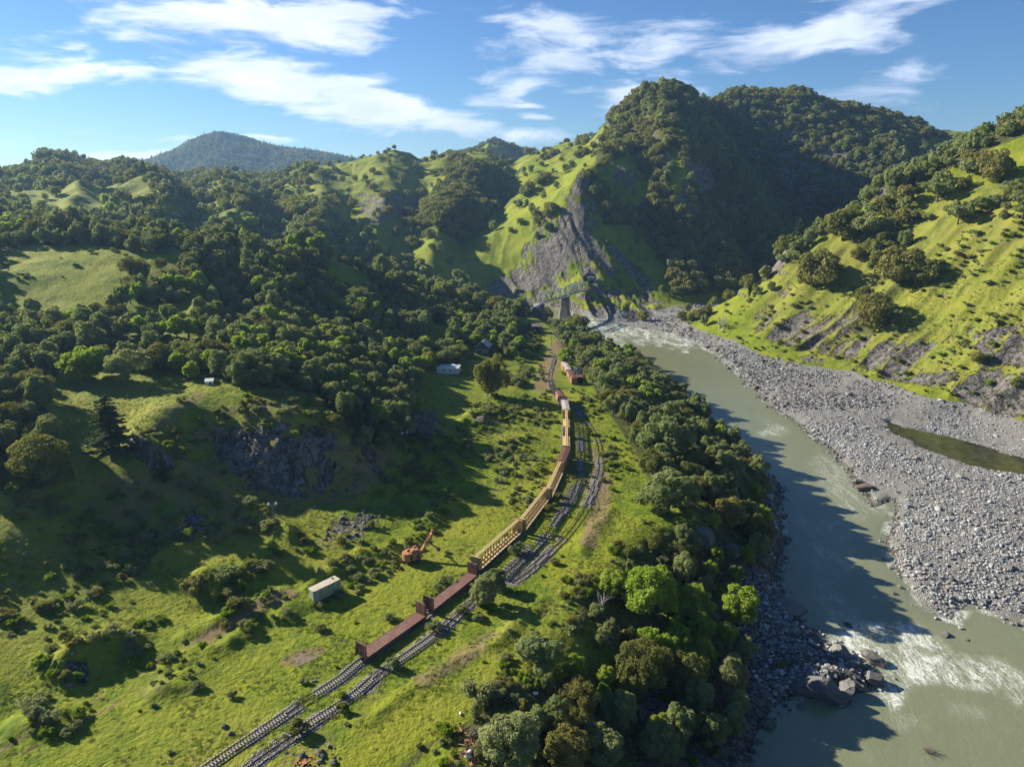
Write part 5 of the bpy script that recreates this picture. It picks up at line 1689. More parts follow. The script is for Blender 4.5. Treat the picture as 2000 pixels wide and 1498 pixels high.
# ------------------------------------------------------------------ built things
class MB:
    """collects boxes, beams and rods; build() links them as one mesh object"""
    def __init__(self):
        self.V, self.F, self.M = [], [], []
        self.m = 0

    def _add(self, vs, fs):
        o = len(self.V)
        self.V += [tuple(v) for v in vs]
        self.F += [tuple(i + o for i in f) for f in fs]
        self.M += [self.m] * len(fs)
        return self

    def box(self, cx, cy, cz, sx, sy, sz, rz=0.0, taper=1.0):
        vs = []
        c, s = math.cos(rz), math.sin(rz)
        for dz in (-.5, .5):
            k = taper if dz > 0 else 1
            for dx, dy in ((-.5, -.5), (.5, -.5), (.5, .5), (-.5, .5)):
                x, y = dx * sx * k, dy * sy * k
                vs.append((cx + x * c - y * s, cy + x * s + y * c, cz + dz * sz))
        return self._add(vs, [(3, 2, 1, 0), (4, 5, 6, 7), (0, 1, 5, 4), (1, 2, 6, 5), (2, 3, 7, 6), (3, 0, 4, 7)])

    def beam(self, p, q, w, h, up=(0, 0, 1)):
        p, q = Vector(p), Vector(q)
        d = (q - p).normalized()
        upv = Vector(up)
        if abs(d.dot(upv)) > .98:
            upv = Vector((1, 0, 0))
        s = d.cross(upv).normalized()
        u_ = s.cross(d).normalized()
        vs = []
        for e in (p, q):
            for a, b in ((-1, -1), (1, -1), (1, 1), (-1, 1)):
                vs.append(e + s * (a * w / 2) + u_ * (b * h / 2))
        return self._add(vs, [(0, 1, 2, 3), (7, 6, 5, 4), (0, 4, 5, 1), (1, 5, 6, 2), (2, 6, 7, 3), (3, 7, 4, 0)])

    def rod(self, p, q, r, n=8, r2=None):
        p, q = Vector(p), Vector(q)
        d = (q - p).normalized()
        s = d.cross(Vector((.3, .2, .93))).normalized()
        u_ = s.cross(d)
        vs = []
        for e, rr_ in ((p, r), (q, r if r2 is None else r2)):
            for k in range(n):
                a = 2 * math.pi * k / n
                vs.append(e + s * (rr_ * math.cos(a)) + u_ * (rr_ * math.sin(a)))
        fs = [(k, (k + 1) % n, n + (k + 1) % n, n + k) for k in range(n)]
        fs += [tuple(range(n - 1, -1, -1)), tuple(range(n, 2 * n))]
        return self._add(vs, fs)

    def poly(self, pts):
        return self._add(pts, [tuple(range(len(pts)))])

    def prism(self, outline, z0, z1, taper=1.0, cx=0.0, cy=0.0):
        n = len(outline)
        vs = [(x, y, z0) for x, y in outline] + [(cx + (x - cx) * taper, cy + (y - cy) * taper, z1) for x, y in outline]
        fs = [tuple(range(n - 1, -1, -1)), tuple(range(n, 2 * n))] + [(k, (k + 1) % n, n + (k + 1) % n, n + k) for k in range(n)]
        return self._add(vs, fs)

    def build(self, name, mats, parent=None, loc=None, rotz=None, bevel=0.0, smooth_=False):
        me = bpy.data.meshes.new(name)
        me.from_pydata(self.V, [], self.F)
        mats = mats if isinstance(mats, (list, tuple)) else [mats]
        for m_ in mats:
            me.materials.append(m_)
        me.polygons.foreach_set("material_index", self.M)
        if bevel or True:
            bm = bmesh.new()
            bm.from_mesh(me)
            bmesh.ops.recalc_face_normals(bm, faces=bm.faces)
            if bevel:
                bmesh.ops.bevel(bm, geom=[e for e in bm.edges if len(e.link_faces) == 2 and e.calc_face_angle(0) > .6], offset=bevel, segments=1, affect='EDGES', clamp_overlap=True)
            bm.to_mesh(me)
            bm.free()
        if smooth_:
            me.polygons.foreach_set("use_smooth", [True] * len(me.polygons))
        return link(name, me, parent, loc, rotz)


def weathered(name, a, b, stain=None, scale=0.6, rough=0.8, metal=0.0, amount=0.5, stretch=(1, 1, .3), spec=.3):
    m, t = new_mat(name)
    pos = t.n('ShaderNodeTexCoord').outputs['Object']
    n1 = t.noise(t.vmath('MULTIPLY', pos, stretch), scale * 3, 6, .65, .5)
    n2 = t.noise(pos, scale * 12, 5, .6)
    c = t.mix(t.mapr(n1, .32, .68), a, b)
    c = t.mix(t.math('MULTIPLY', t.mapr(n2, .4, .7), .35), c, tuple(x * .55 for x in a))
    if stain:
        c = t.mix(t.math('MULTIPLY', t.mapr(t.noise(t.vmath('MULTIPLY', pos, stretch), scale * 1.7, 7, .7, 1.0), .5, .62), amount), c, stain)
    finish(t, c, rough, bump(t, n2, .25, .03), spec, metal)
    return m


MAT = dict(
    brown=weathered("red_brown_paint", (0.135, 0.062, 0.045), (0.205, 0.105, 0.080), (0.30, 0.22, 0.18), .5, .75, amount=.3),
    dark=weathered("black_steel", (0.030, 0.026, 0.024), (0.075, 0.055, 0.045), None, .8, .7),
    rail=weathered("rail_steel", (0.060, 0.038, 0.028), (0.120, 0.075, 0.052), None, 1.0, .6),
    sleeper=weathered("sleeper_wood", (0.20, 0.18, 0.16), (0.54, 0.515, 0.48), (0.09, 0.075, 0.06), .35, .9, stretch=(1, 1, 1), amount=.9),
    yellow=weathered("buff_yellow_paint", (0.50, 0.345, 0.130), (0.66, 0.48, 0.215), (0.30, 0.175, 0.085), .5, .7, amount=.45),
    tan=weathered("buff_deck", (0.50, 0.365, 0.175), (0.68, 0.515, 0.28), (0.36, 0.26, 0.16), .6, .8, amount=.5, stretch=(1, 1, 1)),
    boxyellow=weathered("old_yellow_boxcar_paint", (0.46, 0.27, 0.075), (0.56, 0.36, 0.13), (0.25, 0.10, 0.05), .5, .75, amount=.6),
    boxrust=weathered("faded_orange_boxcar_paint", (0.34, 0.16, 0.085), (0.44, 0.25, 0.15), (0.15, 0.065, 0.04), .5, .8, amount=.6),
    rustroof=weathered("rusted_roof_sheet", (0.105, 0.045, 0.030), (0.175, 0.080, 0.055), (0.25, 0.15, 0.11), .6, .8, amount=.3),
    greyroof=weathered("galvanised_roof_with_rust", (0.42, 0.40, 0.37), (0.54, 0.52, 0.49), (0.26, 0.115, 0.06), .45, .7, amount=.85, stretch=(1, 1, 1)),
    orange=weathered("rusted_orange_paint", (0.36, 0.150, 0.055), (0.50, 0.255, 0.110), (0.16, 0.065, 0.035), .8, .85, amount=.7),
    white=weathered("white_house_paint", (0.60, 0.62, 0.63), (0.74, 0.76, 0.76), (0.42, 0.40, 0.36), .5, .7, amount=.25),
    cream=weathered("cream_trailer_roof", (0.44, 0.39, 0.29), (0.57, 0.51, 0.39), (0.36, 0.29, 0.22), .4, .75, amount=.6, stretch=(1, 1, 1)),
    mossy=weathered("mossy_trailer_side", (0.27, 0.29, 0.20), (0.40, 0.41, 0.33), (0.18, 0.21, 0.09), .5, .8, amount=.8),
    steel=weathered("grey_bridge_paint", (0.27, 0.28, 0.29), (0.42, 0.43, 0.44), (0.24, 0.16, 0.11), .25, .6, amount=.4),
    concrete=weathered("dark_stained_concrete", (0.135, 0.130, 0.118), (0.215, 0.205, 0.185), (0.08, 0.078, 0.07), .12, .92, amount=.7),
    pale=weathered("pale_concrete", (0.25, 0.245, 0.225), (0.35, 0.34, 0.31), (0.13, 0.13, 0.115), .15, .92, amount=.6),
    wood=weathered("grey_pole_wood", (0.13, 0.105, 0.080), (0.24, 0.20, 0.155), None, .6, .9),
    plank=weathered("old_plank_wall", (0.085, 0.072, 0.060), (0.16, 0.135, 0.115), None, .5, .9),
    glass=weathered("dark_glass", (0.02, 0.022, 0.025), (0.03, 0.032, 0.036), None, 1, .15),
    black=weathered("door_and_shade_black", (0.012, 0.012, 0.012), (0.02, 0.02, 0.02), None, 1, .95),  # near black: shade within openings put into the colour; doors use it too
    wire=weathered("pale_wire", (0.40, 0.40, 0.38), (0.5, 0.5, 0.48), None, 1, .5),
    lamp=weathered("white_lamp_shade", (0.75, 0.75, 0.75), (0.85, 0.85, 0.85), None, 1, .5),
    mesh=weathered("grey_dish_metal", (0.40, 0.41, 0.40), (0.55, 0.56, 0.55), None, 1, .5),
)


def thing(name, label, cat, loc, rotz=0.0, group=None):
    e = bpy.data.objects.new(name, None)
    COL.objects.link(e)
    e.location = loc
    e.rotation_euler = (0, 0, rotz)
    return tag(e, label, cat, group)


RAIL_TOP = 0.44


def lay_track(name, label, pts, gap_seed):
    """two rails on sleepers along a curve; overgrown stretches hide some sleepers"""
    P = spline([(p[0], p[1]) for p in pts], 1.0)
    seg = np.r_[0, np.cumsum(np.linalg.norm(np.diff(P, axis=0), axis=1))]
    root = thing(name, label, "track", (P[0][0], P[0][1], 0), 0, "railway tracks of the old yard")
    o = np.array([P[0][0], P[0][1]])
    L = seg[-1]

    def at_s(s):
        return np.array([np.interp(s, seg, P[:, 0]), np.interp(s, seg, P[:, 1])])
    ss = np.arange(0, L, 1.6)
    for side in (-1, 1):
        mb = MB()
        for s0, s1 in zip(ss[:-1], ss[1:]):
            a, b = at_s(s0), at_s(s1 + .02)
            d = (b - a) / np.linalg.norm(b - a)
            n = np.array([d[1], -d[0]]) * side * 0.755
            a, b = a + n - o, b + n - o
            mb.beam((*a, RAIL_TOP - .04), (*b, RAIL_TOP - .04), .085, .08)
            mb.beam((*a, RAIL_TOP - .13), (*b, RAIL_TOP - .13), .045, .12)
        mb.build('rail', MAT['rail'], root)
    shapes = []
    for k in range(4):
        r = random.Random(k)
        shapes.append(MB().box(0, 0, 0, 2.55 + r.uniform(-.1, .1), .27, .18))
    meshes = None
    rnd = random.Random(gap_seed)
    pos = []
    for s in np.arange(.4, L - .5, .62):
        p = at_s(s)
        q = at_s(s + .3)
        g = float(vnoise(np.array([s / 7.0]), np.array([gap_seed * 3.7]), 401)[0])
        pos.append((p, math.atan2(q[1] - p[1], q[0] - p[0]) + math.pi / 2 + rnd.uniform(-.03, .03), g))
    show = [x for k_, x in enumerate(pos) if x[2] > (.46 if gap_seed == 3 or (gap_seed == 5 and k_ < 110) else .60)]
    near = show[:100]
    first = None
    for p, rz, g in near:
        if first is None:
            ob = shapes[0].build('sleeper', MAT['sleeper'], root)
            first = ob
        else:
            ob = first.copy()
            COL.objects.link(ob)
            ob.parent = root
        ob.location = (p[0] - o[0], p[1] - o[1], .175 + rnd.uniform(-.03, .015))
        ob.rotation_euler = (0, 0, rz)
    mb = MB()
    for p, rz, g in show[100:]:
        mb.box(p[0] - o[0], p[1] - o[1], .165 + rnd.uniform(-.03, .015), 2.55, .27, .18, rz)
    if show[100:]:
        tag(mb.build('far_sleepers', MAT['sleeper'], root), kind='stuff')
    return root


lay_track("railway_track", "left track with pale sleepers that carries the standing cars", TRACK_A, 3)
lay_track("railway_track", "middle track curving past the bushes right of the cars", TRACK_B, 5)
lay_track("railway_track", "short outer track half buried in weeds along the meadow", TRACK_C, 9)


def make_truck(parent, x):
    """a two axle truck under a car"""
    t = MB()
    for s in (-1, 1):
        t.beam((x - 1.25, s * 1.02, .62), (x + 1.25, s * 1.02, .62), .16, .30)
        t.box(x, s * 1.02, .42, .8, .2, .3)
    t.beam((x, -1.1, .66), (x, 1.1, .66), .35, .28)
    tr = t.build('truck', MAT['dark'], parent)
    for dx in (-.88, .88):
        w = MB()
        for s in (-1, 1):
            w.rod((x + dx, s * .66, RAIL_TOP + .42), (x + dx, s * .82, RAIL_TOP + .42), .42, 16)
        w.rod((x + dx, -.7, RAIL_TOP + .42), (x + dx, .7, RAIL_TOP + .42), .08, 8)
        w.build('wheelset', MAT['dark'], tr)


def coupler(parent, x, s):
    c = MB()
    c.beam((x, 0, .92), (x + s * .75, 0, .92), .2, .22)
    c.box(x + s * .85, 0, .92, .3, .34, .34)
    c.build('coupler', MAT['dark'], parent)


def flatcar(label, p, q, bulk=3.1, body='brown', open_end=False):
    L = math.hypot(q[0] - p[0], q[1] - p[1])
    e = thing("bulkhead_flatcar", label, "railway car", ((p[0] + q[0]) / 2, (p[1] + q[1]) / 2, 0), math.atan2(q[1] - p[1], q[0] - p[0]), "bulkhead flatcars")
    W, DZ = 3.0, 1.32
    h = L / 2
    d = MB().box(0, 0, DZ - .07, L + .2, W - .24, .14)
    for k in range(int(L / 1.0)):
        d.box(-h + .5 + k * 1.0, 0, DZ + .004, .03, W - .3, .012)
    d.build('deck', MAT[body], e)
    sill = MB()
    for s in (-1, 1):
        sill.m = 0
        sill.box(0, s * (W / 2 - .06), DZ - .22, L + .3, .1, .46)
        sill.poly([(-h * .62, s * (W / 2 - .08), DZ - .45), (h * .62, s * (W / 2 - .08), DZ - .45), (h * .4, s * (W / 2 - .08), DZ - .85), (-h * .4, s * (W / 2 - .08), DZ - .85)])
        sill.m = 1
        n = int(L / .62)
        for k in range(n):
            sill.box(-h + .4 + k * (L - .8) / (n - 1), s * (W / 2 + .05), DZ - .1, .15, .13, .26)
    sill.build('side_sill', [MAT[body], MAT['dark']], e)
    MB().box(0, 0, DZ - .5, L + 1.2, .7, .6).build('centre_sill', MAT['dark'], e)
    for s in (-1, 1):
        b = MB()
        x = s * (h + .12)
        top = DZ + bulk
        if not open_end:
            b.box(x, 0, DZ + bulk / 2, .10, W - .1, bulk)
            for k in range(5):
                b.box(x - s * .055, -W / 2 + .35 + k * (W - .7) / 4, DZ + bulk / 2, .03, .05, bulk - .1)
        for yy in (-W / 2 + .1, -W / 6, W / 6, W / 2 - .1):
            b.beam((x + s * .20, yy, DZ - .1), (x + s * .14, yy, top), .14, .26, up=(1, 0, 0))
        for zz in (DZ + .05, DZ + bulk * .5, top - .08):
            b.box(x + s * .17, 0, zz, .2, W - .1, .14)
        for yy in (-W / 2 - .02, W / 2 + .02):          # gusset at the side of the bulkhead
            b.poly([(x, yy, top), (x + s * .3, yy, top), (x + s * .55, yy, DZ - .5), (x, yy, DZ - .5)])
        bo = b.build('bulkhead', MAT['dark' if open_end else body], e)
        ld = MB()
        for zz in np.arange(DZ + .2, top - .1, .38):
            for s2 in (-1, 1):
                ld.rod((x + s * .36, s2 * (W / 2 - .55), zz), (x + s * .36, s2 * (W / 2 - .05), zz), .03, 5)
        ld.build('ladder', MAT['brown'], bo)
        make_truck(e, s * (h - 1.7))
        coupler(e, s * (h + .3), s)
    return e


def beamcar(label, p, q, extra=()):
    L = math.hypot(q[0] - p[0], q[1] - p[1])
    e = thing("centre_beam_flatcar", label, "railway car", ((p[0] + q[0]) / 2, (p[1] + q[1]) / 2, 0), math.atan2(q[1] - p[1], q[0] - p[0]), "centre beam flatcars")
    W, DZ, TOP = 2.85, 1.12, 4.72
    h = L / 2
    d = MB()
    d.box(0, 0, DZ - .06, L, W, .10)
    n = 18
    for k in range(n):
        d.box(-h + .7 + k * (L - 1.4) / (n - 1), 0, DZ + .02, .32, W + .04, .07)
    d.build('deck', MAT['tan'], e)
    s_ = MB()
    for s in (-1, 1):
        s_.box(0, s * (W / 2 - .02), DZ - .22, L, .1, .34)
        s_.poly([(-h * .8, s * (W / 2 - .03), DZ - .38), (h * .8, s * (W / 2 - .03), DZ - .38), (h * .55, s * (W / 2 - .03), DZ - .8), (-h * .55, s * (W / 2 - .03), DZ - .8)])
    s_.box(0, 0, DZ - .5, L + 1.0, .6, .6)
    s_.build('side_sill', MAT['dark'], e)
    c = MB()
    for s in (-1, 1):
        c.box(0, s * .42, TOP - .08, L - .2, .16, .16)
        c.box(0, s * .30, TOP + .005, L - .2, .30, .03)
    n = 15
    for k in range(n):
        x = -h + .9 + k * (L - 1.8) / (n - 1)
        c.box(x, 0, TOP - .1, .34, .84, .12)
        if k < n - 1:
            c.box(x + (L - 1.8) / (n - 1) / 2, 0, TOP - .1, .12, .84, .09)
    c.build('top_chord', MAT['tan'], e)
    cb = MB()
    for k in range(n):
        x = -h + .9 + k * (L - 1.8) / (n - 1)
        for s in (-1, 1):
            cb.beam((x, s * .36, DZ), (x, s * .45, TOP - .15), .30, .10, up=(0, 1, 0))
        cb.box(x, 0, DZ + .5, .10, .66, 1.0)
    for k in range(0, n - 1, 3):
        x0 = -h + .9 + k * (L - 1.8) / (n - 1)
        x1 = x0 + (L - 1.8) / (n - 1)
        cb.beam((x0, 0, DZ + .1), (x1, 0, TOP - .3), .10, .10)
    cb.box(0, 0, DZ + .12, L - .6, .80, .2)
    cb.build('centre_posts', MAT['yellow'], e)
    for s in (-1, 1):
        b = MB()
        x = s * (h - .08)
        b.box(x, 0, (DZ + TOP) / 2, .10, W - .1, TOP - DZ)
        b.box(x + s * .1, 0, TOP - .06, .34, W, .14)
        for zz in np.arange(DZ + .3, TOP - .3, .52):
            b.box(x + s * .09, 0, zz, .10, W - .2, .1)
        for yy in (-W / 2 + .08, -.5, .5, W / 2 - .08):
            b.box(x + s * .12, yy, (DZ + TOP) / 2, .16, .12, TOP - DZ)
        b.poly([(x, W / 2 - .03, TOP), (x - s * .35, W / 2 - .03, TOP), (x - s * .9, W / 2 - .03, DZ), (x, W / 2 - .03, DZ)])
        b.poly([(x, -W / 2 + .03, TOP), (x - s * .35, -W / 2 + .03, TOP), (x - s * .9, -W / 2 + .03, DZ), (x, -W / 2 + .03, DZ)])
        b.build('end_bulkhead', MAT['yellow'], e)
        make_truck(e, s * (h - 2.0))
        coupler(e, s * (h + .1), s)
    return e


def boxcar(label, p, q, side, roof, top=4.75, trucks=True, w=3.0, base=1.0, rim=None, doors=1):
    L = math.hypot(q[0] - p[0], q[1] - p[1])
    e = thing("boxcar", label, "railway car", ((p[0] + q[0]) / 2, (p[1] + q[1]) / 2, 0), math.atan2(q[1] - p[1], q[0] - p[0]), "old boxcars")
    h = L / 2
    b = MB().box(0, 0, (base + top - .25) / 2, L, w, top - .25 - base)
    for k in range(12):
        x = -h + .25 + k * (L - .5) / 11
        if abs(x) < 1.5:
            continue
        for s in (-1, 1):
            b.box(x, s * (w / 2 + .03), (base + top - .3) / 2, .1, .07, top - .3 - base)
    for s in (-1, 1):
        for zz in np.arange(base + .35, top - .4, .42):
            b.box(s * (h + .03), 0, zz, .08, w - .2, .14)
    b.build('body', MAT[side], e)
    r = MB()
    ze, zr = top - .22, top
    ov = .07
    r._add([(-h - ov, -w / 2 - ov, ze), (h + ov, -w / 2 - ov, ze), (h + ov, 0, zr), (-h - ov, 0, zr), (-h - ov, w / 2 + ov, ze), (h + ov, w / 2 + ov, ze),
            (-h - ov, -w / 2 - ov, ze - .08), (h + ov, -w / 2 - ov, ze - .08), (h + ov, w / 2 + ov, ze - .08), (-h - ov, w / 2 + ov, ze - .08)],
           [(0, 1, 2, 3), (3, 2, 5, 4), (6, 7, 1, 0), (7, 8, 5, 2, 1), (8, 9, 4, 5), (9, 6, 0, 3, 4), (9, 8, 7, 6)])
    for k in range(13):
        x = -h + k * L / 12
        for s in (-1, 1):
            r.beam((x, 0, zr + .02), (x, s * (w / 2 + .05), ze + .02), .09, .06)
    ro = r.build('roof', MAT[roof], e)
    if rim:
        MB().box(-h - .02, 0, zr - .07, .28, w + .1, .24).build('roof_edge', MAT[rim], ro)
    for s in (-1, 1):
        dmb = MB().box(.9 * s * (1 if doors else 0), s * (w / 2 + .09), (base + top) / 2 - .15, 2.3, .07, top - base - .6)
        for k in (-1, 0, 1):
            dmb.box(.9 * s + k * .75, s * (w / 2 + .13), (base + top) / 2 - .15, .08, .05, top - base - .7)
        dmb.build('door', MAT[side], e)
        MB().box(-1.35 * s * .8, s * (w / 2 + .045), (base + top) / 2 - .15, 1.5, .05, top - base - .7).build('doorway_shade_panel', MAT['black'], e)  # flat black panel on the side, painted shade of the open doorway
    ld = MB()
    for sx in (-1, 1):
        for sy in (-1, 1):
            for zz in np.arange(base + .1, top - .3, .4):
                ld.rod((sx * (h - .55), sy * (w / 2 + .1), zz), (sx * (h - .1), sy * (w / 2 + .1), zz), .02, 4)
    ld.build('ladder', MAT['dark'], e)
    if trucks:
        MB().box(0, 0, base - .2, L + .6, .6, .4).build('underframe', MAT['dark'], e)
        for s in (-1, 1):
            make_truck(e, s * (h - 1.8))
            coupler(e, s * (h + .1), s)
    return e


_lab = ["rust brown bulkhead flatcar nearest the camera at the end of the line", "rust brown empty bulkhead flatcar coupled ahead of the buff lumber cars",
        "buff centre beam flatcar just beyond the brown flatcars, its deck lit along the side", "buff centre beam flatcar second after the brown flatcars", "buff centre beam flatcar that ends at the dark red roofed boxcar",
        "short boxcar with dark red ribbed roof between two centre beam cars", "yellow centre beam flatcar right beyond the dark red roofed boxcar", "yellow centre beam flatcar touching the pale roofed yellow boxcar",
        "yellow boxcar with a pale rust streaked roof", "orange brown boxcar with open door and rusted roof behind the pale roofed one", "black open end flatcar at the far end of the line"]
for (k_, a_, b_, z_), lb in zip(CARS, _lab):
    p_, q_ = at(*a_, z=z_)[:2], at(*b_, z=z_)[:2]
    if k_ == "flat":
        flatcar(lb, p_, q_)
    elif k_ == "flat_far":
        flatcar(lb, p_, q_, bulk=2.6, body='dark', open_end=True)
    elif k_ == "beam":
        beamcar(lb, p_, q_)
    else:
        sd_, rf_, rm_ = {'box_red': ('boxrust', 'rustroof', None), 'box_yellow': ('boxyellow', 'greyroof', None), 'box_rust': ('boxrust', 'rustroof', 'white')}[k_]
        boxcar(lb, p_, q_, sd_, rf_, rim=rm_)

# two grounded boxcars by the dish
for (a_, b_, sd_, rf_, lb) in [((1111, 721), (1100.5, 704), 'boxrust', 'greyroof', "faded boxcar with pale roof set on the ground by the dish antenna"),
                               ((1122, 738), (1112, 722), 'boxrust', 'rustroof', "collapsing red boxcar with broken rusty roof next to the dish antenna")]:
    p_, q_ = at(*a_, z=3.6)[:2], at(*b_, z=3.6)[:2]
    boxcar(lb, p_, q_, sd_, rf_, top=3.6, trucks=False, base=0.1, w=2.9)


def place(u, v, z=None):
    """stand on the ground at the pixel where the foot is seen"""
    if z is not None:
        x, y, _ = at(u, v, z=z)
    else:
        x, y, _ = hit(u, v)
    return x, y, float(height_at(x, y))


# rusted excavator
def excavator():
    x, y, z = place(805, 1097)
    e = thing("rusty_excavator", "rusted orange cable excavator with raised boom, abandoned in the grass", "excavator", (x, y, z), math.radians(35))
    hgt = 3.3
    out = [(-2.3, -1.3), (-2.05, -1.65), (2.2, -1.65), (2.2, 1.65), (-2.05, 1.65), (-2.3, 1.3)]
    out = [(2.3, -1.6), (2.3, 1.6), (-1.2, 1.6)] + [(-1.2 + 1.6 * -math.sin(a) * .95, 1.6 * math.cos(a)) for a in np.linspace(.3, 2.84, 8)] + [(-1.2, -1.6)]
    MB().prism(out, 1.0, hgt).build('housing', MAT['orange'], e, bevel=.12)
    r = MB()
    r.box(.5, 0, hgt + .16, 2.6, 2.2, .3, 0, .9)
    r.box(-.9, .5, hgt + .25, .9, .8, .5)
    r.rod((.3, -.7, hgt), (.3, -.7, hgt + .7), .22, 8)
    r.box(1.3, .8, hgt + .4, .9, .6, .5)
    r.build('roof_gear', MAT['orange'], e, bevel=.05)
    d = MB()
    for s in (-1, 1):
        d.box(-.9, s * 1.62, 2.0, .55, .06, 1.7)
        d.box(1.1, s * 1.62, 2.1, .35, .06, 1.7)
    d.build('door', MAT['black'], e)
    rb = MB()
    for s in (-1, 1):
        for k in range(8):
            rb.box(-1.1 + k * .48, s * 1.62, 2.15, .05, .05, 2.1)
    rb.build('side_ribs', MAT['orange'], e)
    for s in (-1, 1):
        t = MB()
        prof = [(-2.0, .45), (-1.75, .1), (1.75, .1), (2.0, .45), (1.75, .8), (-1.75, .8)]
        n = len(prof)
        vs = [(px_, s * 1.0, pz_) for px_, pz_ in prof] + [(px_, s * 1.55, pz_) for px_, pz_ in prof]
        t._add(vs, [tuple(range(n)), tuple(range(2 * n - 1, n - 1, -1))] + [(k, (k + 1) % n, n + (k + 1) % n, n + k) for k in range(n)])
        t.build('crawler_track', MAT['dark'], e)
    MB().rod((0, 0, .5), (0, 0, 1.05), .9, 14).build('turntable', MAT['dark'], e)
    # boom: two side plates with openings, closed by webs, sheaves at the tip
    b = MB()
    foot, tip = Vector((2.3, 0, 1.4)), Vector((6.6, 0, 7.0))
    ax = (tip - foot)
    for s in (-1, 1):
        b.beam(foot + Vector((0, s * .42, 0)), foot + ax * .98 + Vector((0, s * .30, 0)), .12, .62)
    up_ = Vector((-ax.z, 0, ax.x)).normalized() * .3
    for t0, t1 in ((0.0, .42), (.52, .60), (.86, .97)):
        for sg in (1, -1):
            b.beam(foot + ax * t0 + up_ * sg, foot + ax * t1 + up_ * sg, .78, .07, up=tuple(up_))
    bo = b.build('boom', MAT['orange'], e)
    sh = MB()
    sh.rod(tip + Vector((0, -.28, .15)), tip + Vector((0, -.12, .15)), .5, 16)
    sh.rod(tip + Vector((0, .12, .15)), tip + Vector((0, .28, .15)), .5, 16)
    sh.rod(tip + Vector((.1, -.45, .1)), tip + Vector((.1, .45, .1)), .15, 8)
    sh.build('sheave', MAT['orange'], bo)
    st = MB()
    mid = foot + ax * .55
    st.beam(mid + Vector((.3, 0, 0)), mid + Vector((3.0, -.4, -2.6)), .22, .3)
    st.box(mid.x + 3.3, -.45, mid.z - 3.0, .9, .9, .9)
    st.build('dipper_stick', MAT['dark'], bo)
    wn = MB()
    wn.rod(mid + Vector((-.15, -.3, .3)), mid + Vector((-.15, .3, .3)), .32, 12)
    wn.build('drum', MAT['dark'], bo)


excavator()


def semi_trailer():
    # roof corners seen at 605,1151 and 662,1127
    a, b = at(607, 1152, z=3.9)[:2], at(659, 1127, z=3.9)[:2]
    cx, cy = (a[0] + b[0]) / 2, (a[1] + b[1]) / 2
    L = math.hypot(b[0] - a[0], b[1] - a[1])
    z = float(height_at(cx, cy))
    e = thing("box_trailer", "old cream semi trailer with mossy sides parked in brush", "trailer", (cx, cy, z), math.atan2(b[1] - a[1], b[0] - a[0]))
    top = 3.9 - z
    hw = 1.28
    n = 6
    out = [(L / 2, -hw), (L / 2, hw)] + [(-L / 2 + .5 - .5 * math.sin(t_), hw - .5 + .5 * math.cos(t_)) for t_ in np.linspace(0, math.pi / 2, n)] + \
          [(-L / 2 + .5 - .5 * math.cos(t_), -hw + .5 - .5 * math.sin(t_)) for t_ in np.linspace(0, math.pi / 2, n)]
    MB().prism(out, .6, top - .06).build('body', MAT['mossy'], e)
    MB().prism([(x_ * 1.006, y_ * 1.02) for x_, y_ in out], top - .1, top).build('roof', MAT['cream'], e, bevel=.04)
    v = MB()
    v.box(L / 2 - 1.2, .5, top + .12, .35, .3, .25)
    v.build('roof_vent', MAT['dark'], e)
    rb = MB()
    for k in range(11):
        for s in (-1, 1):
            rb.box(-L / 2 + .8 + k * (L - 1.2) / 10, s * (hw + .015), (top + .9) / 2, .04, .04, top - 1.1)
    rb.build('side_ribs', MAT['mossy'], e)
    w = MB()
    for x_ in (L / 2 - 1.2, L / 2 - 2.5):
        for s in (-1, 1):
            w.rod((x_, s * .75, .5), (x_, s * 1.2, .5), .5, 14)
    w.build('wheels', MAT['dark'], e)
    lg = MB()
    for s in (-1, 1):
        lg.box(-L / 2 + 2.2, s * .8, .45, .12, .12, .95)
    lg.build('landing_gear', MAT['dark'], e)


semi_trailer()


def mobile_home():
    x, y, z = place(875, 732)
    e = thing("mobile_home", "white mobile home with two joined units under the trees", "house", (x, y, z), math.radians(3))
    W = 11.6
    MB().box(0, 1.8, 1.75, W, 3.6, 3.1).build('front_unit', MAT['white'], e, bevel=.05)
    MB().box(1.2, 6.6, 1.75, W - 1.0, 3.6, 3.1).build('rear_unit', MAT['white'], e, bevel=.05)
    r = MB()
    r.box(0, 1.8, 3.38, W + .2, 3.8, .12)
    r.box(.6, 4.2, 3.5, W - .3, 1.6, .1)
    r.box(1.2, 6.6, 3.38, W - .8, 3.8, .12)
    r.build('roof', MAT['white'], e)
    rr_ = MB()
    for k in range(12):
        rr_.box(-4.4 + k * .85, 5.3, 3.58, .45, 1.2, .08)
    rr_.build('rusty_roof_strip', MAT['rustroof'], e)
    for xx in (-2.2, 1.2):
        w = MB().box(xx, -.02, 2.1, .8, .08, .7).build('window', MAT['glass'], e)
        MB().box(xx, -.03, 1.70, .95, .12, .08).build('sill', MAT['white'], w)
    MB().box(W / 2 + .02, 1.6, 1.2, .06, .9, 2.0).build('door', MAT['dark'], e)
    MB().rod((-1.5, 1.0, 3.4), (-1.5, 1.0, 4.3), .07, 6).build('stove_pipe', MAT['rustroof'], e)


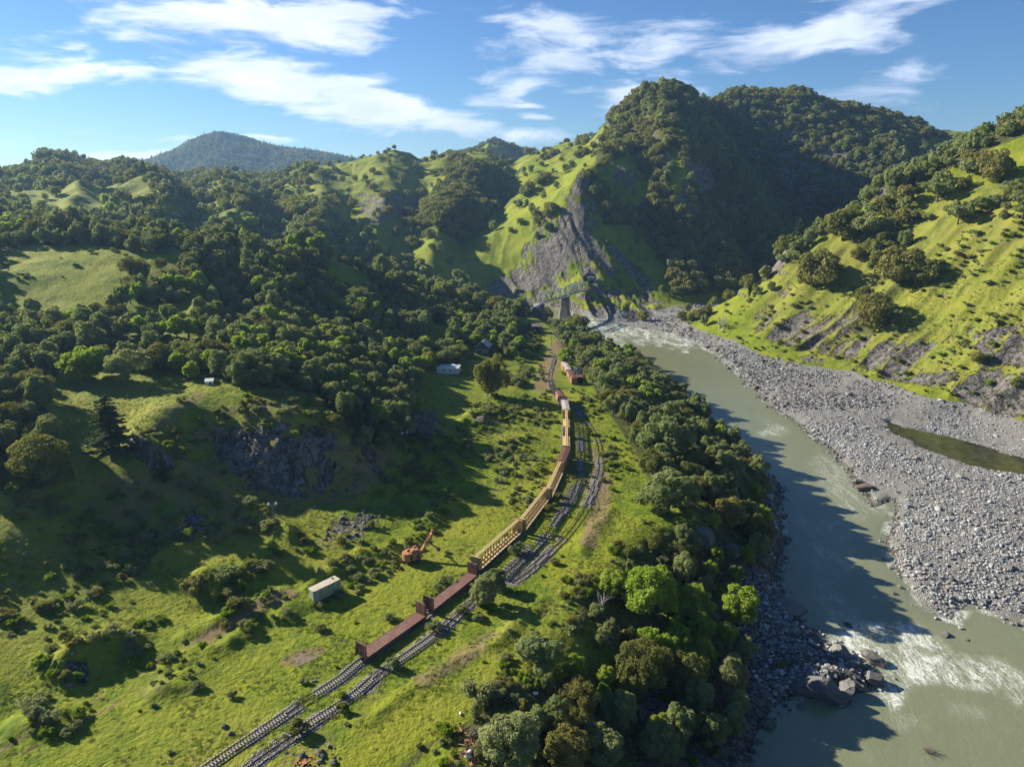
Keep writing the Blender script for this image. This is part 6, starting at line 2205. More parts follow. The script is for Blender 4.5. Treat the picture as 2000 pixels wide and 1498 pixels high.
def old_house():
    x, y, z = place(942, 690)
    e = thing("old_house", "dark timber house with pale gable roof and white porch braces", "house", (x, y, z), math.radians(-12))
    w, d, h = 7.6, 8.0, 4.0
    MB().box(0, d / 2, h / 2, w - .6, d, h).build('wall', MAT['plank'], e)
    g = MB()
    g._add([(-w / 2 + .3, .02, h), (w / 2 - .3, .02, h), (0, .02, h + 2.7), (-w / 2 + .3, d, h), (w / 2 - .3, d, h), (0, d, h + 2.7)], [(0, 1, 2), (5, 4, 3), (0, 3, 4, 1)])
    g.build('gable', MAT['plank'], e)
    r = MB()
    for s in (-1, 1):
        ex_, ez_ = s * (w / 2 + .5), h - .35
        top_ = h + 2.9
        q = [(0, -.7, top_), (ex_, -.7, ez_), (ex_, d + .4, ez_), (0, d + .4, top_)]
        ql = [(x_, y_, z_ - .16) for x_, y_, z_ in q]
        r._add(q + ql, [(0, 1, 2, 3), (7, 6, 5, 4), (0, 4, 5, 1), (1, 5, 6, 2), (2, 6, 7, 3), (3, 7, 4, 0)])
    r.build('roof', MAT['greyroof'], e)
    f = MB()
    for s in (-1, 1):
        f.beam((s * (w / 2 + .05), -.62, h - .15), (0, -.62, h + 2.85), .12, .3)
    f.build('barge_board', MAT['white'], e)
    p = MB()
    p.box(0, -1.0, h * .55, w, .15, .18)
    for xx in (-w / 2 + .2, 0, w / 2 - .2):
        p.box(xx, -1.0, h * .27, .14, .14, h * .55)
    p.beam((0, -1.0, .2), (w / 2 - .2, -1.0, h * .5), .1, .14)
    p.beam((w / 2 - .2, -1.0, .2), (0, -1.0, h * .5), .1, .14)
    p.build('porch', MAT['white'], e)
    MB().box(-.3, -.02, h * .3, 1.0, .08, 2.1).build('door', MAT['black'], e)
    MB().box(.2, -.02, h + .9, .9, .08, .8).build('window', MAT['glass'], e)


mobile_home()
old_house()


def shed(name, label, u, v, w, d, h, rz, wall, roof, cat="shed", front_open=True):
    x, y, z = place(u, v)
    e = thing(name, label, cat, (x, y, z), rz)
    b = MB()
    b.box(-w / 2 + .06, d / 2, h / 2, .12, d, h)
    b.box(w / 2 - .06, d / 2, h / 2, .12, d, h)
    b.box(0, d - .06, h / 2, w - .26, .12, h)
    if not front_open:
        b.box(0, .06, h / 2, w - .26, .12, h)
    b.build('wall', MAT[wall], e)
    r = MB()
    r._add([(-w / 2 - .2, -.3, h), (w / 2 + .2, -.3, h), (w / 2 + .2, d + .2, h + .6), (-w / 2 - .2, d + .2, h + .6), (-w / 2 - .2, -.3, h + .12), (w / 2 + .2, -.3, h + .12), (w / 2 + .2, d + .2, h + .72), (-w / 2 - .2, d + .2, h + .72)],
           [(3, 2, 1, 0), (4, 5, 6, 7), (0, 1, 5, 4), (1, 2, 6, 5), (2, 3, 7, 6), (3, 0, 4, 7)])
    r.build('roof', MAT[roof], e)
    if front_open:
        MB().box(0, .3, h / 2 - .1, w - .3, .06, h - .3).build('interior_shade_panel', MAT['black'], e)  # black panel across the open front, painted shade of the inside
    else:
        MB().box(.3, -.02, h * .42, w * .22, .06, h * .8).build('door', MAT['black'], e)
    return e


shed("open_shed", "small open fronted shed with rusty roof below the dish antenna", 1131, 749, 4.0, 3.0, 3.2, .05, 'plank', 'rustroof')
shed("grey_barn", "weathered grey barn under the trees short of the bridge", 1048, 651, 7.0, 7, 4.6, -.1, 'plank', 'plank', "barn", False)
shed("white_hut", "tiny pale hut by the bridge approach", 1002, 606, 5.0, 4, 2.6, 0, 'pale', 'pale', "hut", False)
shed("camper_shell", "small white camper at the rim of the quarry", 409, 752, 2.6, 1.8, 1.2, .3, 'white', 'white', "camper", False)


def dish():
    x, y, z = place(1127, 741)
    e = thing("dish_antenna", "large round mesh dish antenna beside the grounded boxcars", "antenna", (x, y, z), 0)
    R_, n, m_ = 2.3, 28, 6
    c = Vector((0, 0, 5.3))
    nrm = Vector((-.15, -.85, .45)).normalized()
    a = nrm.cross(Vector((0, 0, 1))).normalized()
    b = a.cross(nrm)
    ring = MB()
    for j in range(m_ + 1):
        r = R_ * (j + .001) / m_
        off = nrm * (.55 * (r / R_) ** 2 - .5)
        pts = [c + off + (a * math.cos(t_) + b * math.sin(t_)) * r for t_ in np.linspace(0, 2 * math.pi, n + 1)]
        if j:
            for k in range(n):
                ring.beam(pts[k], pts[k + 1], .05, .05)
        last = pts
    for t_ in np.linspace(0, 2 * math.pi, 19)[:-1]:
        d_ = a * math.cos(t_) + b * math.sin(t_)
        prev = c - nrm * .5
        for j in range(1, m_ + 1):
            r = R_ * j / m_
            q_ = c + nrm * (.55 * (r / R_) ** 2 - .5) + d_ * r
            ring.beam(prev, q_, .05, .05)
            prev = q_
    ring.build('reflector', MAT['mesh'], e)
    MB().rod(c - nrm * .6, (0, .6, 0), .16, 8).build('mast', MAT['mesh'], e)
    fd = MB()
    for t_ in (0.5, 2.6, 4.7):
        fd.rod(c + (a * math.cos(t_) + b * math.sin(t_)) * R_, c + nrm * 1.6, .04, 5)
    fd.build('feed_arm', MAT['mesh'], e)


dish()


def pole(label, u, v, h, kind, rz=0.0, lean=(0, 0), z=None):
    x, y, z = place(u, v, z)
    e = thing("utility_pole" if kind != 'lamp' else "yard_light", label, "pole" if kind != 'lamp' else "yard light", (x, y, z), rz)
    tip = (lean[0], lean[1], h)
    MB().rod((0, 0, -.3), tip, .17, 8, .11).build('post', MAT['wood'], e)
    if kind in ('lamp', 'both'):
        for s in (-1, 1):
            a_ = MB()
            a_.rod((tip[0], tip[1], h - .5), (tip[0] + s * 1.0, tip[1], h - .15), .04, 5)
            ar = a_.build('lamp_arm', MAT['dark'], e)
            l_ = MB()
            l_.rod((tip[0] + s * 1.0, tip[1], h - .45), (tip[0] + s * 1.0, tip[1], h + .05), .38, 10, .12)
            l_.build('floodlight', MAT['lamp'], ar)
    if kind in ('arm', 'both'):
        c_ = MB()
        c_.box(tip[0], tip[1], h - .9, 2.4, .12, .14)
        co = c_.build('crossarm', MAT['wood'], e)
        ins = MB()
        for s in (-1.05, -.5, .5, 1.05):
            ins.rod((tip[0] + s, tip[1], h - .83), (tip[0] + s, tip[1], h - .6), .06, 6)
        ins.build('insulators', MAT['lamp'], co)
    return e, (x, y, z + h)


P1, _ = pole("wooden pole with twin white floodlights on the shaded bank left of the meadow", 537, 1034, 8.2, 'both', .2)
P2, _ = pole("slender yard light rising from brush right of the quarry", 792, 884, 8.0, 'lamp', .6)
P3, _ = pole("yard light on the meadow below the mobile home", 953, 806, 8.4, 'lamp', .3)
P4, t4 = pole("leaning bare pole right of the dish antenna", 1143, 739, 11.5, 'arm', .2, (1.6, 0))
P5, t5 = pole("yard light pole beside the grounded boxcars", 1110, 728, 9.0, 'lamp', .3)
P6, t6 = pole("dark pole in the bushes beyond the grounded boxcars", 1098, 700, 11, 'arm', .2)
P7, t7 = pole("pole in front of the grey barn", 1077, 676, 12, 'arm', .1)
P8, t8 = pole("tall thin pole near the bank trees short of the bridge pier", 1089, 672, 14, 'plain')
P9, t9 = pole("pole at the end of the bridge approach", 1028, 623, 9, 'arm', .2)
PA, ta = pole("pole on the far ridge holding the left end of the long cable", 585, 492, 7, 'plain')
PB, tb = pole("pole on the far ridge holding the right end of the long cable", 745, 498, 9, 'plain')


def wire(name, label, pts, sag, r=.045, off=(0, 0)):
    root = None
    mb = MB()
    o = Vector(pts[0])
    for p, q in zip(pts[:-1], pts[1:]):
        p, q = Vector(p) - o, Vector(q) - o
        prev = p
        for k in range(1, 17):
            t_ = k / 16
            c_ = p.lerp(q, t_) - Vector((0, 0, sag * 4 * t_ * (1 - t_)))
            mb.rod(prev, c_, r, 4)
            prev = c_
    ob = mb.build(name, MAT['wire'])
    ob.location = o
    tag(ob, label, "wire")


def up(t_, dz=-.6, dx=0):
    return (t_[0] + dx, t_[1], t_[2] + dz)


wire("power_line", "sagging pale wires dropping from the barn pole toward the grounded boxcars", [up(t7, dx=-.6), up(t6, dx=-.6)], 2.2, .05)
wire("power_line", "second pale wire between the barn pole and the boxcars", [up(t7, dx=.8), up(t6, dx=.8)], 1.4, .05)
wire("power_line", "wire hanging in a curve from the yard light to the leaning pole", [up(t5), up((t4[0] + 1.6, t4[1], t4[2]))], 1.8, .05)
wire("power_line", "long pale cable strung across the far ridge", [up(ta, -.2), up(tb, -.2)], 2.0, .09)


# ------------------------------------------------------------------ the bridge
def bridge():
    A = Vector((*at(1028, 606, z=0)[:2], 0))
    T0 = Vector((*at(1053, 593, z=0)[:2], 0))
    T2 = Vector((*at(1143, 565.5, z=0)[:2], 0))
    T0 = Vector((23, 612, 0)) if False else T0
    T1 = (T0 + T2) / 2 + Vector((1.2, -1.2, 0))
    E_ = Vector((*at(1153.5, 559, z=0)[:2], 0))
    e = thing("railway_bridge", "grey steel truss railway bridge on tall dark piers crossing the river", "bridge", A)

    def loc(v):
        return Vector(v) - A
    W = 5.2

    def truss(p, q, n=7, H=8.2):
        p, q = loc(p), loc(q)
        d = (q - p)
        s = Vector((d.y, -d.x, 0)).normalized() * W / 2
        root = None
        mbs = MB()
        for sg in (-1, 1):
            o = s * sg
            bot = [p + d * (k / n) + o for k in range(n + 1)]
            top = [p + d * (k / n) + o + Vector((0, 0, H)) for k in range(1, n)]
            mbs.beam(bot[0], bot[-1], .45, .6)
            mbs.beam(top[0], top[-1], .55, .6)
            mbs.beam(bot[0], top[0], .5, .6)
            mbs.beam(bot[-1], top[-1], .5, .6)
            for k in range(1, n):
                mbs.beam(bot[k], top[k - 1], .5, .5)
            for k in range(1, n - 1):
                if k < n / 2:
                    mbs.beam(top[k - 1], bot[k + 1], .42, .42)
                else:
                    mbs.beam(bot[k], top[k], .42, .42)
        ob = mbs.build('truss_side', MAT['steel'], e)
        lt = MB()
        for k in range(1, n):
            a_ = p + d * (k / n) + Vector((0, 0, H))
            lt.beam(a_ - s, a_ + s, .3, .35)
            if k < n - 1:
                b_ = p + d * ((k + 1) / n) + Vector((0, 0, H))
                lt.beam(a_ - s, b_ + s, .18, .18)
                lt.beam(a_ + s, b_ - s, .18, .18)
        for k in (1, n - 1):
            a_ = p + d * (k / n) + Vector((0, 0, H - 1.2))
            lt.beam(a_ - s, a_ + s, .25, .3)
        lt.build('top_bracing', MAT['steel'], e)
    truss(T0, T1)
    truss(T1, T2)
    dk = MB()
    for p, q in ((T0, T2),):
        p, q = loc(p), loc(q)
        dk.beam(p + Vector((0, 0, .05)), q + Vector((0, 0, .05)), W - 1.0, .5)
    dk.build('deck', MAT['dark'], e)
    ap = MB()
    p, q = loc(A), loc(T0)
    s = Vector(((q - p).y, -(q - p).x, 0)).normalized()
    for sg in (-1, 1):
        ap.beam(p + s * sg * 1.7 + Vector((0, 0, -.9)), q + s * sg * 1.7 + Vector((0, 0, -.9)), .4, 2.0)
        ap.beam(p + s * sg * 2.3 + Vector((0, 0, 1.3)), q + s * sg * 2.3 + Vector((0, 0, 1.3)), .1, .1)
    ap.beam(p + Vector((0, 0, .2)), q + Vector((0, 0, .2)), 4.4, .25)
    ap.build('approach_girder', MAT['steel'], e)
    ex = MB()
    p, q = loc(T2), loc(E_) + Vector((0, 0, 0))
    ex.beam(p + Vector((0, 0, -.2)), q + Vector((0, 0, -.2)), 5.0, .8)
    ex.build('end_deck', MAT['rustroof'], e)

    def pier(c, top, bot, w0, w1, l0, l1, ang):
        c = loc(c)
        o = []
        mb = MB()
        ca, sa = math.cos(ang), math.sin(ang)

        def oct_(w, l):
            pts = [(-l, -w * .6), (-l * .7, -w), (l * .7, -w), (l, -w * .6), (l, w * .6), (l * .7, w), (-l * .7, w), (-l, w * .6)]
            return [(c.x + x_ * ca - y_ * sa, c.y + x_ * sa + y_ * ca) for x_, y_ in pts]
        a_, b_, m_ = oct_(w1, l1), oct_(w0, l0), oct_(w0 * 1.04, l0 * 1.04)
        zs = top - .9
        zm = top - (top - bot) * .38
        for lo, zl, hi, zh in ((a_, bot, m_, zm), (m_, zm, b_, zs)):
            n = 8
            vs = [(x_, y_, zl) for x_, y_ in lo] + [(x_, y_, zh) for x_, y_ in hi]
            mb._add(vs, [tuple(range(n - 1, -1, -1)), tuple(range(n, 2 * n))] + [(k, (k + 1) % n, n + (k + 1) % n, n + k) for k in range(n)])
        pb = mb.build('pier', MAT['concrete'], e)
        cp_ = oct_(w0 * 1.15, l0 * 1.1)
        MB().prism(cp_, zs, top).build('pier_cap', MAT['concrete'], pb)
    ang = math.atan2((T2 - T0).y, (T2 - T0).x) + math.pi / 2
    pier(T0 + (T2 - T0).normalized() * 1.0, -.5, -19, 1.5, 2.1, 4.2, 4.8, ang)
    pier(T1, -.5, -24, 1.7, 3.4, 4.2, 6.4, ang)
    pier(T2, -.5, -19.5, 1.8, 2.2, 4.4, 5.0, ang)
    return E_


BR_END = bridge()


def tunnel():
    x, y = BR_END.x + 1.2, BR_END.y + 2.0
    e = thing("tunnel_portal", "concrete railway tunnel mouth in the cliff at the far end of the bridge", "tunnel", (x, y, 0), math.radians(-8))
    w, h, r = 9.0, 8.6, 2.4
    pts_o = [(-w / 2, -2), (-w / 2, h), (w / 2, h), (w / 2, -2)]
    arc = [(r * math.cos(t_), 3.4 + r * math.sin(t_)) for t_ in np.linspace(0, math.pi, 13)]
    mb = MB()
    inner = [(r, -2)] + arc + [(-r, -2)]
    front = [(w / 2, -2), (w / 2, h), (-w / 2, h), (-w / 2, -2)] + [(-r, -2)] + arc[::-1] + [(r, -2)]
    # face built from strips round the arch
    k = len(arc)
    outer = []
    for px_, pz_ in inner:
        a_ = math.atan2(pz_ - 3.4, px_)
        if pz_ < 3.4:
            outer.append((math.copysign(w / 2, px_), pz_))
        else:
            f = min(w / 2 / max(abs(math.cos(a_)), 1e-6), (h - 3.4) / max(abs(math.sin(a_)), 1e-6))
            outer.append((f * math.cos(a_), 3.4 + f * math.sin(a_)))
    for i in range(len(inner) - 1):
        a_, b_, c_, d_ = inner[i], inner[i + 1], outer[i + 1], outer[i]
        mb.poly([(a_[0], -1.2, a_[1]), (b_[0], -1.2, b_[1]), (c_[0], -1.2, c_[1]), (d_[0], -1.2, d_[1])])
        mb.poly([(c_[0], -1.2, c_[1]), (d_[0], -1.2, d_[1]), (d_[0], 4, d_[1]), (c_[0], 4, c_[1])])
        mb.poly([(a_[0], -1.2, a_[1]), (b_[0], -1.2, b_[1]), (b_[0], 5, b_[1]), (a_[0], 5, a_[1])])
    mb.box(0, -1.3, h + .1, w + .6, .8, .5)
    mb.build('facing', MAT['pale'], e)
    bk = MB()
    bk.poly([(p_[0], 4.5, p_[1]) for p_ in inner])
    bk.build('bore_shade_sheet', MAT['black'], e)  # black sheet closing the bore, its darkness put into the colour


tunnel()

# ------------------------------------------------------------------ stones
def stone_material(name, a, b, c3):
    m, t = new_mat(name)
    oi = t.n('ShaderNodeObjectInfo').outputs['Random']
    pos = t.n('ShaderNodeTexCoord').outputs['Object']
    n = t.noise(pos, 2.2, 5, .65)
    c = t.mix(oi, a, b)
    c = t.mix(t.math('MULTIPLY', t.mapr(t.math('FRACT', t.math('MULTIPLY', oi, 9.7)), .8, .95), .7), c, c3)
    c = t.mix(t.mapr(n, .3, .75, 0, .45), c, tuple(x * .5 for x in a))
    finish(t, c, .9, bump(t, n, .5, .1), .2)
    return m


STONE = stone_material("river_stone", (0.195, 0.202, 0.205), (0.46, 0.472, 0.472), (0.36, 0.27, 0.21))
DARKSTONE = stone_material("dark_bank_rock", (0.075, 0.074, 0.070), (0.20, 0.19, 0.175), (0.17, 0.12, 0.09))


def rock_mesh(seed, sub, mat, flat=.7, rough=.28):
    bm = bmesh.new()
    bmesh.ops.create_icosphere(bm, subdivisions=sub, radius=.5)
    r = np.random.default_rng(seed)
    planes = [(unit(r.normal(size=3)), r.uniform(.28, .46)) for _ in range(11)]
    sc = np.array([r.uniform(.8, 1.25), r.uniform(.75, 1.1), flat * r.uniform(.8, 1.15)])
    ph = r.uniform(0, 6, 3)
    for v in bm.verts:
        p = np.array(v.co)
        for n_, d_ in planes:
            k = p @ n_ - d_
            if k > 0:
                p = p - n_ * k
        p = p * (1 + rough * .35 * math.sin(5 * p[0] + ph[0]) * math.sin(6 * p[1] + ph[1]) + rough * .18 * r.normal())
        v.co = Vector((p * sc).tolist())
    me = bpy.data.meshes.new("stone")
    bm.to_mesh(me)
    bm.free()
    me.materials.append(mat)
    return me


LIGHT_ROCKS = [rock_mesh(i, 2, STONE, .7, .15) for i in range(5)]
DARK_ROCKS = [rock_mesh(20 + i, 2, DARKSTONE, .75, .3) for i in range(5)]
def crag_mesh(seed, mat):
    bm = bmesh.new()
    bmesh.ops.create_icosphere(bm, subdivisions=5, radius=.5)
    r = np.random.default_rng(seed)
    P = np.array([v.co for v in bm.verts])
    for _ in range(16):
        n_, d_ = unit(r.normal(size=3)), r.uniform(.22, .42)
        k = np.maximum(P @ n_ - d_, 0)
        P = P - k[:, None] * n_
    for f, a in ((3.1, .10), (7.3, .05), (17.0, .022)):
        P = P * (1 + a * (fbm(P[:, 0] * f + seed + P[:, 2] * 2.1 * f, P[:, 1] * f - P[:, 2] * 1.3 * f, 1.0, 2, seed, ridged=True) - .5))[:, None]
    P = P * np.array([r.uniform(.9, 1.3), r.uniform(.8, 1.1), .75])
    for v, p in zip(bm.verts, P):
        v.co = Vector(p.tolist())
    me = bpy.data.meshes.new("crag")
    bm.to_mesh(me)
    bm.free()
    me.materials.append(mat)
    return me


BIG_ROCKS = [crag_mesh(60 + i, DARKSTONE) for i in range(4)]

x, y = scatter(150, 760, 2, 58, 1.0)
z = height_at(x, y)
u, v = project(x, y, z)
sdr = sample(M['sd'], x, y)
bar = sample(M['bar'], x, y)
n1 = fbm(x, y, 24, 4, 501) * .5 + .5
n2 = fbm(x, y, 6, 3, 503) * .5 + .5
d_ = np.hypot(x, y)
# channels of sand and fine gravel between the stony parts; stones get rarer toward the foot of the hill
prob = np.clip((n1 * .8 + n2 * .45 - .42) * 3.2, .07, 1) * smooth(-.1, 1.0, sdr) * np.clip(bar * 1.4, 0, 1)
SANDY = [(1540, 905), (1640, 900), (1720, 950), (1790, 1050), (1740, 1060), (1680, 1000)]
prob *= 1 - .55 * smooth(10, -10, poly_dist(u, v, [(1720, 900), (1790, 930), (1830, 990), (1760, 985)]))
prob *= np.where(d_ > 420, .55, 1)
prob = np.where((sample(M['pond'], x, y) > .5), 0, prob)
edge = (sdr > -3.2) & (sdr <= .4) & (x > 60) & (v > 640)
prob = np.where(edge & (u > 1380), .10 * smooth(-3.2, 0, sdr), prob)
ok = (rng.random(len(x)) < prob) & (u > 1000) & (u < 2500)
st = []
for i in np.nonzero(ok)[0]:
    s = .42 + 1.0 * rng.random() ** 2.4 * (1.35 if sdr[i] < 9 else 1)
    if rng.random() < .02:
        s *= 2.0
    far_ = v[i] < 800
    dark = rng.random() < (.62 if far_ else .10)
    zz = z[i] if sdr[i] > .4 else WATER_Z
    st.append([x[i], y[i], zz + s * .12, s * (1.35 if far_ else 1), rng.uniform(0, 6.28), int(rng.integers(0, 5)) + (5 if dark else 0), u[i], v[i]])
st = np.array(st)
print("stones", len(st))
ap = st[:, 3] / np.hypot(st[:, 0], st[:, 1]) * ((st[:, 6] < 1995) & (st[:, 7] < 1400))
topst = np.argsort(-ap)[:260]
flag = np.zeros(len(st), bool)
flag[topst] = True
STONE_ITEMS = []
BAR_WORDS = [(0, 760, "below the far hill"), (760, 900, "by the side pool"), (900, 1050, "on the middle bar"), (1050, 1130, "on the lower bar"), (1130, 1500, "at the gravel bar tip")]
for i in topst:
    x_, y_, z_, s_, r_, k_ = st[i][:6]
    k_ = int(k_)
    o = link("boulder", (LIGHT_ROCKS + DARK_ROCKS)[k_], None, (x_, y_, z_), r_)
    o.scale = (s_, s_, s_)
    w_ = [w for a, b, w in BAR_WORDS if a <= st[i][7] < b][0]
    sz = "large" if s_ > 2.0 else "medium"
    tone = "pale" if k_ < 5 else "dark"
    tag(o, f"{sz} {tone} boulder {w_}", "boulder", f"{sz} {tone} boulders {w_}")
    STONE_ITEMS.append((o, st[i][6], st[i][7], f"{sz} {tone} boulders", w_))
single_out(STONE_ITEMS)
scatter_object("river_cobbles", st[~flag][:, :6], LIGHT_ROCKS + DARK_ROCKS, "loose grey cobbles and stones of the gravel bar")

# dark broken rock on the left shore, in the quarry and in heaps on the terrace
HEAPS = [([(80, 1290), (180, 1270), (180, 1340), (90, 1350)], .5), ([(640, 1000), (760, 990), (720, 1050), (640, 1060)], .35), (QUARRY_PX, .22), ([(1050, 1350), (1130, 1350), (1170, 1450), (1080, 1440)], .6), ([(570, 1470), (650, 1450), (660, 1498), (580, 1498)], .6),
         ([(770, 800), (850, 800), (870, 850), (790, 860)], .5), ([(330, 1000), (430, 980), (430, 1050), (330, 1060)], .4), ([(230, 1250), (350, 1230), (340, 1260), (240, 1290)], .25), ([(690, 1140), (770, 1090), (780, 1110), (710, 1160)], .15),
         ([(1400, 1010), (1530, 960), (1540, 1190), (1480, 1200), (1420, 1100)], .35), ([(1480, 1200), (1600, 1240), (1720, 1290), (1700, 1350), (1560, 1370), (1450, 1498), (1350, 1498), (1450, 1350)], .42)]
x, y = scatter(100, 420, -46, 46, 1.25)
z = height_at(x, y)
u, v = project(x, y, z)
sdr = sample(M['sd'], x, y)
p = .5 * smooth(9, 1, sdr) * (sdr > -1.0) * (np.arctan2(x, y) < .5) * (bar[0] * 0 + 1)
p = np.where(sample(M['bar'], x, y) > .5, 0, p)
for poly, k in HEAPS:
    p = np.maximum(p, k * smooth(12, -12, poly_dist(u, v, poly) + 12 * fbm(x, y, 6, 2, 511)))
ok = rng.random(len(x)) < p
rk = []
for i in np.nonzero(ok)[0]:
    s = .5 + 1.3 * rng.random() ** 2.5
    rk.append((x[i], y[i], max(z[i], WATER_Z) + s * .1, s, rng.uniform(0, 6.28), int(rng.integers(0, 5))))
print("dark rocks", len(rk))
scatter_object("broken_rock", rk, DARK_ROCKS, "dark broken rock on the river bank, in the quarry and in heaps")

BIGR = [(1652, 1352, 52, .8, 0, "large dark block at the waterline of the rocky point"), (1598, 1352, 92, .75, 1, "broad flat topped grey rock, biggest on the rocky point"), (1702, 1300, 46, 1.0, 2, "reddish upright rock at the outer end of the rocky point"), (1706, 1335, 52, .9, 3, "grey rock below the reddish one at the point's end"),
        (1640, 1278, 42, .8, 1, "brown rock at the upstream side of the rocky point"), (1664, 1302, 40, .9, 2, "dark rock in the middle of the rocky point"), (1543, 1190, 76, .45, 0, "wide flat slab lying in the water's edge"), (1492, 1155, 26, .6, 1, "pale flat stone above the wide slab"),
        (1690, 956, 34, .9, 2, "pale pointed boulder standing at the bar's inner edge"), (1676, 945, 26, .8, 3, "boulder behind the pale pointed one"), (1162, 1440, 52, 1.1, 0, "dark pointed rock among trees right of the scrap heap"), (1843, 1256, 22, .5, 1, "grey rock splitting the rapids"),
        (1740, 1112, 12, .6, 2, "small stone in shallow water off the gravel bar"), (1744, 1168, 14, .5, 3, "low stone awash below the gravel bar tip"), (1312, 775, 40, .6, 0, "rock ledge at the wooded point upstream"), (1328, 782, 26, .6, 1, "rounded rock at the end of the wooded point"),
        (1430, 1080, 40, 1.0, 2, "dark rock under the cliff corner of the grassy shelf"), (1500, 1420, 40, .5, 3, "low grey rock at the cove below the point"), (1562, 1388, 20, .6, 0, "small dark rock off the cove"), (1655, 1238, 18, .5, 1, "brown rock at the head of the rapids"), (1886, 1265, 10, .5, 2, "small rock in the white water"),
        (440, 1420, 15, .9, 0, "pale boulder alone on the lower meadow"), (452, 1434, 12, .8, 1, "smaller boulder nearest the left track on the meadow"), (614, 1330, 11, .9, 2, "grey boulder at the ballast edge left of the flatcar"), (376, 1354, 14, .6, 3, "flat white stone on the meadow by the pale bushes"),
        (940, 822, 24, .6, 0, "brown rock outcrop on the small grassy mound below the yard light"), (820, 850, 66, .75, 1, "dark rocky outcrop right of the quarry"), (790, 835, 40, .8, 2, "rocky knob left of the dark outcrop by the quarry"), (1375, 1060, 50, 1.4, 3, "dark cliff block under the shelf corner")]
for u_, v_, w_, fl_, k_, lb in BIGR:
    x_, y_, z_ = hit(u_, v_)
    dep = y_ * _c - (z_ - CAM_H) * _s
    s_ = w_ * dep / FPX
    o = link("boulder", BIG_ROCKS[k_], None, (x_, y_, max(z_, WATER_Z) + s_ * .16 * fl_), u_ * .21)
    o.scale = (s_, s_ * .85, s_ * fl_ * 1.1)
    if k_ in (1, 2) and u_ < 700 or lb.startswith("pale") or lb.startswith("flat white"):
        pass
    tag(o, lb, "boulder")


# ------------------------------------------------------------------ scrap, puddle and drift
def scrap_heap():
    x0, y0, z0 = hit(925, 1462)
    e = thing("scrap_heap", "tangled heap of rusty scrap metal and junk on the brushy drop", "scrap heap", (x0, y0, z0), 0)
    r = random.Random(4)
    bars, sheets = MB(), MB()
    for k in range(150):
        a, d = r.uniform(0, 6.28), abs(r.gauss(0, 2.6))
        cx, cy = math.cos(a) * d * .8 - .3, math.sin(a) * d * 1.5
        cz = float(height_at(x0 + cx, y0 + cy)) - z0 + r.uniform(.1, .9)
        t_, p_ = r.uniform(0, 6.28), r.uniform(-.5, .6)
        L = r.uniform(.6, 2.2)
        dx = Vector((math.cos(t_) * math.cos(p_), math.sin(t_) * math.cos(p_), math.sin(p_))) * L / 2
        c = Vector((cx, cy, cz))
        bars.rod(c - dx, c + dx, r.uniform(.03, .09), 5)
        if k % 3 == 0:
            sheets.beam(c - dx * .6, c + dx * .6, r.uniform(.5, 1.1), .04, up=(r.uniform(-1, 1), r.uniform(-1, 1), 1))
    tag(bars.build('rusty_bars', MAT['rail'], e), kind='stuff')
    tag(sheets.build('rusty_sheets', MAT['orange'], e), kind='stuff')
    e2 = thing("scrap_heap", "small heap of reddish scrap beside the middle track at the bottom", "scrap heap", (*hit(596, 1490)[:2], .1), 0)
    b2 = MB()
    for k in range(60):
        a, d = r.uniform(0, 6.28), abs(r.gauss(0, 1.0))
        c = Vector((math.cos(a) * d * 1.3, math.sin(a) * d, r.uniform(0, .35)))
        t_ = r.uniform(0, 6.28)
        dx = Vector((math.cos(t_), math.sin(t_), r.uniform(-.4, .4))) * r.uniform(.3, .9)
        b2.beam(c - dx * .5, c + dx * .5, r.uniform(.08, .4), .05)
    tag(b2.build('rusty_pieces', MAT['orange'], e2), kind='stuff')


scrap_heap()
JUNK = [(915, 1475, 1.4, "white dented appliance shell at the foot of the scrap heap", 'white'), (985, 1340, 1.0, "pale blue white barrel lying above the scrap heap", 'lamp'), (1046, 1355, .9, "white barrel at the edge of the brush right of the heap", 'lamp'), (940, 1425, .8, "pale panel lying on the scrap heap", 'mesh'),
        (1125, 1305, .9, "grey concrete lump on the bare patch by the dark trees", 'pale'), (900, 1395, .6, "white scrap piece above the heap", 'white'), (1000, 1400, .6, "white crumpled sheet below the round lone tree", 'white')]
for u_, v_, s_, lb, mt in JUNK:
    x_, y_, z_ = hit(u_, v_)
    b = MB()
    b.rod((-s_ * .6, 0, s_ * .3), (s_ * .6, .1, s_ * .34), s_ * .34, 10, s_ * .30)
    b.box(0, .2 * s_, s_ * .2, s_ * .8, s_ * .5, s_ * .35, .5)
    o = b.build("junk_piece", MAT[mt], None, (x_, y_, z_), u_, bevel=.03)
    tag(o, lb, "junk")


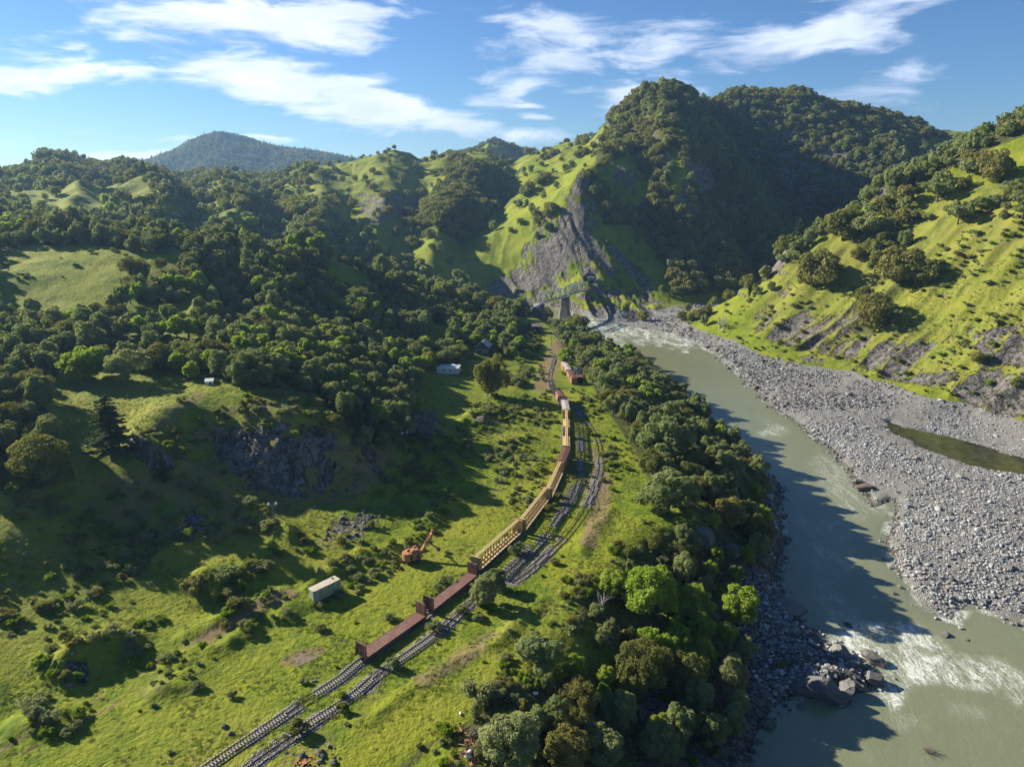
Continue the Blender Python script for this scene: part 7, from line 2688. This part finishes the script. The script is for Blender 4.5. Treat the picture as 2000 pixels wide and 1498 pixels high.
def puddle():
    x0, y0, _ = at(592, 1287, z=0)
    bm = bmesh.new()
    n = 26
    vs = []
    for k in range(n):
        a = 2 * math.pi * k / n
        r = 1 + .22 * math.sin(3 * a + 1) + .12 * math.sin(7 * a)
        vs.append(bm.verts.new((2.6 * r * math.cos(a), 2.0 * r * math.sin(a), 0)))
    bm.faces.new(vs)
    me = bpy.data.meshes.new("puddle")
    bm.to_mesh(me)
    bm.free()
    m, t = new_mat("muddy_water")
    pos = t.n('ShaderNodeTexCoord').outputs['Object']
    finish(t, t.mix(t.noise(pos, .8, 4), (0.16, 0.115, 0.065), (0.25, 0.19, 0.12)), .35, None, .4)
    zz = max(float(height_at(x0 + dx, y0 + dy)) for dx in (-2.5, 0, 2.5) for dy in (-2, 0, 2))
    o = link("puddle", me, None, (x0, y0, zz + .03), mats=[m])
    tag(o, kind='structure')


puddle()


def drift_bush():
    x0, y0, _ = at(1815, 1468, z=WATER_Z)
    r = random.Random(8)
    b = MB()
    for k in range(90):
        a, e_ = r.uniform(0, 6.28), r.uniform(.1, 1.3)
        L = r.uniform(.6, 1.9)
        p = Vector((r.gauss(0, .35), r.gauss(0, .35), 0))
        q = p + Vector((math.cos(a) * math.cos(e_), math.sin(a) * math.cos(e_), math.sin(e_))) * L
        b.rod(p, q, .03, 4, .01)
        for j in range(2):
            t_ = r.uniform(.4, .9)
            s_ = p.lerp(q, t_)
            b.rod(s_, s_ + Vector((r.gauss(0, .3), r.gauss(0, .3), r.uniform(0, .4))), .018, 3, .006)
    o = b.build("dead_bush", MAT['wood'], None, (x0, y0, WATER_Z - .1))
    tag(o, "leafless grey brown bush standing in the river below the rapids", "bush")


drift_bush()

# ------------------------------------------------------------------ the air
def build_haze():
    me = bpy.data.meshes.new("haze")
    bm = bmesh.new()
    bmesh.ops.create_cube(bm, size=1.0)
    zb, zt = float(GZ.min()) - 1.0, max(float(GZ.max()) + 30.0, CAM_H + 20)
    for v_ in bm.verts:
        v_.co = (v_.co.x * 41000, v_.co.y * 41000, zb if v_.co.z < 0 else zt)
    bm.to_mesh(me)
    bm.free()
    m, t = new_mat("valley_air")
    pv = t.n('ShaderNodeVolumePrincipled')
    pv.inputs['Color'].default_value = (0.36, 0.62, 1.0, 1)
    pv.inputs['Density'].default_value = HAZE_DENSITY
    pv.inputs['Anisotropy'].default_value = 0.35
    o = t.n('ShaderNodeOutputMaterial')
    t.t.links.new(pv.outputs[0], o.inputs['Volume'])
    tag(link("haze", me, mats=[m]), kind='stuff')


HAZE_DENSITY = 0.000065
build_haze()
